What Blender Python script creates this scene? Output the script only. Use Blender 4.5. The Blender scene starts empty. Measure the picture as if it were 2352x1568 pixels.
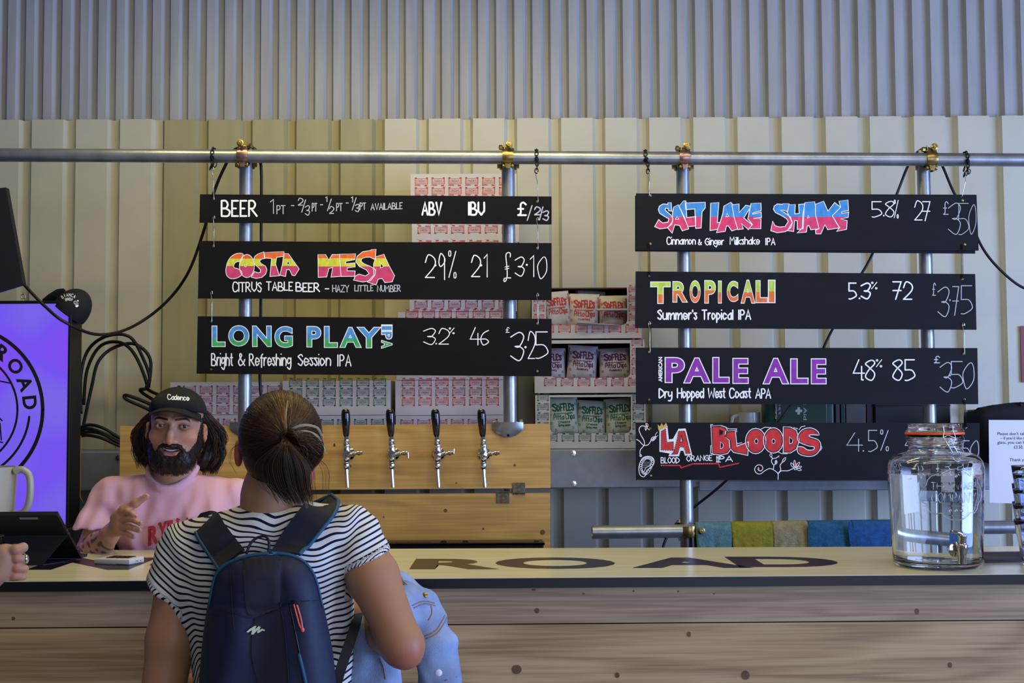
import bpy, bmesh, math, random
import numpy as np
from mathutils import Vector, Matrix
from mathutils.geometry import tessellate_polygon
random.seed(7)
rng = np.random.default_rng(7)
C = bpy.context.scene
COL = C.collection
PI = math.pi

# ------------------------------------------------------------------ camera, world, lights, exposure
F = 3000.0
TILT = math.atan(166 / F)
CAMLOC = Vector((0, 0, 1.6))
CAMROT = Matrix.Rotation(PI / 2 + TILT, 3, 'X') @ Matrix.Rotation(math.radians(-0.3), 3, 'Z')
cd = bpy.data.cameras.new('camera')
cam = bpy.data.objects.new('camera', cd)
cd.lens = 36 * F / 2352
cd.sensor_width = 36
cd.clip_start = 0.05
cam.matrix_world = Matrix.Translation(CAMLOC) @ CAMROT.to_4x4()
COL.objects.link(cam)
C.camera = cam

w = bpy.data.worlds.new('World')
C.world = w
w.use_nodes = True
bg = w.node_tree.nodes['Background']
bg.inputs[0].default_value = (0.62, 0.72, 1.0, 1)
bg.inputs[1].default_value = 0.13


def area(name, loc, target, sx, sy, power, col, spread=180):
    l = bpy.data.lights.new(name, 'AREA')
    l.shape = 'RECTANGLE'
    l.size, l.size_y = sx, sy
    l.energy = power
    l.color = col
    l.spread = math.radians(spread)
    o = bpy.data.objects.new(name, l)
    o.location = loc
    o.rotation_euler = (Vector(target) - Vector(loc)).to_track_quat('-Z', 'Y').to_euler()
    COL.objects.link(o)
    return o


area('side_door_daylight', (6.8, 0.9, 1.7), (0.7, 5.3, 1.1), 3.8, 3.2, 690, (0.33, 0.48, 1.0))
area('roller_door_daylight', (2.4, -3.0, 2.0), (0.4, 4.6, 1.2), 4.0, 3.0, 125, (0.66, 0.74, 1.0))
area('ceiling_lamp_bar', (-0.5, 4.05, 3.35), (-0.45, 4.5, 0.9), 1.9, 0.22, 25, (1.0, 0.83, 0.36))
area('ceiling_lamp_right', (1.5, 3.2, 3.6), (1.4, 4.6, 1.2), 1.6, 0.2, 9, (1.0, 0.86, 0.5))
area('ceiling_lamp_front', (0.1, 2.1, 3.9), (0.0, 2.9, 0.8), 2.2, 0.3, 22, (1.0, 0.84, 0.50))

vs = C.view_settings
vs.view_transform = 'Standard'
vs.look = 'None'
vs.gamma = 1
vs.exposure = 0.0
vs.use_curve_mapping = False
C.cycles.max_bounces = 20
C.cycles.transmission_bounces = 20


# ------------------------------------------------------------------ helpers
def ray(px, py):
    return CAMROT @ Vector(((px - 1176) / F, (784 - py) / F, -1))


def P(px, py, Y, k=0.0):
    """world point seen at photo pixel (px,py) on the vertical plane y = Y + k*x"""
    d = ray(px, py)
    return CAMLOC + d * (Y / (d.y - k * d.x))


def PZ(px, py, z):
    d = ray(px, py)
    return CAMLOC + d * ((z - CAMLOC.z) / d.z)


def H(s):
    s = s.lstrip('#')
    out = []
    for i in (0, 2, 4):
        c = int(s[i:i + 2], 16) / 255
        out.append(c / 12.92 if c <= 0.04045 else ((c + 0.055) / 1.055) ** 2.4)
    return (*out, 1)


def mat(name, col, rough=0.6, metal=0.0, noise=0.0, nscale=20, bump=0.0, bscale=60, emit=None, estr=0, stretch=(1, 1, 1),
        trans=0.0, ior=1.45, attr=None, spec=0.5, sss=0.0, coat=0.0):
    m = bpy.data.materials.new(name)
    m.use_nodes = True
    nt = m.node_tree
    b = nt.nodes['Principled BSDF']
    if isinstance(col, str):
        col = H(col)
    b.inputs['Base Color'].default_value = col
    b.inputs['Roughness'].default_value = rough
    b.inputs['Metallic'].default_value = metal
    b.inputs['IOR'].default_value = ior
    b.inputs['Transmission Weight'].default_value = trans
    b.inputs['Specular IOR Level'].default_value = spec
    b.inputs['Coat Weight'].default_value = coat
    if sss:
        b.inputs['Subsurface Weight'].default_value = sss
        b.inputs['Subsurface Radius'].default_value = (0.012, 0.005, 0.003)
        b.inputs['Subsurface Scale'].default_value = 0.6
    if emit:
        b.inputs['Emission Color'].default_value = H(emit) if isinstance(emit, str) else emit
        b.inputs['Emission Strength'].default_value = estr
    src = None
    if attr:
        a = nt.nodes.new('ShaderNodeAttribute')
        a.attribute_name = attr
        src = a.outputs['Color']
        nt.links.new(src, b.inputs['Base Color'])
    tc = None
    if noise or bump:
        tc = nt.nodes.new('ShaderNodeTexCoord')
        mp = nt.nodes.new('ShaderNodeMapping')
        mp.inputs['Scale'].default_value = stretch
        nt.links.new(tc.outputs['Object'], mp.inputs['Vector'])
    if noise:
        n = nt.nodes.new('ShaderNodeTexNoise')
        n.inputs['Scale'].default_value = nscale
        n.inputs['Detail'].default_value = 5
        nt.links.new(mp.outputs[0], n.inputs['Vector'])
        mr = nt.nodes.new('ShaderNodeMapRange')
        mr.inputs['From Min'].default_value = 0.3
        mr.inputs['From Max'].default_value = 0.7
        mr.inputs['To Min'].default_value = 1 - noise
        mr.inputs['To Max'].default_value = 1 + noise * 0.6
        nt.links.new(n.outputs['Fac'], mr.inputs['Value'])
        mx = nt.nodes.new('ShaderNodeMix')
        mx.data_type = 'RGBA'
        mx.blend_type = 'MULTIPLY'
        mx.inputs['Factor'].default_value = 1
        if src:
            nt.links.new(src, mx.inputs['A'])
        else:
            mx.inputs['A'].default_value = col
        nt.links.new(mr.outputs[0], mx.inputs['B'])
        nt.links.new(mx.outputs['Result'], b.inputs['Base Color'])
    if bump:
        n2 = nt.nodes.new('ShaderNodeTexNoise')
        n2.inputs['Scale'].default_value = bscale
        n2.inputs['Detail'].default_value = 4
        nt.links.new(mp.outputs[0], n2.inputs['Vector'])
        bp = nt.nodes.new('ShaderNodeBump')
        bp.inputs['Strength'].default_value = bump
        bp.inputs['Distance'].default_value = 0.004
        nt.links.new(n2.outputs['Fac'], bp.inputs['Height'])
        nt.links.new(bp.outputs[0], b.inputs['Normal'])
    return m


def wood(name, c1, c2, c3, rough=0.5, grain=14, along='x', seed=0.0, ring=0.35):
    m = bpy.data.materials.new(name)
    m.use_nodes = True
    nt = m.node_tree
    b = nt.nodes['Principled BSDF']
    b.inputs['Roughness'].default_value = rough
    tc = nt.nodes.new('ShaderNodeTexCoord')
    mp = nt.nodes.new('ShaderNodeMapping')
    mp.inputs['Location'].default_value = (seed, seed * 0.7, seed * 1.3)
    mp.inputs['Scale'].default_value = (0.55, 2.0, 5.0)
    nt.links.new(tc.outputs['Object'], mp.inputs['Vector'])
    n1 = nt.nodes.new('ShaderNodeTexNoise')
    n1.inputs['Scale'].default_value = 1.5
    n1.inputs['Detail'].default_value = 2
    n1.inputs['Distortion'].default_value = 0.5
    nt.links.new(mp.outputs[0], n1.inputs['Vector'])
    mu = nt.nodes.new('ShaderNodeMath')
    mu.operation = 'MULTIPLY'
    mu.inputs[1].default_value = grain
    nt.links.new(n1.outputs['Fac'], mu.inputs[0])
    fr = nt.nodes.new('ShaderNodeMath')
    fr.operation = 'SINE'
    mu2 = nt.nodes.new('ShaderNodeMath')
    mu2.operation = 'MULTIPLY'
    mu2.inputs[1].default_value = 6.283
    nt.links.new(mu.outputs[0], mu2.inputs[0])
    nt.links.new(mu2.outputs[0], fr.inputs[0])
    mp2 = nt.nodes.new('ShaderNodeMapping')
    mp2.inputs['Scale'].default_value = (3.0, 60, 130)
    nt.links.new(tc.outputs['Object'], mp2.inputs['Vector'])
    n2 = nt.nodes.new('ShaderNodeTexNoise')
    n2.inputs['Scale'].default_value = 1.0
    n2.inputs['Detail'].default_value = 6
    nt.links.new(mp2.outputs[0], n2.inputs['Vector'])
    ad = nt.nodes.new('ShaderNodeMath')
    ad.operation = 'MULTIPLY_ADD'
    ad.inputs[1].default_value = ring * 0.5
    nt.links.new(fr.outputs[0], ad.inputs[0])
    nt.links.new(n2.outputs['Fac'], ad.inputs[2])
    cr = nt.nodes.new('ShaderNodeValToRGB')
    e = cr.color_ramp.elements
    e[0].position = 0.25
    e[0].color = H(c1)
    e[1].position = 0.75
    e[1].color = H(c3)
    x = e.new(0.5)
    x.color = H(c2)
    nt.links.new(ad.outputs[0], cr.inputs[0])
    nt.links.new(cr.outputs[0], b.inputs['Base Color'])
    bp = nt.nodes.new('ShaderNodeBump')
    bp.inputs['Strength'].default_value = 0.15
    bp.inputs['Distance'].default_value = 0.002
    nt.links.new(n2.outputs['Fac'], bp.inputs['Height'])
    nt.links.new(bp.outputs[0], b.inputs['Normal'])
    return m


class MB:
    def __init__(self):
        self.v, self.f, self.mi = [], [], []

    def add(self, vs, fs, mi=0):
        o = len(self.v)
        self.v.extend(Vector(a) for a in vs)
        self.f.extend([i + o for i in f] for f in fs)
        self.mi.extend([mi] * len(fs))
        return self

    def box(self, lo, hi, M=None, bev=0.0, mi=0):
        lo, hi = Vector(lo), Vector(hi)
        if bev > 0:
            bm = bmesh.new()
            bmesh.ops.create_cube(bm, size=1)
            for vv in bm.verts:
                vv.co = Vector(((lo.x + hi.x) / 2 + vv.co.x * (hi.x - lo.x), (lo.y + hi.y) / 2 + vv.co.y * (hi.y - lo.y),
                                (lo.z + hi.z) / 2 + vv.co.z * (hi.z - lo.z)))
            bmesh.ops.bevel(bm, geom=bm.edges[:], offset=bev, segments=2, affect='EDGES', profile=0.5)
            bm.verts.index_update()
            vs = [vv.co.copy() for vv in bm.verts]
            fs = [[vv.index for vv in ff.verts] for ff in bm.faces]
            bm.free()
        else:
            vs = [Vector((x, y, z)) for x in (lo.x, hi.x) for y in (lo.y, hi.y) for z in (lo.z, hi.z)]
            fs = [(0, 1, 3, 2), (4, 6, 7, 5), (0, 4, 5, 1), (2, 3, 7, 6), (0, 2, 6, 4), (1, 5, 7, 3)]
        if M is not None:
            vs = [M @ a for a in vs]
        return self.add(vs, fs, mi)

    def hexa(self, p, mi=0):
        """8 corners: front bl br tr tl, back bl br tr tl"""
        return self.add(p, [(0, 1, 2, 3), (5, 4, 7, 6), (4, 0, 3, 7), (1, 5, 6, 2), (3, 2, 6, 7), (4, 5, 1, 0)], mi)

    def tube(self, pts, r, n=8, caps=True, mi=0, closed=False, squash=None, up=None):
        pts = [Vector(p) for p in pts]
        m = len(pts)
        rs = r if isinstance(r, (list, tuple)) else [r] * m
        vs, fs = [], []
        prev = None
        for i, p in enumerate(pts):
            if closed:
                t = (pts[(i + 1) % m] - pts[i - 1])
            else:
                t = (pts[min(i + 1, m - 1)] - pts[max(i - 1, 0)])
            t = t.normalized() if t.length > 1e-9 else Vector((0, 0, 1))
            if prev is None:
                a = Vector(up) if up is not None else (Vector((0, 0, 1)) if abs(t.z) < 0.9 else Vector((1, 0, 0)))
                u = (a - t * a.dot(t)).normalized()
            else:
                u = prev - t * prev.dot(t)
                u = u.normalized() if u.length > 1e-6 else t.orthogonal().normalized()
            prev = u
            v = t.cross(u)
            sq = squash or 1.0
            for j in range(n):
                a = 2 * PI * j / n
                vs.append(p + u * (math.cos(a) * rs[i] * sq) + v * (math.sin(a) * rs[i]))
        for i in range(m if closed else m - 1):
            for j in range(n):
                a, b2 = i * n + j, i * n + (j + 1) % n
                c2, d2 = ((i + 1) % m) * n + (j + 1) % n, ((i + 1) % m) * n + j
                fs.append((a, b2, c2, d2))
        if caps and not closed:
            fs.append(tuple(range(n - 1, -1, -1)))
            fs.append(tuple((m - 1) * n + j for j in range(n)))
        return self.add(vs, fs, mi)

    def lathe(self, prof, c, axis=(0, 0, 1), n=24, mi=0, capends=True):
        """prof: list of (r, h) along axis from c"""
        ax = Vector(axis).normalized()
        u = ax.orthogonal().normalized()
        if abs(ax.z) > 0.9:
            u = Vector((1, 0, 0))
        v = ax.cross(u)
        c = Vector(c)
        vs, fs = [], []
        for (r, h) in prof:
            for j in range(n):
                a = 2 * PI * j / n
                vs.append(c + ax * h + (u * math.cos(a) + v * math.sin(a)) * max(r, 1e-5))
        m = len(prof)
        for i in range(m - 1):
            for j in range(n):
                fs.append((i * n + j, i * n + (j + 1) % n, (i + 1) * n + (j + 1) % n, (i + 1) * n + j))
        if capends:
            if prof[0][0] > 1e-4:
                fs.append(tuple(range(n - 1, -1, -1)))
            if prof[-1][0] > 1e-4:
                fs.append(tuple((m - 1) * n + j for j in range(n)))
        return self.add(vs, fs, mi)

    def ell(self, c, r, R=None, nu=20, nv=12, mi=0):
        c = Vector(c)
        vs, fs = [], []
        for i in range(nv + 1):
            th = PI * i / nv
            for j in range(nu):
                ph = 2 * PI * j / nu
                p = Vector((r[0] * math.sin(th) * math.cos(ph), r[1] * math.sin(th) * math.sin(ph), r[2] * math.cos(th)))
                if R is not None:
                    p = R @ p
                vs.append(c + p)
        for i in range(nv):
            for j in range(nu):
                fs.append((i * nu + j, (i + 1) * nu + j, (i + 1) * nu + (j + 1) % nu, i * nu + (j + 1) % nu))
        return self.add(vs, fs, mi)

    def prism(self, poly, ext, holes=(), mi=0):
        """poly: world points (planar), extruded by vector ext; front is poly side"""
        ext = Vector(ext)
        loops = [list(map(Vector, poly))] + [list(map(Vector, h)) for h in holes]
        tris = tessellate_polygon(loops)
        flat = [p for l in loops for p in l]
        n = len(flat)
        vs = flat + [p + ext for p in flat]
        fs = [tuple(t) for t in tris] + [tuple(i + n for i in reversed(t)) for t in tris]
        o = 0
        for l in loops:
            m = len(l)
            for i in range(m):
                a, b2 = o + i, o + (i + 1) % m
                fs.append((a, b2, b2 + n, a + n))
            o += m
        return self.add(vs, fs, mi)

    def flat(self, poly, holes=(), mi=0):
        loops = [list(map(Vector, poly))] + [list(map(Vector, h)) for h in holes]
        tris = tessellate_polygon(loops)
        return self.add([p for l in loops for p in l], [tuple(t) for t in tris], mi)


WLOC = {}


def props(o, label=None, cat=None, group=None, kind=None):
    if label:
        o['label'] = label
    if cat:
        o['category'] = cat
    if group:
        o['group'] = group
    if kind:
        o['kind'] = kind
    return o


def empty(name, loc, label=None, cat=None, group=None, kind=None):
    o = bpy.data.objects.new(name, None)
    o.empty_display_size = 0.05
    o.location = loc
    COL.objects.link(o)
    WLOC[o.name] = Vector(loc)
    return props(o, label, cat, group, kind)


def raw(name, vs, fs, m, parent=None, smooth=False, mis=None, recalc=True, label=None, cat=None, group=None, kind=None, attrs=None, angle=None):
    vs = [Vector(v) for v in vs]
    if parent is not None:
        org = WLOC[parent.name]
    else:
        a = np.array([tuple(v) for v in vs])
        lo, hi = a.min(0), a.max(0)
        org = Vector(((lo[0] + hi[0]) / 2, (lo[1] + hi[1]) / 2, lo[2]))
    me = bpy.data.meshes.new(name)
    me.from_pydata([v - org for v in vs], [], fs)
    ms = m if isinstance(m, (list, tuple)) else [m]
    for x in ms:
        me.materials.append(x)
    if mis is not None and len(ms) > 1:
        me.polygons.foreach_set('material_index', mis)
    if recalc:
        bm = bmesh.new()
        bm.from_mesh(me)
        bmesh.ops.recalc_face_normals(bm, faces=bm.faces)
        bm.to_mesh(me)
        bm.free()
    if smooth:
        me.polygons.foreach_set('use_smooth', [True] * len(me.polygons))
        if smooth != 'all':
            try:
                me.set_sharp_from_angle(angle=math.radians(40))
            except Exception:
                pass
    if attrs:
        for nm, (typ, data) in attrs.items():
            at = me.attributes.new(nm, typ, 'POINT')
            at.data.foreach_set('color' if typ == 'FLOAT_COLOR' else 'value', np.asarray(data, dtype=np.float32).ravel())
    me.update()
    o = bpy.data.objects.new(name, me)
    COL.objects.link(o)
    if parent is not None:
        o.parent = parent
        WLOC[o.name] = org.copy()
    else:
        o.location = org
        WLOC[o.name] = org.copy()
    return props(o, label, cat, group, kind)


def obj(name, mb, m, parent=None, smooth=False, **k):
    return raw(name, mb.v, mb.f, m, parent, smooth, mis=mb.mi, **k)


def dup(root, delta, label=None, group=None):
    c = root.copy()
    COL.objects.link(c)
    c.location = root.location + Vector(delta)
    if label:
        c['label'] = label
    if group:
        c['group'] = group

    def rec(a, b):
        for ch in list(a.children):
            d = ch.copy()
            COL.objects.link(d)
            d.parent = b
            rec(ch, d)
    rec(root, c)
    WLOC[c.name] = WLOC[root.name] + Vector(delta)
    return c


def cat_rom(pts, sub=6, closed=False):
    pts = [Vector(p) for p in pts]
    n = len(pts)
    if n < 3:
        return pts
    out = []
    for i in range(n if closed else n - 1):
        if closed:
            p0, p1, p2, p3 = pts[i - 1], pts[i], pts[(i + 1) % n], pts[(i + 2) % n]
        else:
            p0, p1, p2, p3 = pts[max(i - 1, 0)], pts[i], pts[i + 1], pts[min(i + 2, n - 1)]
        for s in range(sub):
            t = s / sub
            out.append(0.5 * ((2 * p1) + (p2 - p0) * t + (2 * p0 - 5 * p1 + 4 * p2 - p3) * t * t + (3 * p1 - p0 - 3 * p2 + p3) * t ** 3))
    if not closed:
        out.append(pts[-1])
    return out


# ---- lettering: built-in font glyphs and a hand-written stroke alphabet
_tc = {}


def text_tris(s, off=0.0, res=5):
    key = (s, off)
    if key not in _tc:
        cu = bpy.data.curves.new('t', 'FONT')
        cu.body = s
        cu.size = 1
        cu.offset = off
        cu.resolution_u = res
        ob = bpy.data.objects.new('t', cu)
        COL.objects.link(ob)
        dg = bpy.context.evaluated_depsgraph_get()
        me = bpy.data.meshes.new_from_object(ob.evaluated_get(dg))
        _tc[key] = ([(v.co.x, v.co.y) for v in me.vertices], [tuple(p.vertices) for p in me.polygons])
        bpy.data.objects.remove(ob)
        bpy.data.curves.remove(cu)
        bpy.data.meshes.remove(me)
    return _tc[key]


def put_text(mb, s, mapf, x0, yt, x1, yb, off=0.0, mi=0):
    """fit string s in the box x0..x1, yt (top) .. yb (bottom) of the map's coordinates"""
    b0, _ = text_tris(s, 0.0)
    xs = [a[0] for a in b0]
    ys = [a[1] for a in b0]
    ax, bx, ay, by = min(xs), max(xs), min(ys), max(ys)
    vs, fs = text_tris(s, off)
    sx = (x1 - x0) / (bx - ax)
    sy = (yt - yb) / (by - ay)
    mb.add([mapf(x0 + (x - ax) * sx, yb + (y - ay) * sy) for x, y in vs], fs, mi)


GL = {
    'A': (4, "02 28 42|14 34"), 'B': (4, "02 08|~08 28 37 36 25 05|~05 25 44 43 32 02"), 'C': (4, "~47 38 18 06 04 12 32 43"),
    'D': (4, "02 08|~08 18 46 44 12 02"), 'E': (3, "38 08 02 32|05 25"), 'F': (3, "38 08 02|05 25"), 'G': (4, "~47 28 06 04 22 43 45|45 25"),
    'H': (4, "02 08|42 48|05 45"), 'I': (0, "02 08"), 'J': (3, "~38 33 22 03"), 'K': (4, "02 08|48 05 42"), 'L': (3, "08 02 32"),
    'M': (5, "02 08 25 48 52"), 'N': (4, "02 08 42 48"), 'O': (4, "~28 06 04 22 44 46 28"), 'P': (3, "02 08|~08 28 37 36 25 05"),
    'Q': (4, "~28 06 04 22 44 46 28|33 52"), 'R': (4, "02 08|~08 28 37 36 25 05|15 42"), 'S': (3, "~37 28 07 16 25 34 22 03"),
    'T': (4, "08 48|28 22"), 'U': (4, "~08 04 13 22 33 44 48"), 'V': (4, "08 22 48"), 'W': (6, "08 12 36 52 68"), 'X': (4, "08 42|02 48"),
    'Y': (4, "08 25 48|25 22"), 'Z': (4, "08 48 02 42"),
    'a': (3, "~36 15 04 12 33 36|36 32"), 'b': (3, "08 02|~04 16 35 33 12 03"), 'c': (3, "~35 16 04 12 33"), 'd': (3, "~35 16 04 12 34|38 32"),
    'e': (3, "~04 34 35 16 04 12 33"), 'f': (2, "~28 17 15 11|06 26"), 'g': (3, "~35 16 04 13 34|~36 32 20 01"), 'h': (3, "08 02|~04 16 35 32"),
    'i': (0, "06 02|08 08"), 'j': (1, "~16 11 00"), 'k': (3, "08 02|36 04 32"), 'l': (0, "08 02"), 'm': (5, "06 02|~04 16 25 22|~24 46 55 52"),
    'n': (3, "06 02|~04 16 35 32"), 'o': (3, "~16 04 12 34 16"), 'p': (3, "06 00|~05 16 34 12 03"), 'q': (3, "~35 16 04 12 34|36 30"),
    'r': (2, "06 02|~04 16 26"), 's': (2, "~26 06 15 23 12 03"), 't': (2, "~18 13 22|06 26"), 'u': (3, "~06 03 12 33 36|36 32"), 'v': (3, "06 12 36"),
    'w': (4, "06 12 25 32 46"), 'x': (3, "06 32|02 36"), 'y': (3, "~06 04 13 34|~36 32 20 00"), 'z': (3, "06 36 02 32"),
    '0': (3, "~28 06 04 12 34 37 28"), '1': (1, "07 18 12"), '2': (3, "~06 18 37 35 02|02 32"), '3': (3, "~07 28 37 25 15|~15 25 34 22 03"),
    '4': (3, "28 04 44|36 32"), '5': (3, "38 08 05|~05 25 34 33 12 02"), '6': (3, "~37 16 04 12 33 24 04"), '7': (3, "08 38 12|05 35"),
    '8': (3, "~28 07 16 34 22 03 15 37 28"), '9': (3, "~37 18 06 15 36 37|37 32"), '%': (4, "48 02|~08 07 17 18 08|~43 42 32 33 43"),
    '£': (3, "~37 28 17 13 02|02 32|05 25"), '/': (3, "02 38"), '.': (0, "02 02"), '-': (2, "05 25"), '&': (4, "~42 16 18 27 04 12 33 45"),
    "'": (0, "08 07"), '·': (0, "05 05"), '+': (3, "05 35|17 13"),
}


RIB = [0]


def ribbon(mb, pts, w, mapf, mi=0):
    """flat marker stroke in 2D (map coordinates) with round ends; each stroke lies a hair above the one before"""
    RIB[0] = (RIB[0] + 1) % 24
    lift_, mapf_ = RIB[0] * 0.00003, mapf

    def mapf(u, v, e=0.0):
        p = mapf_(u, v)
        return p + (CAMLOC - p).normalized() * (lift_ + e)
    P2 = [Vector((p[0], p[1])) for p in pts]
    Q = [P2[0]]
    for p in P2[1:]:
        if (p - Q[-1]).length > 1e-6:
            Q.append(p)
    h = w / 2
    if len(Q) == 1:
        c = Q[0]
        mb.add([mapf(c.x + math.cos(a * PI / 4) * h * 1.1, c.y + math.sin(a * PI / 4) * h * 1.1) for a in range(8)], [tuple(range(8))], mi)
        return
    n = len(Q)
    vs = []
    for i in range(n):
        a = (Q[i] - Q[i - 1]).normalized() if i > 0 else None
        b = (Q[i + 1] - Q[i]).normalized() if i < n - 1 else None
        if a is None:
            a = b
        if b is None:
            b = a
        t = a + b
        t = t.normalized() if t.length > 0.2 else a
        nn = Vector((-t.y, t.x))
        k = min(1.0 / max(nn.dot(Vector((-a.y, a.x))), 0.5), 1.6)
        vs += [Q[i] + nn * h * k, Q[i] - nn * h * k]
    fs = [(2 * i, 2 * i + 1, 2 * i + 3, 2 * i + 2) for i in range(n - 1)]
    mb.add([mapf(v.x, v.y) for v in vs], fs, mi)
    for ie, (c, d) in enumerate(((Q[0], Q[0] - Q[1]), (Q[-1], Q[-1] - Q[-2]))):
        a0 = math.atan2(d.y, d.x)
        mb.add([mapf(c.x + math.cos(a0 + a) * h, c.y + math.sin(a0 + a) * h) for a in (-1.57, -0.8, 0, 0.8, 1.57)], [(0, 1, 2, 3, 4)], mi)


def hand(mb, s, mapf, x0, yb, h, x1, w=2.4, gap=1.1, space=2.4, slant=0.0, rise=0.0, mi=0, jit=0.0):
    """hand-written line: cap height h (same units as the map), baseline yb, fitted to x0..x1; y grows downwards"""
    adv = []
    x = 0.0
    for ch in s:
        if ch == ' ':
            x += space
            adv.append(None)
            continue
        gw, _ = GL[ch]
        adv.append(x)
        x += gw + gap
    tot = max(x - gap, 0.5)
    sx = (x1 - x0) / tot
    sy = h / 6.0
    for ch, ax in zip(s, adv):
        if ax is None:
            continue
        jy = random.uniform(-jit, jit) * h
        for st in GL[ch][1].split('|'):
            sm = st.startswith('~')
            pts = [(int(t[0]), int(t[1])) for t in st.lstrip('~').split()]
            if sm and len(pts) > 2:
                cl = pts[0] == pts[-1]
                pts = [tuple(p) for p in cat_rom([(a, b, 0) for a, b in (pts[:-1] if cl else pts)], 5, cl)]
                if cl:
                    pts.append(pts[0])
            q = []
            for p in pts:
                xx = x0 + (ax + p[0]) * sx
                yy = yb - (p[1] - 2) * sy + jy
                xx += slant * (yb - yy)
                yy -= rise * (xx - x0)
                q.append((xx, yy))
            ribbon(mb, q, w, mapf, mi)
# ------------------------------------------------------------------ materials
M = {}
M['wall_pale'] = mat('cladding_pale', '#bdb9a2', 0.45, noise=0.06, nscale=6, bump=0.05, bscale=300)
M['wall_beige'] = mat('cladding_beige', '#9f9972', 0.45, noise=0.10, nscale=5, stretch=(3, 1, 0.4), bump=0.06, bscale=300)
M['wall_cream'] = mat('cladding_cream', '#c3bfa8', 0.42, noise=0.05, nscale=5, bump=0.04, bscale=300)
M['upper'] = mat('cladding_grey', '#a3a3a0', 0.45, noise=0.14, nscale=4, stretch=(4, 1, 0.5), bump=0.05, bscale=200)
M['floor'] = mat('concrete', '#77736c', 0.8, noise=0.25, nscale=6, bump=0.2)
M['galv'] = mat('galvanised', '#a3a7aa', 0.36, 0.8, noise=0.25, nscale=14, stretch=(1, 1, 0.5), bump=0.10, bscale=90)
M['galv_sheet'] = mat('galvanised_sheet', '#8d9299', 0.5, 0.55, noise=0.10, nscale=30)
M['zinc'] = mat('yellow_zinc', '#a08a52', 0.3, 0.9, noise=0.3, nscale=60, bump=0.1)
M['zinc_pink'] = mat('passivated_zinc', '#a8877f', 0.3, 0.9, noise=0.4, nscale=50)
M['steel'] = mat('bright_steel', '#c3c3bd', 0.22, 0.95)
M['chrome'] = mat('chrome', '#d6d6d2', 0.08, 1.0)
M['black_metal'] = mat('black_iron', '#18171a', 0.45, 0.6)
M['black_plastic'] = mat('black_plastic', '#0d0d10', 0.35)
M['black_gloss'] = mat('black_gloss', '#07070a', 0.12, coat=0.6)
M['black_matt'] = mat('black_matt', '#101013', 0.75)
M['cable'] = mat('cable_black', '#0c0c0c', 0.5)
M['board'] = mat('chalkboard', '#0c0c0d', 0.7, spec=0.2, noise=0.25, nscale=9, stretch=(1, 1, 3), bump=0.04, bscale=300)
M['board2'] = mat('chalkboard_cool', '#0d0e12', 0.66, spec=0.25, noise=0.3, nscale=7, stretch=(1, 1, 3), bump=0.04, bscale=300)
M['ink'] = mat('chalk_white', '#f0f0ec', 0.8)
M['chalk'] = mat('chalk_thin', '#b9bcbf', 0.9)
M['ink_black'] = mat('ink_black', '#0b0a0c', 0.6)
for k, c in dict(orange='#ea6a2c', yellow='#d3d43c', pink='#cf3f6c', blue='#3f8fcf', green='#3fae5a', purple='#8b35a0', red='#cf2f2c',
                 lime='#b8d44a', torange='#ea7434', skyblue='#4a94d0', rose='#df3f6a', gold='#c8b04a', paper='#e6e4e2').items():
    M[k] = mat('paint_' + k, c, 0.75, noise=0.22 if k not in ('paper',) else 0.0, nscale=70, stretch=(1, 1, 0.6))
M['plank'] = wood('tap_plank_pine', '#a9823c', '#b98f45', '#c79d52', 0.42, 6, seed=1.0, ring=0.26)
M['front1'] = wood('counter_pine_a', '#8c7154', '#a58a68', '#b59a76', 0.6, 5, seed=3.3, ring=0.3)
M['front2'] = wood('counter_pine_b', '#8f7048', '#ab8a5c', '#bc9c6c', 0.6, 5, seed=6.1, ring=0.3)
M['top'] = wood('counter_birch', '#d3ceac', '#ddd8b8', '#e4e0c6', 0.22, 5, seed=9.0, ring=0.15)
M['knot'] = mat('knot', '#664a2e', 0.6, noise=0.4, nscale=120)
M['card'] = mat('carton_white', '#c9c5c4', 0.7, noise=0.04, nscale=8)
M['card_in'] = mat('carton_brown', '#4a3626', 0.8)
M['print_red'] = mat('print_red', '#c0392f', 0.7)
M['print_mag'] = mat('print_magenta', '#9b2f5c', 0.7)
M['print_green'] = mat('print_green', '#24603a', 0.7)
M['print_purple'] = mat('print_purple', '#54214f', 0.7)
M['glass'] = mat('glass', '#ffffff', 0.0, trans=1.0, ior=1.45)
M['water'] = mat('water', '#f4fbff', 0.0, trans=1.0, ior=1.33)

# ------------------------------------------------------------------ setting: floor and clad wall
YW = 5.45          # front face of the lower sheets
YU = 5.50          # front face of the upper sheets
mb = MB()
mb.box((-4.5, -1.0, -0.1), (4.5, 5.7, 0.0))
obj('floor', mb, M['floor'], kind='structure')


def px2x(px, Y):
    return P(px, 700, Y).x


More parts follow.
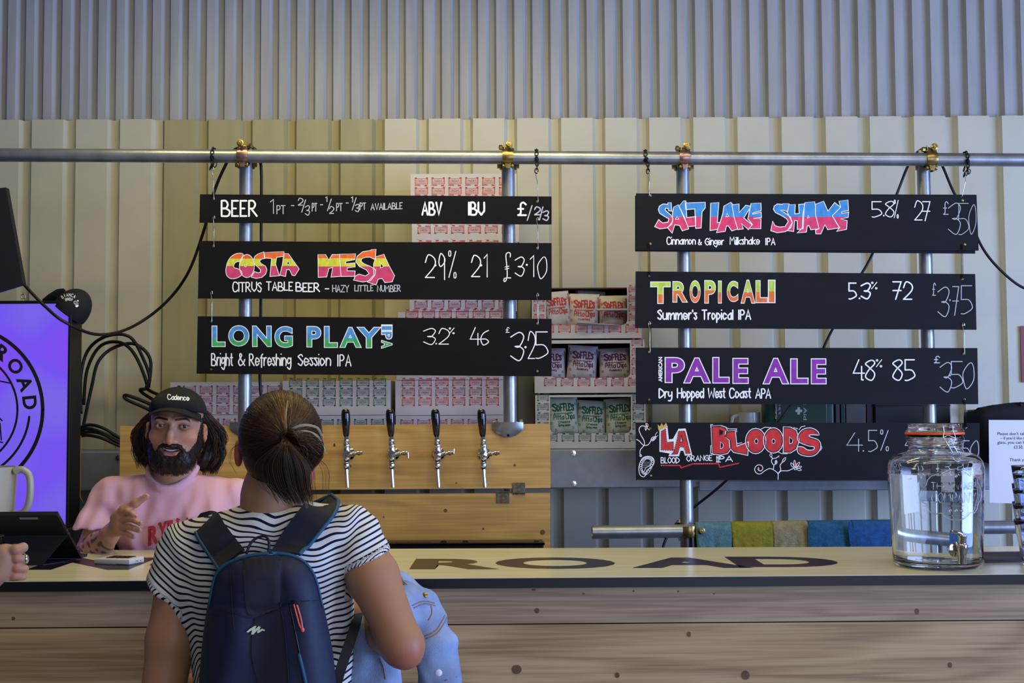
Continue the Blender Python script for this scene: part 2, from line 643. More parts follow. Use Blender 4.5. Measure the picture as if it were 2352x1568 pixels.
def profile_sheet(x0, x1, Yf, z0, z1, period, phase, flat, slope_l, floor_w, slope_r, depth, thick=0.0015):
    """trapezoid sheet: returns MB; phase = x of right end of a groove"""
    pts = []
    n0 = math.floor((x0 - phase) / period) - 1
    n1 = math.ceil((x1 - phase) / period) + 1
    for n in range(n0, n1 + 1):
        xe = phase + n * period
        pts += [(xe - slope_l - floor_w - slope_r, 0), (xe - floor_w - slope_r, depth), (xe - slope_r, depth), (xe, 0)]

    def dep(x):
        for (a, da), (b, db) in zip(pts[:-1], pts[1:]):
            if a <= x <= b:
                return da + (db - da) * (x - a) / max(b - a, 1e-9)
        return 0
    cut = [(x0, dep(x0))] + [p for p in pts if x0 + 1e-4 < p[0] < x1 - 1e-4] + [(x1, dep(x1))]
    mb = MB()
    vs, fs = [], []
    for (x, d) in cut:
        vs += [(x, Yf + d, z0), (x, Yf + d, z1), (x, Yf + d + thick, z1), (x, Yf + d + thick, z0)]
    for i in range(len(cut) - 1):
        a, b = 4 * i, 4 * i + 4
        for j in range(4):
            fs.append((a + j, a + (j + 1) % 4, b + (j + 1) % 4, b + j))
    fs += [(0, 1, 2, 3), tuple(4 * (len(cut) - 1) + j for j in (3, 2, 1, 0))]
    mb.add(vs, fs)
    return mb


zj_l, zj_r = P(0, 276, YW).z, P(2352, 266, YW).z
ZJ = (zj_l + zj_r) / 2
wall = empty('wall_back', (0, YW, 0), kind='structure')
g0 = px2x(67, YW)
per = (px2x(2313, YW) - px2x(67, YW)) / 22
edges = [g0 + per * n - 0.0 for n in (-5, 3, 8, 13, 18, 25)]
wm = [M['wall_pale'], M['wall_beige'], M['wall_cream'], M['wall_cream'], M['wall_cream']]
for i in range(5):
    s = profile_sheet(edges[i] - 0.012, edges[i + 1] - 0.008 if i < 4 else edges[i + 1], YW + (0.0 if i == 0 else 0.004 if i % 2 else 0.0025), 0.0, ZJ + (0.0 if i else 0.004),
                      per, g0, 0, 0.012, 0.030, 0.012, 0.026)
    obj('cladding_sheet', s, wm[i], wall)
upper = empty('wall_upper', (0, YU + 0.02, ZJ - 0.2), kind='structure')
g1 = px2x(50, YU)
per1 = (px2x(2320, YU) - px2x(50, YU)) / 54.0
ed = [-13, 2, 15, 28, 41, 62]
for i in range(5):
    s = profile_sheet(g1 + per1 * ed[i] - 0.004, g1 + per1 * ed[i + 1] - 0.004, YU + (0.0012 if i % 2 else 0.0), ZJ - 0.25, 4.2, per1, g1, 0, 0.014, 0.018, 0.010, 0.022)
    obj('cladding_sheet', s, M['upper'], upper)

# steel purlin along the wall that carries the cartons
YP = 5.10
z_pt = P(1300, 1031, YP).z
z_pb = P(1300, 1122, YP).z
x_pr = px2x(2276, YP)
tr = empty('trim_1', (0, YP + 0.15, z_pb), kind='structure')
mb = MB()
mb.box((-3.2, YP, z_pb), (x_pr, YW - 0.001, z_pt), bev=0.006)
obj('steel_rail', mb, M['galv_sheet'], tr)
mb = MB()
xr0, xr1 = px2x(1600, YP - 0.012), px2x(2276, YP - 0.012)
mb.box((xr0, YP - 0.012, P(1800, 1126, YP).z), (xr1, YP - 0.0005, P(1800, 1103, YP).z), bev=0.003)
obj('rail_lip', mb, M['galv_sheet'], tr)
for (bx, by) in ((1317, 1040), (1318, 1110), (272, 1050), (277, 1108)):
    mb = MB()
    c = P(bx, by, YP)
    mb.lathe([(0.011, 0.0), (0.011, 0.003), (0.0075, 0.0032), (0.0075, 0.009), (0.0, 0.0095)], c, (0, -1, 0), 6)
    obj('bolt', mb, M['steel'], tr, smooth=False)

# ------------------------------------------------------------------ scaffold frame
KS = 0.030                                  # the bar is not quite parallel to the picture
YB = 4.69
R = 0.02415
YV = YB + 2 * R + 0.004


def yk(Y, x):
    return Y + KS * x


bar_l, bar_r = P(-300, 354.5, YB, KS), P(2700, 369, YB, KS)
mb = MB()
nseg = 12
mb.tube([bar_l.lerp(bar_r, i / nseg) for i in range(nseg + 1)], R, 28)
obj('scaffold_pipe', mb, M['galv'], smooth=True, label='long galvanised scaffold pipe running across the whole bar above the menu boards', cat='pipe',
    group='scaffold pipes')


def bar_z(x):
    t = (x - bar_l.x) / (bar_r.x - bar_l.x)
    return bar_l.z + (bar_r.z - bar_l.z) * t


vert = {}
for nm, ptop, pbot, lab in (('a', 565, 562, 'upright scaffold pipe behind the left end of the beer boards, by the bearded man'),
                            ('b', 1167, 1172, 'upright scaffold pipe at the right end of the beer boards, above the four taps'),
                            ('c', 1568, 1575, 'upright scaffold pipe crossing the short towel pipe beside the green towel'),
                            ('d', 2121, 2136, 'upright scaffold pipe behind the glass jar and the prices on the right boards')):
    top = P(ptop, 392, YV, KS)
    x = top.x
    zt = bar_z(x) - 0.018
    b = P(pbot, 1000, YV, KS)
    dx = (b.x - top.x) / (b.z - top.z)
    mb = MB()
    p0 = Vector((x + dx * (0.0 - top.z), yk(YV, x), 0.0))
    p1 = Vector((x + dx * (zt - top.z), yk(YV, x), zt + 0.06))
    # open tube
    mb.lathe([(R, 0), (R, (p1 - p0).length), (R - 0.004, (p1 - p0).length), (R - 0.004, (p1 - p0).length - 0.05)], p0, (p1 - p0), 28, capends=False)
    obj('scaffold_pipe', mb, M['galv'], smooth=True, label=lab, cat='pipe', group='scaffold pipes')
    vert[nm] = (x, dx, top.z)


def vx(nm, z):
    x, dx, zt = vert[nm]
    return x + dx * (z - zt)


lowY = YV - 2 * R - 0.004
l0, l1 = P(1360, 1222, lowY, KS), P(2750, 1205, lowY, KS)
mb = MB()
L = (l1 - l0).length
mb.lathe([(R - 0.004, 0.12), (R - 0.004, 0.0), (R, 0.0), (R, L)], l0, (l1 - l0), 28, capends=False)
obj('scaffold_pipe', mb, M['galv'], smooth=True, label='low horizontal scaffold pipe with an open cut end, hung with bar towels', cat='pipe', group='scaffold pipes')


def low_z(x):
    return l0.z + (l1.z - l0.z) * (x - l0.x) / (l1.x - l0.x)


# ---- couplers: saddle over the bar, second saddle round the upright, bolts and nuts
def coupler(x, z, lab, m1, flip=1, horiz=False):
    yb = yk(YB, x) if not horiz else yk(lowY, x)
    t = empty('pipe_coupler', (x, yb + 0.03, z - 0.05), lab, 'clamp', 'scaffold couplers')
    Rm = Matrix.Translation((x, yb, z))
    if horiz:
        Rm = Rm @ Matrix.Rotation(PI / 2, 4, 'Y')

    def W(p):
        return Rm @ Vector(p)
    # front cap: arc over the bar tapering to a hinge at the lower end
    mb = MB()
    vs, fs = [], []
    n = 16
    for i in range(n + 1):
        a = math.radians(118 - 236 * i / n)            # measured from the front, + is up
        hw = 0.0115 + 0.0095 * math.sin(PI * i / n) - 0.003 * (i / n)
        for r, s in ((R + 0.001, -1), (R + 0.007, -1), (R + 0.011, 0), (R + 0.007, 1), (R + 0.001, 1)):
            vs.append(W((hw * s, -r * math.cos(a), r * math.sin(a))))
    for i in range(n):
        for j in range(4):
            fs.append((i * 5 + j, i * 5 + j + 1, i * 5 + 6 + j, i * 5 + 5 + j))
        fs.append((i * 5 + 4, i * 5, i * 5 + 5, i * 5 + 9))
    fs += [(0, 1, 2, 3, 4), tuple(n * 5 + j for j in (4, 3, 2, 1, 0))]
    mb.add(vs, fs)
    obj('cap', mb, m1, t, smooth=True)
    mb = MB()                                           # body block between the two pipes
    ring = []
    for i in range(15):
        a = math.radians(70 + 220 * i / 14)
        ring.append((-(R + 0.005) * math.cos(a), (R + 0.005) * math.sin(a)))
    for (y, zz), (y2, z2) in zip(ring[:-1], ring[1:]):
        q = [W((sx, yy * k, z3 * k)) for k in (1.0, 1.18) for (sx, yy, z3) in ((-0.02, y, zz), (0.02, y, zz), (0.02, y2, z2), (-0.02, y2, z2))]
        mb.hexa(q)
    obj('saddle', mb, M['zinc'], t, smooth=False)
    mb = MB()                                           # half ring round the upright
    ring = []
    for i in range(17):
        a = math.radians(-95 + 190 * i / 16)
        ring.append(((R + 0.0015) * math.sin(a), (YV - YB) + (R + 0.0015) * math.cos(a)))
    for (xx, y), (x2, y2) in zip(ring[:-1], ring[1:]):
        cy = YV - YB
        q = []
        for k in (1.0, 1.22):
            for (ax, ay, zz) in ((xx, y, -0.022), (x2, y2, -0.022), (x2, y2, 0.022), (xx, y, 0.022)):
                q.append(W((ax * k, cy + (ay - cy) * k, zz - 0.012)))
        mb.hexa(q)
    for s in (-1, 1):
        lo, hi = sorted((s * 0.026, s * 0.040))
        mb.box((lo, YV - YB - 0.006, -0.030), (hi, YV - YB + 0.002, -0.010), Rm)
    obj('rear_strap', mb, M['zinc'], t)
    # bolt through the top: threaded stem with nut facing out
    mb = MB()
    mb.lathe([(0.0045, -0.03), (0.0045, 0.034), (0.0, 0.035)], W((-0.004 * flip, -0.012, R + 0.013)), (Rm.to_3x3() @ Vector((0, -1, 0.12))), 10)
    mb.lathe([(0.0112, 0.018), (0.0125, 0.021), (0.0125, 0.026), (0.0085, 0.0275), (0.0085, 0.034)], W((-0.004 * flip, -0.012, R + 0.013)), (Rm.to_3x3() @ Vector((0, -1, 0.12))), 18)
    obj('bolt', mb, M['zinc'], t, smooth=True)
    mb = MB()
    mb.lathe([(0.004, -0.004), (0.009, 0.0), (0.009, 0.010), (0.004, 0.012)], W((0.022 * flip, -0.004, R + 0.012)), Rm.to_3x3() @ Vector((flip, -0.2, 0)), 6)
    mb.lathe([(0.004, -0.03), (0.004, 0.012)], W((0.022 * flip, -0.004, R + 0.012)), Rm.to_3x3() @ Vector((flip, -0.2, 0)), 8)
    obj('nut', mb, M['zinc'], t)
    for s in (-1, 1):                                   # lugs and hinge ears
        mb = MB()
        mb.tube([W((s * 0.012, -0.010, R + 0.002)), W((s * 0.0135, -0.006, R + 0.027))], [0.003, 0.002], 6)
        obj('lug', mb, M['zinc'], t, smooth=True)
        mb = MB()
        mb.lathe([(0.0085, -0.003), (0.0095, 0.0), (0.0085, 0.003)], W((s * 0.0155, -0.008, -R - 0.009)), Rm.to_3x3() @ Vector((1, 0, 0)), 12)
        obj('hinge_ear', mb, M['zinc'], t, smooth=True)
    mb = MB()
    q = []
    for yy in (-0.022, -0.010):
        for (sx, sz) in ((-0.0075, -R - 0.018), (0.0075, -R - 0.018), (0.012, -R + 0.006), (-0.012, -R + 0.006)):
            q.append(W((sx, yy, sz)))
    mb.hexa(q)
    obj('tongue', mb, m1, t)
    mb = MB()
    mb.lathe([(0.0055, -0.020), (0.0055, 0.020)], W((0, -0.008, -R - 0.009)), Rm.to_3x3() @ Vector((1, 0, 0)), 10)
    obj('hinge_pin', mb, M['zinc'], t, smooth=True)
    return t


for px, lab, m1 in ((559, 'pink tinged coupler on the top bar, the leftmost clamp with cables beside it', M['zinc_pink']),
                    (1167, 'greenish zinc coupler on the top bar at the right end of the beer boards', M['zinc']),
                    (1572, 'rosy zinc coupler on the top bar over the left part of the right boards', M['zinc_pink']),
                    (2137, 'zinc coupler on the top bar over the jar, between two sloping black cables', M['zinc'])):
    x = P(px, 360, YB, KS).x
    coupler(x, bar_z(x), lab, m1, 1 if px < 1000 else -1)
xc = vx('c', 1.2)
coupler(xc, low_z(xc), 'brassy coupler where the towel pipe meets its upright, left of the green towel', M['zinc'], 1, horiz=True)

# ------------------------------------------------------------------ tap planks
YT = 4.715
pl = {}
for nm, y0, y1, x0, x1, lab in (('up', 975, 1122, 280, 1263, 'upper pine plank carrying the row of four beer taps'),
                                ('lo', 1133, 1262, 280, 1263, 'lower pine plank below the taps, with brown arched grain and a bracket')):
    a, b = P(x0, y1, YT, KS), P(x1, y0 if nm == 'up' else y0, YT, KS)
    zt = P(900, y0, YT, KS).z
    zb = P(900, y1, YT, KS).z if nm == 'up' else P(900, 1290, YT, KS).z
    mb = MB()
    q = []
    for dy in (0, 0.027):
        for (xx, zz) in ((a.x, zb), (b.x, zb), (b.x, zt), (a.x, zt)):
            q.append((xx, yk(YT, xx) + dy - 0.03, zz))
    mb.hexa(q)
    o = obj('tap_plank', mb, M['plank'], label=lab, cat='plank', group='pine planks behind the bar')
    pl[nm] = o
    kn = MB()
    ks = ((768, 1023, 3), (804, 1070, 3), (1182, 1068, 3.2), (1048, 1109, 2), (768, 1020, 2)) if nm == 'up' else ((1023, 1172, 4.2), (1246, 1222, 6), (881, 1187, 2), (1110, 1214, 2.5))
    for (kx, ky, kr) in ks:
        c = P(kx, ky, YT - 0.0303, KS)
        kn.lathe([(kr / 640, 0.0), (kr / 660, 0.0004), (0, 0.0004)], c + Vector((0, 0.0002, 0)), (0, -1, 0), 14)
    obj('knot', kn, M['knot'], o, kind='stuff')
# folded steel brackets clasping the planks
for (bx0, by0, bx1, by1, lab, dn) in ((1177, 1108, 1206, 1134, 'rusty folded steel bracket at the bottom edge of the upper plank', 1),
                                      (1140, 1130, 1170, 1155, 'rusty folded steel bracket over the top edge of the lower plank', 0)):
    a, b = P(bx0, by1, YT - 0.0325, KS), P(bx1, by0, YT - 0.0325, KS)
    mb = MB()
    mb.box((a.x, a.y - 0.0015, a.z), (b.x, a.y + 0.0022, b.z), bev=0.001)
    zz = a.z if dn else b.z
    mb.box((a.x, a.y - 0.0015, zz - 0.003), (b.x, a.y + 0.04, zz + 0.003))
    obj('plank_bracket', mb, mat('rusty_steel', '#6b6250', 0.5, 0.6, noise=0.5, nscale=90), label=lab, cat='bracket', group='plank brackets')


def board_clamp(px, py, lab):
    """retaining coupler: pressed steel saddle flaring over the plank top"""
    c = P(px, py, YT - 0.033, KS)
    t = empty('board_coupler', (c.x, c.y, c.z - 0.03), lab, 'clamp', 'plank couplers')
    mb = MB()
    vs, fs = [], []
    nx, nz = 18, 8
    for i in range(nx + 1):
        u = -1 + 2 * i / nx
        for j in range(nz + 1):
            v = j / nz
            half = 0.056 if v < 0.45 else 0.056 - 0.034 * min(1, ((v - 0.45) / 0.5)) ** 1.2
            x = u * half
            z = 0.020 - 0.056 * v - (0.0 if v < 0.95 else -0.006 * u * u)
            y = -0.004 - 0.026 * math.cos(u * 1.45) * (1 - 0.75 * v)
            vs.append(c + Vector((x, y, z)))
    m = len(vs)
    vs += [p + Vector((0, 0.003, 0)) for p in vs]
    for i in range(nx):
        for j in range(nz):
            a, b, c2, d = i * (nz + 1) + j, i * (nz + 1) + j + 1, (i + 1) * (nz + 1) + j + 1, (i + 1) * (nz + 1) + j
            fs += [(a, b, c2, d), (a + m, d + m, c2 + m, b + m)]
    for i in range(nx):
        for j in (0, nz):
            a, d = i * (nz + 1) + j, (i + 1) * (nz + 1) + j
            fs.append((a, d, d + m, a + m))
    for j in range(nz):
        for i in (0, nx):
            a, d = i * (nz + 1) + j, i * (nz + 1) + j + 1
            fs.append((a, d, d + m, a + m))
    mb.add(vs, fs)
    obj('saddle', mb, M['galv'], t, smooth=True)
    for s in (-1, 1):
        mb = MB()
        mb.lathe([(0.006, 0), (0.006, 0.003), (0.003, 0.004)], c + Vector((s * 0.033, -0.014, 0.016)), (s * 0.5, -1, 0.1), 12)
        obj('rivet', mb, M['galv'], t, smooth=True)
        mb = MB()
        mb.lathe([(0.007, 0), (0.007, 0.009), (0.004, 0.010)], c + Vector((s * 0.045, -0.004, 0.022)), (s, -0.2, 0.2), 6)
        obj('nut', mb, M['steel'], t)
    mb = MB()
    mb.lathe([(0.005, 0), (0.005, 0.002), (0.0, 0.002)], c + Vector((0.002, -0.0135, -0.027)), (0, -1, -0.2), 12)
    obj('rivet', mb, M['black_metal'], t, smooth=True)


board_clamp(565, 982, 'pressed steel plank coupler behind the ponytailed head, on the plank top')
board_clamp(1166, 982, 'pressed steel plank coupler right of the four taps, on the plank top')


# ------------------------------------------------------------------ beer taps
def tap(px, py_top, tilt, lever, lab):
    zc = P(px, 1041, YT, KS).z
    cx = P(px, 1041, YT - 0.095, KS).x
    yb = yk(YT, cx) - 0.030
    t = empty('beer_tap', (cx, yb, zc - 0.11), lab, 'tap', 'beer taps')
    yf = yb - 0.062
    c = Vector((cx, yf, zc))
    up = Vector((math.sin(tilt), -0.06, 1)).normalized()
    mb = MB()
    mb.lathe([(0.0225, 0), (0.0225, 0.004), (0.017, 0.007), (0.0105, 0.009), (0.0105, 0.040), (0.0135, 0.043), (0.0135, 0.052)], Vector((cx, yb, zc)), (0, -1, 0), 24)
    obj('shank', mb, M['chrome'], t, smooth=True)
    mb = MB()
    mb.ell(c, (0.0165, 0.0165, 0.0185), nu=24, nv=14)
    mb.lathe([(0.0115, 0), (0.0125, 0.004), (0.0, 0.005)], c + Vector((0, -0.0135, 0)), (0, -1, 0), 20)
    mb.lathe([(0.0128, -0.012), (0.0150, -0.006), (0.0115, 0.004), (0.0130, 0.010), (0.0130, 0.018), (0.0095, 0.024), (0.0115, 0.030), (0.0095, 0.036), (0.0080, 0.044)], c + Vector((0, 0, 0.022)) - Vector((0, 0, 0.004)), up, 20)
    mb.lathe([(0.0120, 0), (0.0128, -0.012), (0.0100, -0.016), (0.0125, -0.020), (0.0125, -0.034), (0.0098, -0.042)], c + Vector((0, 0, -0.010)), (0.02, 0.0, 1), 20)
    obj('tap_body', mb, M['chrome'], t, smooth=True)
    mb = MB()
    s0 = c + Vector((-0.001, 0, -0.048))
    mb.tube([s0, s0 + Vector((0.001, -0.001, -0.022)), s0 + Vector((0.003, -0.003, -0.045)), s0 + Vector((0.005, -0.005, -0.068))], [0.0085, 0.0080, 0.0075, 0.0072], 18)
    obj('spout', mb, M['chrome'], t, smooth=True)
    mb = MB()
    h0 = c + up * 0.062
    mb.lathe([(0.0085, 0.0), (0.0095, 0.004), (0.0115, 0.012), (0.0145, 0.042), (0.0158, 0.062), (0.0155, 0.080), (0.0135, 0.091), (0.0090, 0.0965), (0.0, 0.098)], h0, up, 24)
    obj('handle', mb, M['black_gloss'], t, smooth=True)
    mb = MB()
    d = Vector((1, -0.15, 0.12)).normalized()
    e = c + Vector((0.012, 0.004, 0.0))
    mb.lathe([(0.0070, 0), (0.0070, 0.010), (0.0100, 0.012), (0.0100, 0.017), (0.0060, 0.019), (0.0060, 0.026), (0.0090, 0.028), (0.0090, 0.036), (0.0065, 0.038), (0.0065, 0.045), (0.0, 0.046)], e, d, 16)
    le = e + d * 0.042
    if lever is not None:
        mb.tube([le, le + Vector((0.004, -0.006, 0)), le + Vector((0.004, -0.006, lever))], 0.0042, 10)
    obj('flow_lever', mb, M['chrome'], t, smooth=True)
    return t


tap(796, 955, -0.02, None, 'chrome beer tap with black handle nearest the ponytailed woman, first in the row')
tap(900, 955, -0.04, -0.018, 'second chrome beer tap from the woman, its side lever pointing down')
tap(1005, 953, -0.05, 0.014, 'third chrome beer tap from the woman, its side lever pointing up')
tap(1111, 958, -0.05, None, 'last chrome beer tap of the row, next to the pressed steel plank coupler')

# black drip tray crate below the taps, just over the counter
YD = 4.55
mb = MB()
a, b = P(700, 1300, YD, KS), P(1251, 1243, YD, KS)
t = empty('crate', ((a.x + b.x) / 2, YD + 0.06, 0.0), 'black plastic crate rim just above the counter under the lower plank', 'crate')
mb.box((a.x, a.y, 0.0), (b.x - 0.004, a.y + 0.10, b.z), bev=0.004)
obj('tray_body', mb, M['black_plastic'], t)
mb = MB()
mb.box((a.x, a.y - 0.006, b.z - 0.010), (b.x, a.y + 0.106, b.z - 0.001), bev=0.002)
obj('rim', mb, M['black_gloss'], t)
for px in (1019, 1069, 1232):
    c = P(px, 1244, YD - 0.008, KS)
    mb = MB()
    mb.prism([c + Vector((x, 0, z)) for x, z in ((-0.012, -0.016), (-0.012, -0.002), (-0.007, 0.004), (0.007, 0.004), (0.012, -0.002), (0.012, -0.016), (0.008, -0.016), (0.008, -0.006), (-0.008, -0.006), (-0.008, -0.016))], (0, 0.012, 0))
    obj('clip', mb, M['black_plastic'], t)
mb = MB()
for i in range(26):
    c = P(880 + i * 4.4, 1247, YD - 0.0065, KS)
    mb.box(c - Vector((0.0012, 0.0012, 0.005)), c + Vector((0.0012, 0.001, 0.004)))
obj('rim_rib', mb, M['black_plastic'], t, kind='stuff')

# ------------------------------------------------------------------ bar counter
ZC = P(1176, 1329, 3.40).z
ca, cb = PZ(-300, 1337, ZC), PZ(2700, 1315, ZC)
ba, bb = PZ(-300, 1265, ZC), PZ(2700, 1252, ZC)


def on_line(a, b, x):
    return a.lerp(b, (x - a.x) / (b.x - a.x))


XL, XR = -2.2, 2.25
fl, fr_ = on_line(ca, cb, XL), on_line(ca, cb, XR)
bl, br = on_line(ba, bb, XL), on_line(ba, bb, XR)
TH = 0.026
cnt = empty('bar_counter', ((fl.x + fr_.x) / 2, (fl.y + bl.y) / 2, 0), 'long pine fronted bar counter with a pale top and black edge', 'counter')
mb = MB()
dz = Vector((0, 0, TH))
mb.hexa([fl - dz, fr_ - dz, fr_, fl, bl - dz, br - dz, br, bl])
obj('counter_top', mb, M['top'], cnt)
mb = MB()
ed = Vector((0, -0.002, 0))
mb.hexa([fl - dz + ed - Vector((0, 0, .001)), fr_ - dz + ed - Vector((0, 0, .001)), fr_ + ed - Vector((0, 0, 0.0015)), fl + ed - Vector((0, 0, 0.0015)), fl - dz, fr_ - dz, fr_ - Vector((0, 0, 0.0015)), fl - Vector((0, 0, 0.0015))])
obj('edge_band', mb, M['black_plastic'], cnt)
# front planks, set back a little, slightly proud or shy of one another
sb = 0.018
zz = ZC - TH - 0.0005
heights = [0.098, 0.20, 0.20, 0.20, 0.20]
for i, hgt in enumerate(heights):
    zt, zb = zz, zz - hgt + 0.0035
    off = 0.0015 * (i % 2)
    mb = MB()
    q = []
    for dy in (sb + off, sb + 0.022):
        for (p, z) in ((fl, zb), (fr_, zb), (fr_, zt), (fl, zt)):
            q.append(Vector((p.x, p.y + dy, z)))
    mb.hexa(q)
    obj('front_plank', mb, M['front1'] if i == 0 else M['front2'], cnt)
    zz -= hgt
mb = MB()
q = []
for dy in (sb + 0.024, sb + 0.05):
    for (p, z) in ((fl, 0), (fr_, 0), (fr_, ZC - TH - 0.001), (fl, ZC - TH - 0.001)):
        q.append(Vector((p.x, p.y + dy, z)))
mb.hexa(q)
obj('carcass', mb, M['black_matt'], cnt)
for (kx, ky, ka, kb) in ((30, 1420, 5, 4), (1233, 1402, 6, 6), (1340, 1363, 3, 2), (1455, 1357, 2.5, 2), (1558, 1358, 2.5, 2), (1640, 1363, 2.5, 2), (1226, 1354, 5, 2.5),
                         (2106, 1404, 5, 7), (1583, 1456, 4, 6), (1187, 1537, 11, 10), (1418, 1550, 5, 6), (1713, 1550, 9, 10), (2183, 1527, 4, 6)):
    yy = on_line(ca, cb, P(kx, ky, 3.4).x).y
    c = P(kx, ky, yy + sb - 0.0002)
    s = 1 / 870
    mb = MB()
    pts = [c + Vector((math.cos(a * PI / 8) * ka * s, 0, math.sin(a * PI / 8) * kb * s)) for a in range(16)]
    mb.prism(pts, (0, 0.003, 0))
    obj('knot', mb, M['knot'], cnt)
# dark lettering set into the top
let = {}
M['let_brown'] = mat('letter_brown', '#4a3d16', 0.3)
M['let_dark'] = mat('letter_dark', '#1c1420', 0.3)


def counter_letter(ch, x0, x1, yb, yt, m, wide=0.0):
    a, b = PZ(x0, yb, ZC + 0.0005), PZ(x1, yb, ZC + 0.0005)
    t = PZ((x0 + x1) / 2, yt, ZC + 0.0005)
    dv = Vector((0, 1, 0)) * (t.y - (a.y + b.y) / 2) + (b - a) * 0.0
    mb = MB()
    put_text(mb, ch, lambda u, v: a + (b - a) * u + dv * v, 0, 1, 1, 0, off=0.045)
    obj('letter', mb, m, cnt)


counter_letter('N', 78, 284, 1306, 1282, M['let_dark'])
counter_letter('C', 336, 600, 1306, 1282, mat('letter_plum', '#5b3e57', 0.3))
counter_letter('A', 640, 885, 1306, 1282, M['let_brown'])
counter_letter('R', 955, 1120, 1305, 1284, M['let_brown'])
counter_letter('O', 1152, 1405, 1304, 1281, M['let_dark'])
counter_letter('A', 1475, 1705, 1302, 1281, M['let_dark'])
counter_letter('D', 1712, 1930, 1300, 1279, M['let_dark'])
# ------------------------------------------------------------------ chalkboards hung from the bar
YBD = 4.672        # front face of the boards
BT = 0.006


def board(px_corners, lab, m, Y=YBD, name='menu_board'):
    """px corners: tl, tr, br, bl"""
    c = [P(x, y, Y, KS) for x, y in px_corners]
    t = empty(name, ((c[0].x + c[1].x) / 2, (c[0].y + c[1].y) / 2 + BT / 2, min(c[2].z, c[3].z)), lab, 'sign', 'hanging menu boards')
    mb = MB()
    d = Vector((0, BT, 0))
    tl, tr, br, bl = c
    mb.hexa([bl, br, tr, tl, bl + d, br + d, tr + d, tl + d])
    obj('panel', mb, m, t)
    return t


def mf(off, Y=YBD):
    return lambda u, v: P(u, v, Y - off, KS)


def holes(t, pts, Y=YBD):
    for (x, y) in pts:
        mb = MB()
        mb.lathe([(0.0032, 0), (0.0042, 0.0012), (0.0026, 0.0016), (0.0022, 0.0002)], P(x, y, Y, KS), (0, -1, 0), 12)
        obj('eyelet', mb, M['zinc'], t, smooth=True)


def letter_polys(t, polys, cv, bands, mats, outline='ink', ow=2.0, layer0=0.0006, dl=0.00022, name='painted_letter', keyline=None):
    """polys: (outer, [holes]); bands: list of photo y where the colour changes"""
    for i, pl_ in enumerate(polys):
        outer, hs = (pl_ if isinstance(pl_, tuple) else (pl_, []))
        o2 = [cv(*p) for p in outer]
        h2 = [[cv(*p) for p in h] for h in hs]
        base = layer0 + dl * i
        mb = MB()
        f = mf(base)
        mb.flat([f(*p) for p in o2], [[f(*p) for p in h] for h in h2])
        if bands:
            bm = bmesh.new()
            vv = [bm.verts.new(v) for v in mb.v]
            for fc in mb.f:
                try:
                    bm.faces.new([vv[j] for j in fc])
                except ValueError:
                    pass
            bz = []
            for y in bands:
                a, b = f(o2[0][0] - 40, y), f(o2[0][0] + 40, y)
                nrm = Vector((-(b.z - a.z), 0, b.x - a.x))
                bmesh.ops.bisect_plane(bm, geom=bm.verts[:] + bm.edges[:] + bm.faces[:], plane_co=a, plane_no=nrm)
                bz.append(a.z)
            bm.verts.index_update()
            nm = MB()
            nm.v = [v.co.copy() for v in bm.verts]
            for fc in bm.faces:
                z = fc.calc_center_median().z
                nm.f.append([v.index for v in fc.verts])
                nm.mi.append(sum(1 for b in bz if z < b))
            bm.free()
            mb = nm
        n0 = len(mb.f)
        ink = len(mats)
        fo = mf(base + 0.0001)
        for lp in [o2] + h2:
            ribbon(mb, lp + [lp[0], lp[1]], ow, fo, ink)
        if keyline:
            for lp in [o2] + h2:
                cx = sum(p[0] for p in lp) / len(lp)
                cy = sum(p[1] for p in lp) / len(lp)
                ribbon(mb, [(cx + (p[0] - cx) * keyline, cy + (p[1] - cy) * keyline) for p in lp + [lp[0]]], 1.6, mf(base + 0.00012), ink + 1)
        obj(name, mb, [M[k] for k in mats] + [M[outline]] + ([M['ink_black']] if keyline else []), t, recalc=False)


def poly_smooth(pts, sub=4):
    return [(p.x, p.y) for p in cat_rom([(a, b, 0) for a, b in pts], sub, True)]


def circ(cx, cy, rx, ry, n=20):
    return [(cx + rx * math.cos(2 * PI * i / n), cy + ry * math.sin(2 * PI * i / n)) for i in range(n)]


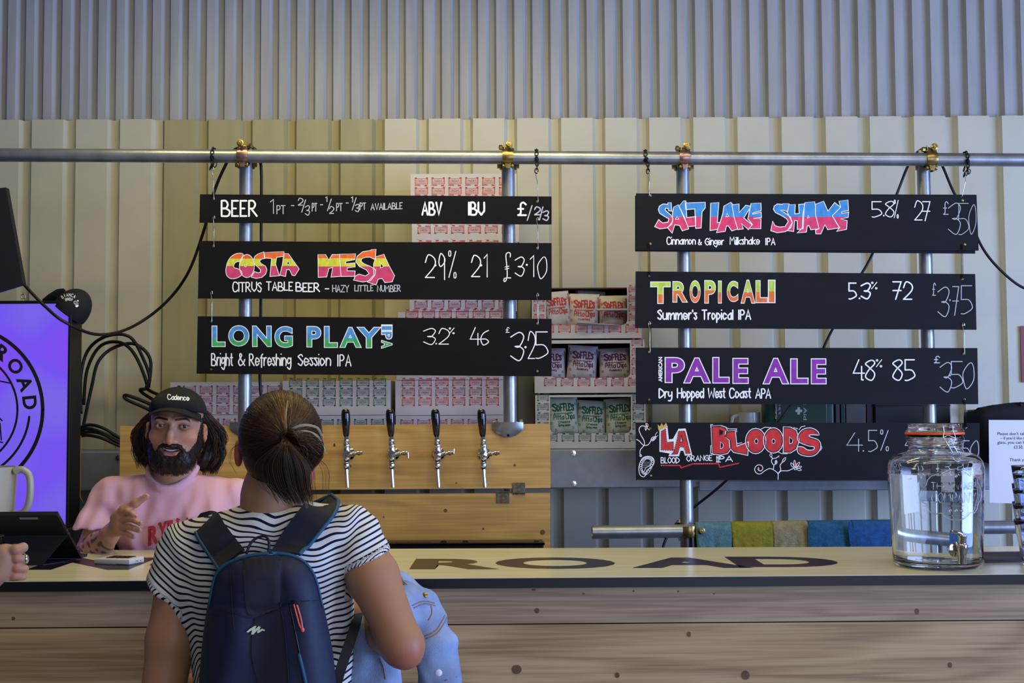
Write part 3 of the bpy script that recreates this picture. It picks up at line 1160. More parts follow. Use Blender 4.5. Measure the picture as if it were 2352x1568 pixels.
def fit_letter(t, ch, x0, yt, x1, yb, bands, mats, off=0.028, out=0.058, rot=None, outline='ink', lay=0.0005):
    """block letter from the built-in font with painted outline"""
    f0, f1 = mf(lay), mf(lay + 0.0003)
    if rot:
        cx, cy = (x0 + x1) / 2, (yt + yb) / 2
        hw, hh = (x1 - x0) / 2, (yb - yt) / 2

        def mk(f):
            # letters lie on their side: reading direction down (rot=1) or up (rot=-1)
            return lambda u, v: f(cx - rot * (v - cy), cy + rot * (u - cx))
        g0, g1 = mk(f0), mk(f1)
        x0, x1, yt, yb = cx - hh, cx + hh, cy - hw, cy + hw
    else:
        g0, g1 = f0, f1
    mb = MB()
    put_text(mb, ch, g0, x0, yt, x1, yb, off=out, mi=len(mats))
    m2 = MB()
    put_text(m2, ch, g1, x0, yt, x1, yb, off=off)
    if bands:
        bm = bmesh.new()
        vv = [bm.verts.new(v) for v in m2.v]
        for fc in m2.f:
            try:
                bm.faces.new([vv[j] for j in fc])
            except ValueError:
                pass
        bz = []
        for y in bands:
            a = f1((x0 + x1) / 2, y)
            bmesh.ops.bisect_plane(bm, geom=bm.verts[:] + bm.edges[:] + bm.faces[:], plane_co=a, plane_no=(0.015, 0, 1))
            bz.append(a.z)
        bm.verts.index_update()
        for fc in bm.faces:
            z = fc.calc_center_median().z
            mb.add([v.co.copy() for v in fc.verts], [tuple(range(len(fc.verts)))], sum(1 for b in bz if z < b))
        bm.free()
    else:
        mb.add(m2.v, m2.f, 0)
    obj('painted_letter', mb, [M[k] for k in mats] + [M[outline]], t, recalc=False)


def write(t, items, m, Y=YBD, name='chalk_writing', lay=0.0006):
    mb = MB()
    for it in items:
        hand(mb, it[0], mf(lay, Y), *it[1:6], **(it[6] if len(it) > 6 else {}))
    obj(name, mb, m, t, recalc=False, kind='stuff')


# --- left column
b1 = board([(459.5, 446), (1267, 451), (1267, 515), (458, 511)], 'narrow black board headed beer with ABV and IBU columns, topmost at left', M['board'])
holes(b1, [(491, 457), (491, 500), (1234, 463), (1234, 504)])
mbq = MB()
for s, x0, yb, h, x1, w_ in (('BEER', 509, 496, 35, 590, 4.2), ('ABV', 970, 493, 28, 1014, 4.4), ('IBU', 1077, 493, 28, 1112, 4.4), ('£', 1190, 494, 29, 1208, 4.2)):
    hand(mbq, s, mf(0.0007), x0, yb, h, x1, w=w_, gap=1.3)
obj('bold_writing', mbq, M['ink'], b1, recalc=False, kind='stuff')
mbq = MB()
for s, x0, yb, h, x1, w_, kw in (('1', 621, 490, 32, 628, 2, {}), ('PT', 636, 491, 19, 655, 2, {}), ('-', 669, 480, 16, 675, 2, {}), ('2', 685, 471, 16, 695, 2, {}), ('/', 693, 487, 28, 702, 2, {}),
                                 ('3', 701, 494, 22, 711, 2, {}), ('PT', 717, 485, 18, 728, 2, {}), ('-', 736, 478, 16, 741, 2, {}), ('1', 748, 463, 11, 751, 2, {}), ('/', 752, 484, 27, 761, 2, {}),
                                 ('2', 757, 490, 16, 766, 2, {}), ('PT', 773, 484, 17, 786, 2, {}), ('-', 795, 474, 16, 800, 2, {}), ('1', 807, 464, 12, 810, 2, {}), ('/', 809, 482, 28, 818, 2, {}),
                                 ('3', 816, 486, 17, 825, 2, {}), ('PT', 827, 481, 15, 840, 2, {}), ('AVAILABLE', 852, 482, 14, 924, 2, dict(rise=0.04)), ('/', 1211, 506, 34, 1222, 2.6, {}), ('2', 1228, 493, 18, 1240, 2.8, {}),
                                 ('/', 1239, 505, 30, 1247, 2.6, {}), ('3', 1247, 506, 22, 1260, 2.8, {})):
    hand(mbq, s, mf(0.0006), x0, yb, h, x1, w=w_, **kw)
obj('chalk_writing', mbq, M['chalk'], b1, recalc=False, kind='stuff')
b2 = board([(457.5, 553), (1267, 558), (1267, 689), (454.5, 685)], 'black board with orange, yellow and pink graffiti lettering, second down at left', M['board'])
holes(b2, [(490, 565), (486, 673), (1234, 570), (1234, 678)])
cA = lambda x, y: (430 + x / 3.92, 300 + y / 3.92)
costa = [
    (poly_smooth([(500, 1107), (450, 1105), (400, 1130), (365, 1180), (348, 1250), (355, 1300), (385, 1328), (420, 1332), (460, 1320), (492, 1295), (485, 1262), (450, 1240), (425, 1235), (418, 1215), (430, 1190), (455, 1178), (485, 1172), (498, 1140)]), []),
    (circ(537, 1218, 68, 104), [circ(525, 1217, 9, 7, 10)]),
    ([(690, 1090), (640, 1108), (610, 1130), (595, 1165), (605, 1200), (640, 1230), (662, 1255), (658, 1275), (640, 1280), (605, 1268), (588, 1300), (576, 1318), (620, 1330), (672, 1320), (707, 1290), (718, 1250), (705, 1220), (665, 1195), (650, 1175), (670, 1155), (700, 1150)], []),
    ([(690, 1097), (870, 1088), (872, 1130), (805, 1140), (795, 1200), (830, 1305), (745, 1312), (760, 1150), (695, 1145)], []),
    ([(870, 1105), (910, 1107), (1008, 1245), (970, 1305), (945, 1302), (922, 1252), (895, 1250), (885, 1312), (835, 1300), (858, 1200)], [[(905, 1172), (924, 1198), (897, 1206)]]),
]
mesa = [
    ([(1177, 1115), (1245, 1115), (1275, 1165), (1305, 1115), (1370, 1115), (1385, 1310), (1295, 1318), (1310, 1230), (1275, 1240), (1255, 1316), (1180, 1320)], []),
    ([(1370, 1112), (1515, 1108), (1510, 1160), (1430, 1175), (1425, 1197), (1510, 1190), (1512, 1225), (1440, 1235), (1440, 1262), (1512, 1262), (1508, 1310), (1385, 1312)], []),
    ([(1700, 1068), (1660, 1070), (1650, 1078), (1580, 1090), (1530, 1130), (1518, 1180), (1550, 1222), (1612, 1252), (1638, 1285), (1605, 1308), (1545, 1290), (1512, 1310), (1498, 1345), (1580, 1362), (1650, 1350), (1690, 1300), (1697, 1252), (1650, 1222), (1592, 1198), (1564, 1175), (1572, 1152), (1600, 1140), (1645, 1138), (1693, 1162)], []),
    ([(1700, 1135), (1770, 1112), (1820, 1220), (1867, 1305), (1845, 1360), (1780, 1368), (1755, 1330), (1720, 1335), (1700, 1388), (1622, 1362), (1680, 1300), (1678, 1200)], [[(1745, 1190), (1767, 1225), (1738, 1236)]]),
]
letter_polys(b2, costa, cA, [cA(0, 1152)[1], cA(0, 1218)[1]], ['orange', 'yellow', 'pink'], ow=1.5)
letter_polys(b2, mesa, cA, [cA(0, 1148)[1], cA(0, 1222)[1]], ['orange', 'yellow', 'pink'], ow=1.5)
write(b2, [('CITRUS', 535, 669, 21, 600, 2.6, dict(jit=0.05)), ('TABLE', 612, 667, 19, 672, 2.6, dict(jit=0.06)), ('BEER', 680, 669, 19, 734, 3.0, dict(jit=0.05)), ('-', 747, 669, 12, 755, 2.6)], M['ink'], name='subtitle')
write(b2, [('HAZY', 764, 670, 15, 801, 2.1, dict(jit=0.06)), ('LITTLE', 815, 668, 13, 857, 2.1, dict(jit=0.05)), ('NUMBER', 867, 669, 14, 920, 2.1, dict(jit=0.06))], M['chalk'], name='subtitle')
write(b2, [('2', 977, 637, 52, 998, 2.6), ('·', 1000, 640, 62, 1001, 5.0), ('9', 1008, 642, 60, 1021, 2.4), ('%', 1031, 637, 60, 1047, 2.2), ('2', 1083, 635, 49, 1102, 2.6), ('·', 1105, 640, 62, 1106, 5), ('1', 1112, 636, 52, 1119, 2.4)], M['ink'], name='price_writing')
mbq = MB()
f = mf(0.0006)
ribbon(mbq, [(p.x, p.y) for p in cat_rom([(1172, 590, 0), (1172, 582, 0), (1167, 580, 0), (1162, 586, 0), (1164, 610, 0), (1165, 632, 0), (1162, 644, 0), (1158, 646, 0), (1158, 640, 0), (1164, 638, 0), (1173, 638, 0)], 5)], 2.3, f)
ribbon(mbq, [(1160, 613), (1169, 611)], 1.8, f)
ribbon(mbq, [(1160, 618), (1169, 616)], 1.8, f)
hand(mbq, '3', f, 1183, 634, 44, 1204, w=2.3)
hand(mbq, '·', f, 1210, 634, 52, 1211, w=4.5)
hand(mbq, '1', f, 1218, 635, 48, 1226, w=2.3)
hand(mbq, '0', f, 1236, 640, 50, 1255, w=2.0)
obj('price_writing', mbq, M['ink'], b2, recalc=False, kind='stuff')

b3 = board([(454, 726), (1267, 732), (1267, 864), (451.5, 858)], 'black board with blue over green block lettering, lowest at left', M['board'])
holes(b3, [(485, 738), (485, 848), (1234, 743), (1234, 852)])
for ch, x0, yt, x1, yb in (('L', 486, 748, 518, 796), ('O', 524, 747, 573, 795), ('N', 579, 748, 624, 796), ('G', 630, 749, 673, 798), ('P', 704, 749, 738, 797), ('L', 744, 749, 776, 798), ('A', 781, 751, 829, 798), ('Y', 823, 751, 872, 799)):
    fit_letter(b3, ch, x0 + 3.5, yt + 3, x1 - 3.5, yb - 3, [778], ['skyblue', 'green'])
for ch, y0, y1, mm in (('I', 750, 756, 'skyblue'), ('P', 763, 777, 'skyblue'), ('A', 783, 798, 'green')):
    fit_letter(b3, ch, 878, y0, 899, y1, None, [mm], off=0.02, out=0.085, rot=1)
write(b3, [('Bright', 486, 839, 27, 534, 2.9, dict(gap=1.2)), ('&', 548, 839, 27, 562, 2.8), ('Refreshing', 573, 839, 26, 668, 2.9, dict(gap=1.2)), ('Session', 685, 839, 25, 759, 2.9), ('IPA', 776, 840, 25, 806, 2.8, dict(gap=1.6))], M['ink'], name='subtitle')
write(b3, [('3', 973, 791, 37, 1000, 2.2), ('.', 1002, 789, 30, 1003, 3.6), ('2', 1008, 790, 36, 1030, 2.2), ('%', 1032, 766, 13, 1043, 1.8), ('46', 1080, 792, 40, 1122, 2.3)], M['ink'], name='figures')
write(b3, [('£', 1162, 763, 11, 1170, 1.6), ('3', 1173, 828, 65, 1203, 2.6), ('·', 1207, 830, 66, 1208, 5), ('2', 1213, 823, 62, 1228, 2.3), ('5', 1231, 822, 60, 1257, 2.4)], M['ink'], name='price_writing')

# --- right column
YB2 = YBD + BT + 0.002
b4b = board([(1459, 449), (2240, 458), (2240, 582), (1459, 577)], 'second blank black board doubled up behind the blue and pink lettered board', M['board2'], Y=YB2)
b4 = board([(1461, 444), (2243, 447), (2248, 575), (1461, 574)], 'black board with blue over pink graffiti lettering, topmost at right', M['board2'])
holes(b4, [(1494, 449), (1494, 560), (2211, 460), (2216, 561)])
cC = lambda x, y: (1420 + x / 3.92, 300 + y / 3.92)
cG = lambda x, y: (1500 + x / 4.8, 440 + y / 4.8)
salt = [
    ([(200, 122), (165, 122), (160, 140), (110, 135), (70, 160), (57, 200), (75, 240), (130, 275), (175, 300), (165, 335), (110, 345), (85, 330), (62, 308), (18, 385), (75, 410), (150, 400), (205, 360), (220, 300), (195, 255), (145, 215), (130, 195), (145, 180), (165, 185), (172, 210), (205, 215)], []),
    ([(228, 170), (278, 145), (345, 280), (392, 410), (322, 432), (292, 372), (240, 365), (210, 457), (162, 400), (215, 330), (215, 230)], [[(262, 275), (284, 302), (248, 305)]]),
    ([(285, 160), (335, 103), (362, 103), (372, 285), (470, 275), (470, 378), (385, 385)], []),
    ([(355, 124), (575, 118), (575, 180), (540, 222), (530, 400), (470, 405), (460, 190), (360, 198)], []),
]
lake = [
    ([(635, 127), (725, 120), (708, 340), (775, 338), (782, 405), (628, 428)], []),
    ([(780, 160), (857, 118), (905, 170), (935, 410), (868, 432), (830, 378), (808, 378), (795, 437), (700, 452), (740, 335), (770, 240)], [[(815, 240), (834, 270), (805, 277)]]),
    ([(870, 145), (948, 135), (950, 230), (1022, 150), (1080, 162), (1000, 290), (1092, 365), (1050, 418), (975, 350), (995, 410), (935, 418), (890, 270)], []),
    ([(1080, 130), (1190, 126), (1192, 208), (1100, 235), (1100, 248), (1192, 225), (1195, 285), (1105, 295), (1190, 300), (1188, 408), (1058, 408), (1095, 362), (1045, 300)], []),
]
shake = [
    ([(1500, 133), (1430, 133), (1425, 140), (1370, 135), (1335, 160), (1327, 195), (1350, 230), (1420, 265), (1475, 300), (1490, 330), (1455, 385), (1390, 390), (1345, 375), (1318, 325), (1298, 430), (1370, 452), (1460, 440), (1520, 395), (1535, 340), (1515, 280), (1450, 230), (1405, 205), (1440, 205), (1480, 220)], []),
    ([(1498, 145), (1568, 142), (1562, 245), (1612, 240), (1605, 142), (1668, 135), (1655, 408), (1590, 415), (1590, 320), (1560, 318), (1550, 438), (1482, 430), (1535, 340), (1480, 230)], []),
    ([(1675, 120), (1782, 112), (1830, 408), (1740, 420), (1720, 375), (1700, 378), (1690, 445), (1588, 455), (1645, 400), (1650, 260)], [[(1710, 262), (1722, 286), (1702, 292)]]),
    ([(2050, 105), (2148, 92), (2155, 208), (2080, 222), (2080, 240), (2158, 225), (2150, 285), (2070, 300), (2140, 320), (2133, 415), (2025, 438), (2055, 395), (1975, 265), (2068, 172)], []),
    ([(1790, 140), (1880, 105), (1928, 215), (2002, 120), (2068, 172), (1975, 265), (2055, 400), (1925, 418), (1895, 365), (1850, 465), (1795, 465), (1790, 425), (1830, 408), (1790, 250)], []),
]
by = 440 + 278 / 4.8
for set_ in (salt, lake, shake):
    letter_polys(b4, set_, cG, [by], ['blue', 'rose'], ow=1.7)
write(b4, [('Cinnamon', 1532, 561, 16, 1597, 2.4, dict(jit=0.03)), ('&', 1604, 562, 12, 1611, 2.2), ('Ginger', 1620, 562, 15, 1662, 2.4, dict(jit=0.04)), ('Milkshake', 1677, 561, 16, 1744, 2.4, dict(jit=0.04)), ('IPA', 1759, 562, 15, 1780, 2.4, dict(gap=1.6))], M['ink'], name='subtitle')
write(b4, [('5', 2003, 498, 35, 2024, 2.3), ('.', 2030, 495, 30, 2031, 3.4), ('8', 2034, 498, 36, 2053, 2.2), ('%', 2054, 500, 40, 2063, 1.8), ('2', 2101, 505, 44, 2118, 2.3), ('7', 2119, 507, 44, 2136, 2.3)], M['ink'], name='figures')
write(b4, [('£', 2167, 492, 29, 2178, 1.9), ('3', 2178, 538, 72, 2206, 1.7), ('.', 2201, 503, 30, 2202, 3.0), ('5', 2202, 538, 71, 2224, 1.5), ('0', 2226, 538, 68, 2241, 1.4)], M['chalk'], name='price_writing')

b5 = board([(1460, 623), (2240, 629), (2243, 757), (1459, 753)], 'black board with lime over orange lettering, second down at right', M['board2'])
holes(b5, [(1491, 634), (1491, 743), (2210, 640), (2212, 746)])
for ch, x0, yt, x1, yb, sp in (('T', 1494, 647, 1540, 697, 676), ('R', 1544, 646, 1578, 694, 668), ('O', 1582, 644, 1611, 695, 668), ('P', 1617, 644, 1645, 696, 667), ('I', 1648, 645, 1659, 696, 671), ('C', 1668, 645, 1697, 693, 668),
                               ('A', 1701, 643, 1735, 696, 671), ('L', 1735, 644, 1764, 695, 670), ('I', 1765, 643, 1780, 695, 669)):
    fit_letter(b5, ch, x0 + 3.5, yt + 3, x1 - 3.5, yb - 3, [sp], ['lime', 'torange'])
write(b5, [("Summer's", 1511, 733, 21, 1600, 3.3, dict(gap=1.3)), ('Tropical', 1613, 733, 21, 1683, 3.3, dict(gap=1.4)), ('IPA', 1697, 733, 21, 1724, 3.2, dict(gap=1.4))], M['ink'], name='subtitle')
write(b5, [('5', 1950, 686, 36, 1966, 3.2), ('.', 1974, 685, 30, 1975, 4.0), ('3', 1978, 686, 36, 1999, 3.4), ('%', 2002, 663, 15, 2014, 2.0), ('72', 2051, 687, 40, 2094, 3.2, dict(gap=0.9))], M['ink'], name='figures')
write(b5, [('£', 2142, 678, 28, 2149, 1.8), ('3', 2154, 727, 68, 2180, 2.0), ('.', 2182, 689, 30, 2183, 3.6), ('7', 2188, 724, 66, 2202, 1.9), ('5', 2208, 720, 64, 2232, 1.9)], M['chalk'], name='price_writing')

b6 = board([(1460, 798), (2245, 799), (2247, 928), (1461, 928)], 'black board with plain purple block lettering, third down at right', M['board2'])
holes(b6, [(1491, 808), (1491, 918), (2214, 812), (2215, 917)])
for ch, x0, yt, x1, yb in (('P', 1527, 820, 1573, 879), ('A', 1571, 821, 1631, 880), ('L', 1636, 820, 1676, 880), ('E', 1682, 822, 1720, 881), ('A', 1753, 822, 1811, 882), ('L', 1815, 823, 1857, 882), ('E', 1862, 823, 1899, 882)):
    fit_letter(b6, ch, x0 + 4.5, yt + 4, x1 - 4.5, yb - 4, None, ['purple'])
mbq = MB()
put_text(mbq, 'AMERICAN', lambda u, v: mf(0.0006)(1516.5 + (v - 848), 848 - (u - 1516)), 1488, 844, 1544, 852.5, off=0.035)
obj('small_side_writing', mbq, M['ink'], b6, recalc=False, kind='stuff')
write(b6, [('Dry', 1514, 913, 20, 1543, 3.2, dict(gap=1.2)), ('Hopped', 1556, 913, 21, 1616, 3.2), ('West', 1627, 913, 21, 1665, 3.1), ('Coast', 1676, 913, 21, 1724, 3.1), ('APA', 1736, 914, 21, 1770, 2.9, dict(gap=0.9))], M['ink'], name='subtitle')
write(b6, [('4', 1960, 872, 46, 1979, 3.0), ('.', 1982, 872, 30, 1983, 3.8), ('8', 1988, 873, 46, 2009, 3.0), ('%', 2013, 842, 16, 2025, 2.0), ('85', 2051, 873, 47, 2100, 3.0, dict(gap=1.0))], M['ink'], name='figures')
write(b6, [('£', 2146, 833, 15, 2158, 2.4), ('3', 2159, 900, 68, 2186, 2.0), ('·', 2182, 886, 48, 2183, 4), ('5', 2185, 890, 60, 2210, 2.0), ('0', 2213, 893, 60, 2236, 2.0)], M['chalk'], name='price_writing')

b7 = board([(1460, 970), (2250, 971), (2251, 1103), (1461, 1102)], 'black board with red lettering and white flower doodles, lowest at right', M['board2'])
holes(b7, [(1493, 983), (1495, 1092), (2218, 982)])
cE = lambda x, y: (1420 + x / 3.564, 680 + y / 3.564)
cF = lambda x, y: (1640 + x / 3.794, 900 + y / 3.794)
# white ground shapes first, red on top with a dark gap
la_w = [[(340, 1095), (400, 1065), (412, 1175), (450, 1170), (495, 1088), (550, 1085), (602, 1298), (548, 1302), (535, 1262), (508, 1262), (495, 1307), (415, 1307), (425, 1285), (340, 1270)]]
la_r = [([(352, 1105), (388, 1085), (398, 1195), (452, 1190), (452, 1262), (350, 1258)], []),
        ([(495, 1105), (543, 1102), (590, 1285), (555, 1288), (540, 1235), (505, 1232), (485, 1290), (435, 1295), (455, 1275), (478, 1190)], [[(515, 1135), (527, 1190), (507, 1195)]])]
letter_polys(b7, la_w, cE, None, ['ink'], ow=1.6, layer0=0.0004)
letter_polys(b7, la_r, cE, None, ['red'], ow=1.4, layer0=0.0009, outline='ink_black')
bl_r = [
    ([(765, 1068), (840, 1065), (880, 1080), (893, 1110), (872, 1145), (915, 1175), (925, 1235), (892, 1280), (840, 1292), (775, 1285)], [[(830, 1092), (858, 1105), (852, 1128), (830, 1135)], [(838, 1192), (860, 1210), (857, 1240), (836, 1248)]]),
    ([(885, 1110), (958, 1105), (962, 1200), (968, 1220), (1058, 1192), (1055, 1297), (945, 1270), (920, 1240), (915, 1180), (880, 1150)], []),
    (circ(1125, 1185, 76, 96), [circ(1130, 1187, 13, 20, 14)]),
    (circ(1270, 1180, 74, 96), [circ(1271, 1187, 13, 18, 14)]),
    ([(1355, 1075), (1410, 1078), (1455, 1105), (1475, 1180), (1455, 1245), (1410, 1275), (1355, 1275)], [[(1402, 1152), (1430, 1175), (1425, 1200), (1402, 1208)]]),
    (poly_smooth([(1638, 1140), (1620, 1105), (1570, 1085), (1510, 1100), (1475, 1150), (1490, 1195), (1560, 1218), (1597, 1228), (1592, 1250), (1550, 1250), (1520, 1230), (1475, 1232), (1480, 1280), (1540, 1302), (1600, 1297), (1640, 1260), (1650, 1210), (1625, 1175), (1570, 1160), (1565, 1145), (1590, 1140)], 3), []),
]


def grow(poly, k):
    cx = sum(p[0] for p in poly) / len(poly)
    cy = sum(p[1] for p in poly) / len(poly)
    return [(cx + (x - cx) + k * (x - cx) / max(math.hypot(x - cx, y - cy), 1), cy + (y - cy) + k * (y - cy) / max(math.hypot(x - cx, y - cy), 1)) for x, y in poly]


letter_polys(b7, [(o, h) for o, h in bl_r], cE, None, ['red'], ow=1.6, layer0=0.0006, outline='ink_black', dl=0.0003)
mbq = MB()
for i, (o, h) in enumerate(bl_r):
    g = grow(o, 8)
    ribbon(mbq, [cE(*p) for p in g + [g[0], g[1]]], 1.7, mf(0.00058 + 0.0003 * i))
    for hh in h:
        ribbon(mbq, [cE(*p) for p in hh + [hh[0], hh[1]]], 1.2, mf(0.0009 + 0.0003 * i))
# accent ticks round the letters
for st in ([(757, 1072), (757, 1050), (775, 1050)], [(880, 1072), (905, 1085), (968, 1085), (970, 1110)], [(757, 1220), (755, 1285), (785, 1298)], [(1165, 1090), (1200, 1072), (1250, 1075)],
           [(1435, 1075), (1470, 1085)], [(1480, 1092), (1500, 1068), (1530, 1062)], [(1655, 1215), (1668, 1240), (1655, 1262)], [(1310, 1275), (1340, 1288), (1385, 1290)], [(970, 1200), (980, 1206), (1012, 1198)],
           [(1530, 1142), (1545, 1128)]):
    ribbon(mbq, [cE(*p) for p in st], 1.4, mf(0.0006))
# stitch dots on LA
for poly in (la_r[0][0], la_r[1][0]):
    q = poly + [poly[0]]
    for a, b in zip(q[:-1], q[1:]):
        n = max(1, int(math.hypot(b[0] - a[0], b[1] - a[1]) / 13))
        for k in range(n):
            ribbon(mbq, [cE(a[0] + (b[0] - a[0]) * k / n, a[1] + (b[1] - a[1]) * k / n)], 1.2, mf(0.0016))
obj('letter_outline', mbq, M['ink'], b7, recalc=False, kind='stuff')
# crown, flowers, paisley, vine
mbq = MB()
mbq.flat([mf(0.0008)(*cE(*p)) for p in [(330, 1098), (322, 1050), (342, 1065), (355, 1038), (372, 1060), (392, 1035), (405, 1068), (400, 1075)]])
obj('crown_doodle', mbq, M['gold'], b7, recalc=False)
mbq = MB()
f6 = mf(0.0006)


def curve2(pts, w=1.7, cv=cE, closed=False, mi=0, m=None):
    q = [(p.x, p.y) for p in cat_rom([(*cv(*p), 0) for p in pts], 5, closed)]
    if closed:
        q.append(q[0])
    ribbon(m or mbq, q, w, f6, mi)


curve2([(150, 1172), (172, 1185), (195, 1210), (210, 1222)])
curve2([(222, 1065), (190, 1062), (170, 1090), (185, 1135), (210, 1180), (212, 1218), (180, 1260), (180, 1300)])
curve2([(210, 1222), (245, 1215), (272, 1175)])
curve2(circ(184, 1305, 7, 7, 8), closed=True)
for (cx, cy, a) in ((236, 1052, 0.7), (226, 1076, 1.6), (244, 1074, 1.1), (285, 1160, 2.5), (300, 1158, 2.1), (292, 1168, 2.3)):
    c_, s_ = math.cos(a), math.sin(a)
    curve2([(cx + 22 * c_, cy + 22 * s_), (cx - 6 * s_, cy + 8 * c_), (cx - 14 * c_, cy - 14 * s_), (cx + 8 * s_, cy - 8 * c_)], 1.3, closed=True)
curve2([(300, 1150), (308, 1125), (322, 1112)], 1.0)
curve2([(305, 1155), (325, 1140)], 1.0)
# paisley
curve2([(240, 1312), (205, 1325), (180, 1360), (168, 1410), (178, 1460), (205, 1478), (225, 1462), (235, 1425), (275, 1395), (295, 1355), (278, 1318)], 1.6, closed=True)
curve2([(240, 1330), (210, 1350), (195, 1390), (198, 1435), (215, 1430), (225, 1405), (258, 1385), (270, 1350)], 1.3, closed=True)
for k in range(26):
    a = 2 * PI * k / 26
    x = 232 + 46 * math.cos(a) - 12 * math.sin(a)
    y = 1385 + 68 * math.sin(a) - 18 * math.cos(a) ** 2
    curve2([(x + 9 * math.cos(t), y + 9 * math.sin(t)) for t in (0, 1.2, 2.4, 3.6, 4.8)], 0.9, closed=True)
for k in range(18):
    ribbon(mbq, [cE(215 + (k % 5) * 11 - (k // 5) * 3, 1358 + (k // 5) * 14)], 1.4, f6)
# vine
curve2([(1308, 1500), (1308, 1455), (1285, 1430), (1245, 1410), (1205, 1425), (1160, 1455), (1125, 1440), (1118, 1410), (1140, 1382), (1172, 1385), (1184, 1410), (1165, 1430), (1145, 1420), (1148, 1402)])
curve2([(1308, 1455), (1335, 1430), (1390, 1428), (1440, 1405)])
curve2([(1312, 1445), (1330, 1420), (1325, 1385), (1345, 1355)])
curve2([(1270, 1412), (1275, 1385), (1290, 1365), (1292, 1345)])
curve2([(1270, 1380), (1255, 1355), (1262, 1330), (1290, 1325), (1312, 1310)])
curve2([(1262, 1330), (1255, 1312)])
for (cx, cy, a, l) in ((1250, 1302, 1.5, 15), (1357, 1340, 2.2, 24), (1292, 1358, 1.6, 16), (1445, 1370, 1.5, 28), (1470, 1378, 2.2, 24), (1425, 1382, 1.0, 22), (1478, 1400, 2.9, 24), (1480, 1418, 3.4, 20), (1455, 1408, 2.4, 18)):
    c_, s_ = math.cos(a), -math.sin(a)
    d = -1 if a > 1.57 else 1
    c_ = abs(c_) if a > 1.57 else -abs(c_)
    curve2([(cx + l * c_, cy + l * s_), (cx - 9 * s_, cy + 9 * c_), (cx - l * c_, cy - l * s_), (cx + 9 * s_, cy - 9 * c_)], 1.3, closed=True)
hand(mbq, 'BLOOD', f6, *cE(350, 1365), 12.5, cE(498, 0)[0], w=2.0)
hand(mbq, 'ORANGE', f6, *cE(562, 1350), 12, cE(768, 0)[0], w=2.0, rise=0.03)
hand(mbq, 'IPA', f6, *cE(808, 1352), 12, cE(935, 0)[0], w=2.2)
hand(mbq, '-', f6, *cE(803, 1342), 12, cE(838, 0)[0], w=1.8)
hand(mbq, '-', f6, *cE(803, 1378), 12, cE(838, 0)[0], w=1.8)
obj('chalk_doodle', mbq, M['ink'], b7, recalc=False, kind='stuff')
mbq = MB()
zz_ = [(352, 1385), (505, 1385), (515, 1405), (610, 1372), (820, 1370), (832, 1400), (985, 1367)]
ribbon(mbq, [cE(*p) for p in zz_], 3.0, mf(0.0006))
for (cx, cy, a) in ((238, 1060, 0.7), (228, 1082, 1.6), (290, 1162, 2.3), (1355, 1345, 2.2), (1446, 1372, 1.5), (1470, 1385, 2.2), (1314, 1310, 0), (1152, 1415, 0), (1480, 1405, 0)):
    mbq.flat([mf(0.0005)(*cE(cx + 8 * math.cos(t * PI / 4), cy + 11 * math.sin(t * PI / 4))) for t in range(8)])
obj('red_doodle', mbq, M['red'], b7, recalc=False, kind='stuff')
mbq = MB()
for a, b in zip(zz_[:-1], zz_[1:]):
    n = max(2, int(math.hypot(b[0] - a[0], b[1] - a[1]) / 17))
    for k in range(n):
        ribbon(mbq, [cE(a[0] + (b[0] - a[0]) * k / n, a[1] + (b[1] - a[1]) * k / n)], 1.1, mf(0.0008))
obj('stitch_dots', mbq, M['ink'], b7, recalc=False, kind='stuff')
write(b7, [('4', 1945, 1036, 42, 1972, 2.0), ('.', 1983, 1035, 30, 1984, 3.4), ('5', 1995, 1036, 48, 2014, 2.0), ('%', 2023, 1034, 46, 2040, 2.0), ('4', 2079, 1036, 40, 2100, 2.0), ('7', 2104, 1036, 40, 2122, 2.0)], M['chalk'], name='figures')
write(b7, [('£', 2150, 1046, 36, 2162, 1.9), ('3', 2166, 1058, 50, 2190, 1.9), ('.', 2196, 1045, 30, 2197, 3.0), ('5', 2212, 1046, 34, 2226, 1.9), ('0', 2230, 1058, 46, 2247, 1.8)], M['chalk'], name='price_writing')


# ------------------------------------------------------------------ chains, hooks, ties
def chain(px, lab, n_front, skew=0.0, tail=2):
    x = P(px, 350, YB, KS).x
    yb = yk(YB, x)
    z = bar_z(x)
    t = empty('chain', (x, yb, z - 0.06), lab, 'chain', 'chains over the top bar')
    path = []
    rr = R + 0.0045
    for i in range(8):                                  # over the bar, back to front
        a = math.radians(210 - i * 240 / 7)
        path.append(Vector((x + skew * 0.004 * i, yb + rr * math.cos(a), z + rr * math.sin(a))))
    path = path[::-1] if path[0].y < yb else path
    for i in range(n_front):
        path.append(Vector((x + 0.002 * math.sin(i) + skew * 0.02 + skew * 0.006 * i, yb - rr + 0.001 * i, z - 0.008 - 0.0128 * i)))
    for i, (a, b) in enumerate(zip(path[:-1], path[1:])):
        link(t, a, b, i)
    last = path[-1]
    for i in range(tail):
        a = last + Vector((0.008 * (1 if i % 2 else -1), 0.004, -0.004 + 0.010 * i))
        link(t, a, a + Vector((0.003, 0, 0.010)), i)
    return last


def link(t, a, b, i):
    c = (a + b) / 2
    d = (b - a).normalized()
    s = Vector((1, 0, 0)) if i % 2 else d.cross(Vector((1, 0, 0))).normalized()
    s = (s - d * s.dot(d)).normalized()
    L_, W_ = 0.0098, 0.0058
    pts = []
    for k in range(12):
        ang = 2 * PI * k / 12
        pts.append(c + s * (W_ * math.cos(ang)) + d * (L_ * math.sin(ang)))
    mb = MB()
    mb.tube(pts, 0.0019, 6, closed=True)
    obj('link', mb, M['black_metal'], t, smooth='all')


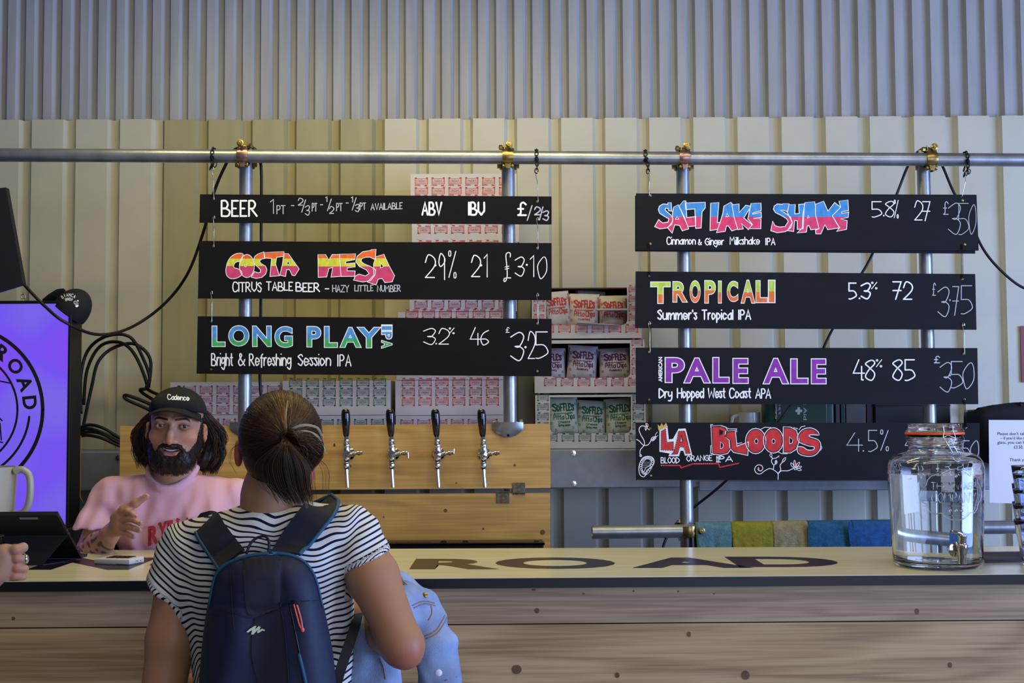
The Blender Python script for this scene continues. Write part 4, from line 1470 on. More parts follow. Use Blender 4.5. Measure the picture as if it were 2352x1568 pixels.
e1 = chain(491, 'short black chain over the bar, leftmost of the four chains', 4)
e2 = chain(1232, 'short black chain over the bar right of the second coupler', 5, 0.0, 0)
e3 = chain(1480, 'short black chain over the bar at the left end of the right boards', 5, 0.25, 0)
e4 = chain(2217, 'black chain with two dangling tails, rightmost on the bar', 5, -0.1, 3)


def hook(pa, pb, lab, m='steel', r=0.0015, loops=True):
    d = pb - pa
    n = d.normalized()
    pts = []
    if loops:
        pts = [pa + Vector((0.004, -0.004, -0.004)), pa + Vector((0.004, -0.005, 0.004)), pa + Vector((0, -0.003, 0.006)), pa + Vector((-0.003, 0, 0.0))]
    pts += [pa.lerp(pb, 0.3) + Vector((0.002, -0.003, 0)), pa.lerp(pb, 0.7) + Vector((0.002, -0.003, 0))]
    if loops:
        pts += [pb + Vector((0.003, -0.004, 0.004)), pb + Vector((0.002, -0.002, -0.004)), pb + Vector((-0.002, 0.003, -0.003)), pb + Vector((-0.003, 0.003, 0.005))]
    else:
        pts = [pa, pa.lerp(pb, 0.5), pb]
    mb = MB()
    mb.tube(cat_rom(pts, 4), r, 6)
    obj('wire_hook', mb, M[m], smooth='all', label=lab, cat='hook', group='wire hooks between boards')


def bp_(x, y):
    return P(x, y, YBD - 0.001, KS)


hook(e1 + Vector((0.002, 0, -0.006)), bp_(490, 457), 'thin steel hook under the leftmost chain, reaching the beer heading board')
hook(bp_(491, 500), bp_(490, 566), 'thin steel hook at left between heading board and the orange graffiti board')
hook(bp_(486, 673), bp_(485, 738), 'thin steel hook at left between orange graffiti board and the blue and green board')
hook(e2 + Vector((0.001, 0, -0.006)), bp_(1234, 463), 'thin steel hook under the chain right of the second coupler')
hook(bp_(1234, 504), bp_(1234, 571), 'thin steel hook at the two thirds price, above the orange graffiti board')
hook(bp_(1234, 678), bp_(1234, 743), 'thin steel hook at right end, above the blue and green board')
hook(e3 + Vector((0.003, 0, -0.006)), bp_(1489, 447), 'thin steel hook under the chain at the left end of the right boards')
hook(e4 + Vector((-0.002, 0, -0.006)), bp_(2208, 449), 'thin steel hook under the chain with two tails')
hook(bp_(1491, 743), bp_(1491, 808), 'steel hook at left between the lime board and the purple board')
hook(bp_(2212, 746), bp_(2213, 812), 'bent steel hook at right between the lime board and the purple board')


def tie(x0, y0, x1, y1, lab):
    a, b = bp_(x0, y0), bp_(x1, y1)
    a.y -= 0.0015
    b.y -= 0.0015
    off = Vector((0.0022, 0, 0))
    mb = MB()
    mb.tube([a - off, b - off, b + off, a + off], 0.0011, 6, closed=True)
    obj('cable_tie', mb, M['black_plastic'], smooth='all', label=lab, cat='cable tie', group='black ties between boards')


tie(1490, 560, 1491, 636, 'black cable tie at left between the blue and pink board and the lime board')
tie(2209, 561, 2210, 641, 'black cable tie at right between the blue and pink board and the lime board')
tie(1491, 917, 1492, 984, 'black cable tie at left between the purple board and the red lettered board')
tie(2215, 916, 2218, 983, 'black cable tie at right between the purple board and the red lettered board')
# ------------------------------------------------------------------ printed cartons on the steel rail
YC = 5.12


def cart_logo(mb, f, x, y, w, flip, mi=0):
    """little wagon-sign print about w wide; flip = upside down"""
    h = w * 0.36
    s = -1 if flip else 1

    def q(x0, y0, x1, y1):
        a = [(x0, y0), (x1, y0), (x1, y1), (x0, y1)]
        mb.add([f(x + s * u * w, y + s * v * w) for u, v in a], [(0, 1, 2, 3)], mi)
    t = 0.022
    q(-0.40, -0.03, -0.40 + t * 1.6, 0.34)
    q(0.40 - t * 1.6, -0.03, 0.40, 0.34)
    q(-0.40, -0.03 + 0.02, 0.40, -0.03 + t * 2)
    q(-0.38, 0.26, 0.38, 0.26 + t)
    q(-0.40, 0.33, 0.40, 0.33 + t)
    q(-0.33, 0.03, -0.31, 0.22)
    q(0.31, 0.03, 0.33, 0.22)
    q(-0.31, 0.20, 0.31, 0.215)
    q(-0.41, -0.08, -0.28, -0.02)
    q(0.28, -0.08, 0.41, -0.02)
    for i, (u, hh) in enumerate(((-0.2, 0.10), (-0.1, 0.13), (0.0, 0.15), (0.1, 0.13), (0.2, 0.10))):
        q(u - 0.035, 0.13 - hh / 2, u - 0.015, 0.13 + hh / 2)
        q(u - 0.035, 0.13 - hh / 2 + 0.05 * (i % 2), u + 0.03, 0.13 - hh / 2 + 0.02 + 0.05 * (i % 2))
        q(u + 0.02, 0.13 - hh / 4, u + 0.04, 0.13 + hh / 2)
    q(-0.42, 0.40, -0.06, 0.44)
    q(-0.40, 0.36, -0.10, 0.375)
    q(0.18, 0.39, 0.36, 0.47)
    mb.add([f(x + s * u * w, y + s * v * w) for u, v in ((0.36, 0.46), (0.47, 0.52), (0.465, 0.535), (0.36, 0.475))], [(0, 1, 2, 3)], mi)


def carton(x0, y0, x1, y1, ink, lab, rows, cols, flip, depth=0.26, Y=YC, lx=0, tilt=0.0):
    """closed printed box; pixel box of its front"""
    xm = (x0 + x1) / 2
    zt_, zb_ = P(xm, y0, Y).z, P(xm, y1, Y).z
    xa, xb = P(x0, (y0 + y1) / 2, Y).x, P(x1, (y0 + y1) / 2, Y).x
    c = [Vector((xa, Y, zt_)), Vector((xb, Y, zt_)), Vector((xb, Y, zb_)), Vector((xa, Y, zb_))]
    t = empty('carton', ((c[0].x + c[1].x) / 2, Y + depth / 2, min(c[2].z, c[3].z)), lab, 'box', 'printed snack cartons')
    d = Vector((0, depth, 0))
    mb = MB()
    g = 0.0006
    tl, tr, br, bl = c
    bl, br = bl + Vector((0, 0, g)), br + Vector((0, 0, g))
    mb.hexa([bl, br, tr, tl, bl + d, br + d, tr + d, tl + d])
    obj('box_body', mb, M['card'], t)
    mb = MB()
    fy = Y - 0.0006

    def f(px, py):
        return Vector((xa + (xb - xa) * (px - x0) / (x1 - x0), fy, zt_ + (zb_ - zt_) * (py - y0) / (y1 - y0)))
    for r in range(rows[0], rows[1]):
        for k in range(cols):
            cart_logo(mb, f, x0 + 32 + lx + k * 38.6, y0 + 11 + r * 22.4, 37, flip)
    obj('print', mb, M[ink], t, recalc=False, kind='stuff')
    # lid flap seam
    mb = MB()
    a, b = f(x0 + 1, y1 - 0.6), f(x1 - 1, y1 - 0.6)
    mb.add([a, b, f(x1 - 1, y1 - 0.1), f(x0 + 1, y1 - 0.1)], [(0, 1, 2, 3)])
    obj('seam', mb, M['card_in'], t, recalc=False)
    return t


carton(391, 953, 642, 1031, 'print_mag', 'white carton with magenta print, bottom left of the cartons behind the bearded man', (0, 3), 6, False, lx=-12)
carton(391, 877, 642, 952.5, 'print_mag', 'white carton with magenta print on top of the leftmost carton, behind the black cap', (0, 3), 6, False, lx=12)
carton(648, 954, 898, 1031, 'print_green', 'white carton with green print just above the taps, lower of the two green ones', (0, 3), 6, False, lx=-6)
carton(649, 874, 897, 953.5, 'print_green', 'white carton with green print right of the ponytailed head, upper of the two green ones', (0, 3), 6, True, lx=-2, tilt=-1)
carton(909, 954, 1157, 1031, 'print_red', 'red printed carton at the bottom of the tall stack, behind the fourth tap handle', (0, 3), 6, False, lx=-6)
carton(908, 873, 1156, 953.5, 'print_red', 'red printed carton below the blue and green board, second from bottom of tall stack', (0, 3), 6, True, lx=-2)
carton(911, 794, 1158, 872.5, 'print_red', 'red printed carton behind the blue and green board, third from bottom of the tall stack', (0, 3), 6, True, lx=-4)
carton(914, 716, 1160, 793.5, 'print_red', 'red printed carton whose top edge shows above the blue and green board', (0, 3), 6, True, lx=0)
carton(941, 637, 1187, 715.5, 'print_mag', 'magenta printed carton in the tall stack, just above the blue and green board', (0, 3), 6, False, lx=-6)
carton(944, 557, 1189, 636.5, 'print_red', 'red printed carton hidden behind the orange graffiti board in the tall stack', (0, 3), 6, True)
carton(946, 478, 1192, 556.5, 'print_red', 'red printed carton showing between the heading board and the orange graffiti board', (0, 3), 6, True, lx=-4)
carton(943, 399, 1187, 477.5, 'print_red', 'red printed carton at the top of the tall stack, above the heading board', (0, 3), 6, False, lx=-7)


# ---- open display cartons with crisp packets
def display(x0, y0, x1, y1, ox0, oy0, ox1, oy1, ink, lab, open_top):
    Y, depth = YC - 0.01, 0.27
    bl, tr = P(x0, y1, Y), P(x1, y0, Y)
    t = empty('display_carton', ((bl.x + tr.x) / 2, Y + depth / 2, bl.z), lab, 'box', 'open display cartons')
    th = 0.004
    X0, X1, Z0, Z1 = bl.x, tr.x, bl.z + 0.0006, tr.z
    mb = MB()
    mb.box((X0, Y + 0.003, Z0), (X1, Y + depth, Z0 + th))
    mb.box((X0, Y + 0.003, Z0), (X0 + th, Y + depth, Z1))
    mb.box((X1 - th, Y + 0.003, Z0), (X1, Y + depth, Z1))
    mb.box((X0, Y + depth - th, Z0), (X1, Y + depth, Z1))
    mb.box((X0, Y + 0.05 if open_top else Y + 0.003, Z1 - th), (X1, Y + depth, Z1))
    obj('box_shell', mb, M['card_in'], t)
    # front frame with a rounded opening
    a, b = P(ox0, oy1, Y), P(ox1, oy0, Y)
    mb = MB()
    r = 0.02
    hole = []
    for cx, cz, a0 in ((a.x + r, a.z + r, PI), (b.x - r, a.z + r, 1.5 * PI)):
        hole += [(cx + r * math.cos(a0 + k * PI / 8), cz + r * math.sin(a0 + k * PI / 8)) for k in range(5)]
    if open_top:
        outer = [(X0, Z0), (X1, Z0), (X1, Z1), (b.x, Z1)] + hole[::-1] + [(a.x, Z1), (X0, Z1)]
        mb.prism([Vector((x, Y, z)) for x, z in outer], (0, 0.003, 0))
    else:
        hole += [(b.x, b.z), (a.x, b.z)]
        mb.prism([Vector((x, Y, z)) for x, z in ((X0, Z0), (X1, Z0), (X1, Z1), (X0, Z1))], (0, 0.003, 0), [[Vector((x, Y, z)) for x, z in hole]])
    obj('front_panel', mb, M['card'], t)
    mb = MB()
    f = lambda px, py: P(px, py, Y - 0.0006)
    n = int((x1 - x0) / 38.6)
    lip = y1 - oy1
    for k in range(n):
        xx = x0 + 36 + k * 38.6
        if xx + 18 < x1:
            cart_logo(mb, f, xx, y1 - lip * 0.55, 36, True)
    for side in (0, 1):
        w_ = (ox0 - x0) if side == 0 else (x1 - ox1)
        if w_ > 12:
            for k in range(4):
                yy = y0 + 12 + k * 22
                if yy < oy1 - 4:
                    cx = x0 + w_ / 2 if side == 0 else x1 - w_ / 2
                    cart_logo(mb, f, cx, yy, min(w_ * 0.95, 34), True)
    obj('print', mb, M[ink], t, recalc=False, kind='stuff')
    return t


M['pack_r'] = mat('packet_white', '#c9c2b6', 0.45, noise=0.05, nscale=30, bump=0.25, bscale=25)
M['pack_p'] = mat('packet_lilac', '#b9b4bd', 0.45, noise=0.05, nscale=30, bump=0.25, bscale=25)
M['pack_g'] = mat('packet_mint', '#c2cab9', 0.45, noise=0.05, nscale=30, bump=0.25, bscale=25)


def packet(cx, cy, w, h, rot, yaw, Y, m, ink, lab, lines):
    """pillow packet, size in photo pixels around its centre"""
    s = 1 / 586
    W, Hh = w * s / 2, h * s / 2
    c = P(cx, cy, Y)
    Rm = Matrix.Rotation(yaw, 3, 'Z') @ Matrix.Rotation(math.radians(-rot), 3, 'Y')
    t = empty('crisp_packet', c - Vector((0, 0, Hh)), lab, 'packet', 'crisp packets in the display cartons')
    nu, nv = 14, 16
    vs = []
    for sd in (-1, 1):
        for j in range(nv + 1):
            for i in range(nu + 1):
                u, v = -1 + 2 * i / nu, -1 + 2 * j / nv
                th = 0.026 * (max(0, (1 - abs(u) ** 3) * (1 - abs(v) ** 2.5))) ** 0.55
                wob = 0.0025 * math.sin(5 * u + 3 * v + cx) * (1 - u * u)
                vs.append(c + Rm @ Vector((u * W * (1 - 0.03 * (1 - v * v)), sd * th + wob, v * Hh)))
    fs = []
    m0 = (nu + 1) * (nv + 1)
    for k in (0, 1):
        for j in range(nv):
            for i in range(nu):
                a = k * m0 + j * (nu + 1) + i
                fs.append((a, a + 1, a + nu + 2, a + nu + 1) if k == 0 else (a, a + nu + 1, a + nu + 2, a + 1))
    raw('bag', vs, fs, M[m], t, smooth='all')

    def f(u, v):
        uu, vv = u, v
        th = 0.026 * (max(0, (1 - abs(uu) ** 3) * (1 - abs(vv) ** 2.5))) ** 0.55
        wob = 0.0025 * math.sin(5 * uu + 3 * vv + cx) * (1 - uu * uu)
        return c + Rm @ Vector((uu * W * (1 - 0.03 * (1 - vv * vv)), -th + wob - 0.0009, vv * Hh))
    mb = MB()
    g = lambda u, v: f(u, -v)                            # y grows downwards for hand()
    for ch, x0, x1, hh, dy in (('S', -0.66, -0.42, 0.36, 0), ('o', -0.38, -0.22, 0.42, 0.0), ('F', -0.16, -0.02, 0.34, 0.0), ('F', 0.05, 0.17, 0.34, -0.02), ('L', 0.22, 0.34, 0.34, 0.0), ('E', 0.38, 0.50, 0.34, 0.0), ("'", 0.54, 0.56, 0.30, 0), ('S', 0.57, 0.70, 0.28, 0)):
        hand(mb, ch, g, x0, -0.28 + dy, hh, x1, w=0.085)
    hand(mb, 'all natural oven roasted', g, -0.6, -0.12, 0.07, 0.6, w=0.018)
    hand(mb, 'Pitta', g, -0.62, 0.16, 0.24, 0.02, w=0.045)
    hand(mb, 'Chips', g, 0.14, 0.16, 0.26, 0.72, w=0.05)
    for k, ln in enumerate(lines):
        hand(mb, ln, g, -0.35, 0.36 + 0.17 * k, 0.11, 0.40, w=0.026)
    ribbon(mb, [(-0.93, 0.98), (-0.93, -0.82), (0.93, -0.82), (0.93, 0.98)], 0.045, g)
    for (ux, uy) in ((-0.8, -0.55), (-0.82, -0.1), (-0.8, 0.35), (0.82, -0.6), (0.8, 0.4), (-0.5, 0.7), (0.6, 0.62)):
        ribbon(mb, [(ux - 0.05, uy - 0.05), (ux + 0.05, uy - 0.03), (ux + 0.05, uy + 0.05), (ux - 0.04, uy + 0.06), (ux - 0.05, uy - 0.05)], 0.02, g)
    obj('print', mb, M[ink], t, recalc=False, kind='stuff')
    return t


display(1222, 657, 1473, 778, 1254, 657, 1440, 747, 'print_red', 'open white carton of red packets, topmost of the three display cartons', True)
display(1228, 780, 1480, 903, 1266, 788, 1447, 868, 'print_mag', 'open white carton of dark purple packets, middle of the three display cartons', False)
display(1230, 906, 1483, 1030.5, 1264, 911, 1449, 995, 'print_green', 'open white carton of green packets, lowest of the three display cartons', False)
packet(1278, 714, 66, 90, 6, 0.15, YC + 0.045, 'pack_r', 'print_red', 'red lettered packet leaning at the left of the top display carton', [])
packet(1340, 720, 72, 92, -2, 0.0, YC + 0.055, 'pack_r', 'print_red', 'red lettered packet upright in the middle of the top display carton', ['roasted'])
packet(1408, 722, 66, 88, 0, -0.1, YC + 0.05, 'pack_r', 'print_red', 'red lettered packet under the white flap at the right of the top display carton', [])
packet(1352, 708, 70, 88, -8, 0.1, YC + 0.125, 'pack_p', 'print_purple', 'purple lettered packet behind the red ones in the top display carton', [])
packet(1262, 838, 76, 78, 0, 0.1, YC + 0.06, 'pack_p', 'print_purple', 'dark purple lettered packet at the left of the middle display carton', ['Rosemary'])
packet(1337, 835, 70, 84, -4, 0.0, YC + 0.06, 'pack_p', 'print_purple', 'dark purple lettered packet tilted at the centre of the middle display carton', ['Rosemary'])
packet(1412, 838, 74, 78, 2, -0.05, YC + 0.06, 'pack_p', 'print_purple', 'dark purple lettered packet at the right of the middle display carton', ['Rosemary'])
packet(1292, 955, 74, 88, 3, 0.1, YC + 0.055, 'pack_g', 'print_green', 'green lettered packet at the left of the lowest display carton', ['Cheese', 'Spring onion'])
packet(1358, 961, 70, 84, -3, 0.0, YC + 0.075, 'pack_g', 'print_green', 'green lettered packet in the middle of the lowest display carton', ['Cheese', 'Spring onion'])
packet(1424, 957, 70, 86, 4, -0.1, YC + 0.055, 'pack_g', 'print_green', 'green lettered packet at the right of the lowest display carton', ['Cheese', 'Spring onion'])
# torn white flaps of the top carton
tc_ = [o for o in COL.objects if o.name.startswith('display_carton')][0]
mb = MB()
a, b = P(1370, 712, YC - 0.03), P(1441, 704, YC - 0.03)
mb.box((a.x, a.y, a.z), (b.x, a.y + 0.05, a.z + 0.006))
mb2 = MB()
c4 = [P(1324, 739, YC - 0.05), P(1410, 745, YC - 0.03), P(1440, 748, YC + 0.01), P(1330, 748, YC)]
mb2.prism(c4, (0, 0, -0.002))
obj('torn_flap', mb, M['card'], tc_)
obj('torn_flap', mb2, M['card'], tc_)

# ------------------------------------------------------------------ things standing on the rail, right
zr = z_pt


def on_rail(px, Y=YC):
    return Vector((px2x(px, Y), Y, zr))


# white mug
c = on_rail(1717, 5.2)
topz = P(1717, 947, 5.2).z
hh = topz - zr
t = empty('white_mug', c, 'white mug with handle glimpsed between the purple board and the red lettered board', 'mug')
mb = MB()
mb.lathe([(0.030, 0), (0.041, 0.003), (0.043, hh * 0.5), (0.043, hh), (0.040, hh), (0.040, hh * 0.4), (0.035, 0.008), (0.0, 0.008)], c, n=28)
obj('cup', mb, mat('white_china', '#d7d7da', 0.25, coat=0.3), t, smooth=True)
mb = MB()
mb.tube(cat_rom([c + Vector((-0.040, 0, hh * 0.9)), c + Vector((-0.066, -0.01, hh * 0.86)), c + Vector((-0.072, -0.012, hh * 0.55)), c + Vector((-0.060, -0.008, hh * 0.25)), c + Vector((-0.041, 0, hh * 0.2))], 5), 0.007, 10)
obj('handle', mb, M['white_china'] if 'white_china' in M else bpy.data.materials['white_china'], t, smooth=True)
# first aid case
x0, x1 = px2x(1755, 5.13), px2x(1912, 5.13)
zt = P(1840, 900, 5.13).z
t = empty('first_aid_case', ((x0 + x1) / 2, 5.2, zr), 'dark green first aid case with a white cross behind the right boards', 'case')
M['green_case'] = mat('case_green', '#123f31', 0.4)
mb = MB()
mb.box((x0, 5.13, zr), (x1, 5.23, zt), bev=0.012)
obj('case_body', mb, M['green_case'], t, smooth=True)
mb = MB()
mb.box((x0 + 0.035, 5.126, zr + 0.004), (x1 - 0.03, 5.14, zt - 0.004), bev=0.003)
obj('lid', mb, M['green_case'], t)
mb = MB()
f = lambda u, v: P(u, v, 5.1252)
for (a0, b0, a1, b1) in ((1831.5, 935, 1837.5, 951.5), (1827, 940.5, 1842.5, 946)):
    mb.add([f(a0, b0), f(a1, b0), f(a1, b1), f(a0, b1)], [(0, 1, 2, 3)])
put_text(mb, 'First Aid Kit', lambda u, v: f(1849 - (v - 945), 945 + (u - 1849)), 1849 - 52, 941, 1849 + 52, 948.5)
hand(mb, 'contents', lambda u, v: f(1784 - (v - 945), 945 + (u - 1784)), 1765, 948, 4, 1800, w=0.8)
hand(mb, 'list', lambda u, v: f(1792 - (v - 945), 945 + (u - 1792)), 1775, 948, 4, 1798, w=0.8)
obj('print', mb, M['paper'], t, recalc=False, kind='stuff')
for (px0, px1, col, lab, top, dp) in ((1914, 1924, '#4f3f45', 'narrow plum spine standing right of the first aid case', 905, 0.16), (1926, 1937, '#12382c', 'thin dark green folder beside the first aid case', 903, 0.18),
                                      (1938, 1984, '#55504e', 'grey brown box file between thin folder and black binder', 902, 0.18), (1985, 2002, '#251d22', 'thin dark brown folder left of the black binder', 900, 0.18)):
    a, b = px2x(px0, 5.15), px2x(px1, 5.15)
    t = empty('folder', ((a + b) / 2, 5.2, zr), lab, 'folder', 'folders standing on the rail')
    mb = MB()
    zt = P(1900, top, 5.15).z
    mb.box((a + 0.0006, 5.15, zr), (b - 0.0006, 5.15 + dp, zt), bev=0.002)
    obj('cover', mb, mat('folder_' + col[1:], col, 0.5), t)
    mb = MB()
    mb.box((a + 0.0025, 5.153, zt), (b - 0.0025, 5.15 + dp - 0.004, zt + 0.0015))
    obj('pages', mb, M['card'], t)
t = empty('binder', (px2x(2090, 5.14), 5.25, zr), 'wide black binder box behind the rightmost upright pipe', 'box')
mb = MB()
mb.box((px2x(2003, 5.14), 5.14, zr), (px2x(2178, 5.14), 5.34, P(2090, 905, 5.14).z), bev=0.006)
obj('box_body', mb, mat('binder_black', '#14161f', 0.45), t)
mb = MB()
mb.box((px2x(2003, 5.139), 5.1385, zr + 0.16), (px2x(2178, 5.139), 5.1395, zr + 0.164))
obj('lid_line', mb, M['black_metal'], t)

# ------------------------------------------------------------------ right edge: dark coat, notice, poster, switch panel
a, b = P(2254, 1118, 4.98), P(2275, 1018, 4.98)
mb = MB()
mb.box((P(2150, 1100, 4.98).x, 4.98, a.z), (b.x, 5.088, b.z), bev=0.004)
t = obj('wall_box', mb, mat('white_plastic', '#b9bfc9', 0.4), label='white wall box half hidden behind the lowest right board', cat='box')
sv = mb
# coat: lumpy hanging bundle on a hook rail
mb = MB()
nu, nv = 30, 22
xs0, xs1 = P(2222, 1000, 4.9).x, P(2480, 1000, 4.9).x
z1, z0 = P(2300, 927, 4.9).z, P(2300, 1030, 4.9).z
vs, fs = [], []
for sd in (0, 1):
    for j in range(nv + 1):
        for i in range(nu + 1):
            u, v = i / nu, j / nv
            topz = z1 - 0.006 * math.sin(u * 9) - 0.018 * max(0, 0.25 - u) * 4 * (1 if u > 0.12 else 1.8)
            botz = z0 - 0.015 * math.sin(u * 7 + 1) - 0.10 * min(1, u * 2.2)
            th = 0.05 * (4 * v * (1 - v) + 0.05) ** 0.5 * min(1, (u * 6 + 0.12)) * (1 + 0.25 * math.sin(11 * v + 4 * u))
            y = 4.93 + (th if sd else -th)
            vs.append((xs0 + (xs1 - xs0) * u, y, topz + (botz - topz) * v))
m0 = (nu + 1) * (nv + 1)
for k in (0, 1):
    for j in range(nv):
        for i in range(nu):
            a = k * m0 + j * (nu + 1) + i
            fs.append((a, a + 1, a + nu + 2, a + nu + 1))
coat = empty('dark_coat', ((xs0 + xs1) / 2, 4.93, z0 - 0.12), 'folded black coat hanging at the right edge above the paper notice', 'coat')
raw('coat_cloth', vs, fs, mat('coat_black', '#0c0c12', 0.85, bump=0.4, bscale=40), coat, smooth='all')
mb = MB()
mb.tube([(P(2345, 940, 4.9).x, 5.5, z1 - 0.03), (P(2345, 940, 4.9).x, 4.93, z1 - 0.02), (P(2345, 940, 4.9).x, 4.90, z1 + 0.0)], 0.008, 8)
t = obj('coat_hook', mb, M['black_metal'], smooth='all', label='black metal hook on the clad wall holding the folded coat', cat='hook')
# notice
YN = 4.75
c4 = [P(2273, 1154, YN), P(2470, 1160, YN), P(2466, 965, YN), P(2271, 964, YN)]
t = empty('paper_notice', ((c4[0].x + c4[1].x) / 2, YN, c4[0].z), 'white printed paper notice about taking glasses, at the right edge', 'notice')
mb = MB()
mb.prism(c4, (0, 0.0012, 0))
obj('sheet', mb, mat('notice_paper', '#d6d8de', 0.6), t)
mb = MB()
f = lambda u, v: P(u, v, YN - 0.0006)
put_text(mb, "Please don't take our glasses", f, 2291, 992, 2408, 1001)
put_text(mb, "– if you'd like to keep your", f, 2297, 1002, 2400, 1011)
put_text(mb, "glass, you can have one for", f, 2291, 1012, 2402, 1021)
put_text(mb, "£3.50.", f, 2329, 1022.5, 2350, 1030)
put_text(mb, "Thank you", f, 2319, 1052, 2362, 1061)
obj('print', mb, M['ink_black'], t, recalc=False, kind='stuff')
mb = MB()
xx = P(2360, 1000, YN + 0.02).x
mb.lathe([(0.09, 0), (0.09, 0.012), (0.012, 0.02), (0.012, 0.0)], (xx, YN + 0.12, 0.0), n=24)
mb.tube([(xx, YN + 0.12, 0.012), (xx, YN + 0.05, 0.9), (xx, YN + 0.008, c4[2].z - 0.06)], 0.008, 8)
obj('holder', mb, M['black_metal'], t, smooth=True)
# red poster edge
YR = YW - 0.006
mb = MB()
a, b = P(2347, 878, YR), P(2440, 748, YR)
mb.box((a.x, YR - 0.002, a.z), (b.x, YR, b.z))
t = obj('wall_poster', mb, mat('poster_red', '#7d3b47', 0.5), label='dull red poster edge on the wall at the right border', cat='poster')

# ------------------------------------------------------------------ bar towels on the low pipe
TW = [(1598, 1676, '#55797f', 'teal grey bar towel, first from the upright on the low pipe', 0.0, 1200), (1678, 1770, '#857f2c', 'mustard green bar towel on the low pipe', 0.3, 1199), (1772, 1852, '#8d8260', 'khaki beige bar towel on the low pipe', 0.6, 1198),
      (1853, 1952, '#2b5a78', 'dark blue bar towel with a corner folded over, on the low pipe', 0.9, 1196), (1954, 2072, '#2a5484', 'bright blue bar towel beside the glass jar on the low pipe', 1.2, 1195)]
for (x0, x1, col, lab, ph, yt) in TW:
    xa, xb = P(x0, 1225, lowY, KS).x, P(x1, 1225, lowY, KS).x
    nu = 26
    prof = []                                            # (dy, dz) from back bottom over the pipe to front bottom
    Lf = 0.30 + 0.04 * math.sin(ph * 7)
    for k in range(14):
        prof.append((R + 0.004 + 0.004 * (13 - k) / 13, -0.26 * (13 - k) / 13))
    for k in range(1, 12):
        a = PI * k / 12
        prof.append(((R + 0.005) * math.cos(a), (R + 0.005) * math.sin(a)))
    for k in range(18):
        prof.append((-R - 0.005 - 0.010 * k / 17, -Lf * k / 17))
    vs, fs = [], []
    for i in range(nu + 1):
        u = i / nu
        for j, (dy, dz_) in enumerate(prof):
            dn = max(0, -dz_) / 0.25
            sg = -1 if j > 19 else 1
            wav = sg * dn * (0.010 * math.sin(u * 9 + ph * 9) + 0.006 * math.sin(u * 21 + ph * 5))
            x = xa + (xb - xa) * u + dn * 0.012 * math.sin(ph * 5) + (0.5 - u) * 0.02 * dn
            y = yk(lowY, x) + dy + wav + sg * 0.012 * dn
            vs.append((x, y, low_z(x) + dz_ + 0.004 * math.sin(u * 4 + ph) * dn))
    n = len(prof)
    for i in range(nu):
        for j in range(n - 1):
            fs.append((i * n + j, i * n + j + 1, (i + 1) * n + j + 1, (i + 1) * n + j))
    m = mat('towel_' + col[1:], col, 0.95, noise=0.22, nscale=60, bump=0.7, bscale=160, spec=0.1)
    t = empty('bar_towel', ((xa + xb) / 2, yk(lowY, xa), low_z(xa) - Lf), lab, 'towel', 'bar towels on the low pipe')
    o = raw('cloth', vs, fs, m, t, smooth='all')
    md = o.modifiers.new('s', 'SOLIDIFY')
    md.thickness = 0.004
    md.offset = 1
    mb = MB()                                            # stitched hem down both long sides
    for i in (0, nu):
        mb.tube([vs[i * n + j] for j in range(n)], 0.0032, 6)
    obj('hem', mb, m, t, smooth='all')
    if ph == 0.9:                                        # folded corner
        mb = MB()
        A = Vector((P(1868, 1202, lowY - 0.05, KS)))
        mb.prism([P(1866, 1200, lowY - 0.045, KS), P(1884, 1232, lowY - 0.05, KS), P(1872, 1262, lowY - 0.052, KS), P(1856, 1262, lowY - 0.048, KS), P(1856, 1210, lowY - 0.045, KS)], (0, 0.006, 0))
        obj('folded_corner', mb, m, t)
    if ph == 1.2:
        mb = MB()
        mb.prism([P(1951, 1197, lowY - 0.045, KS), P(1962, 1215, lowY - 0.05, KS), P(1984, 1252, lowY - 0.056, KS), P(1975, 1257, lowY - 0.056, KS), P(1953, 1256, lowY - 0.05, KS), P(1949, 1220, lowY - 0.048, KS)], (0, 0.006, 0))
        obj('folded_corner', mb, m, t)

# ------------------------------------------------------------------ cables
def cable(pts, r, lab, name='cable', m='cable', grp=None, sub=8):
    mb = MB()
    mb.tube(cat_rom(pts, sub), r, 10)
    return obj(name, mb, M[m], smooth='all', label=lab, cat='cable', group=grp)


Yc = 4.80
cable([P(52, 650, 4.60), P(100, 700, 4.58), P(150, 740, 4.57), P(225, 768, 4.72), P(300, 752, 5.0), P(375, 700, 5.05), P(430, 630, 5.0), P(468, 530, Yc, KS), P(492, 440, Yc, KS), P(520, 375, Yc - 0.03, KS), P(540, 343, Yc - 0.05, KS), P(575, 338, Yc - 0.06, KS), P(592, 352, Yc - 0.05, KS),
       P(600, 390, Yc, KS), P(600, 500, Yc, KS), P(599, 700, Yc, KS), P(597, 860, Yc, KS), P(601, 930, Yc, KS), P(602, 975, Yc + 0.02, KS)], 0.0058,
      'long black cable draped from the hanging cabinet up over the top bar')
cable([P(2392, 676, 4.78), P(2340, 655, 4.78), P(2290, 612, 4.78), P(2255, 566, 4.79), P(2225, 500, Yc), P(2190, 440, Yc), P(2164, 380, Yc), P(2140, 344, Yc - 0.02), P(2112, 346, Yc - 0.02), P(2086, 380, Yc), P(2060, 445, Yc), P(2003, 585, Yc), P(1960, 660, Yc),
       P(1905, 770, Yc), P(1850, 880, Yc), P(1755, 1010, Yc), P(1665, 1106, Yc), P(1592, 1166, Yc + 0.05), P(1560, 1195, Yc + 0.03), P(1535, 1228, Yc - 0.08), P(1522, 1262, Yc - 0.1), P(1516, 1330, Yc - 0.1)], 0.0050,
      'black cable sloping behind the right boards down to the towel pipe')
Yk = 5.25
g = 'looped cables beside the lightbox'
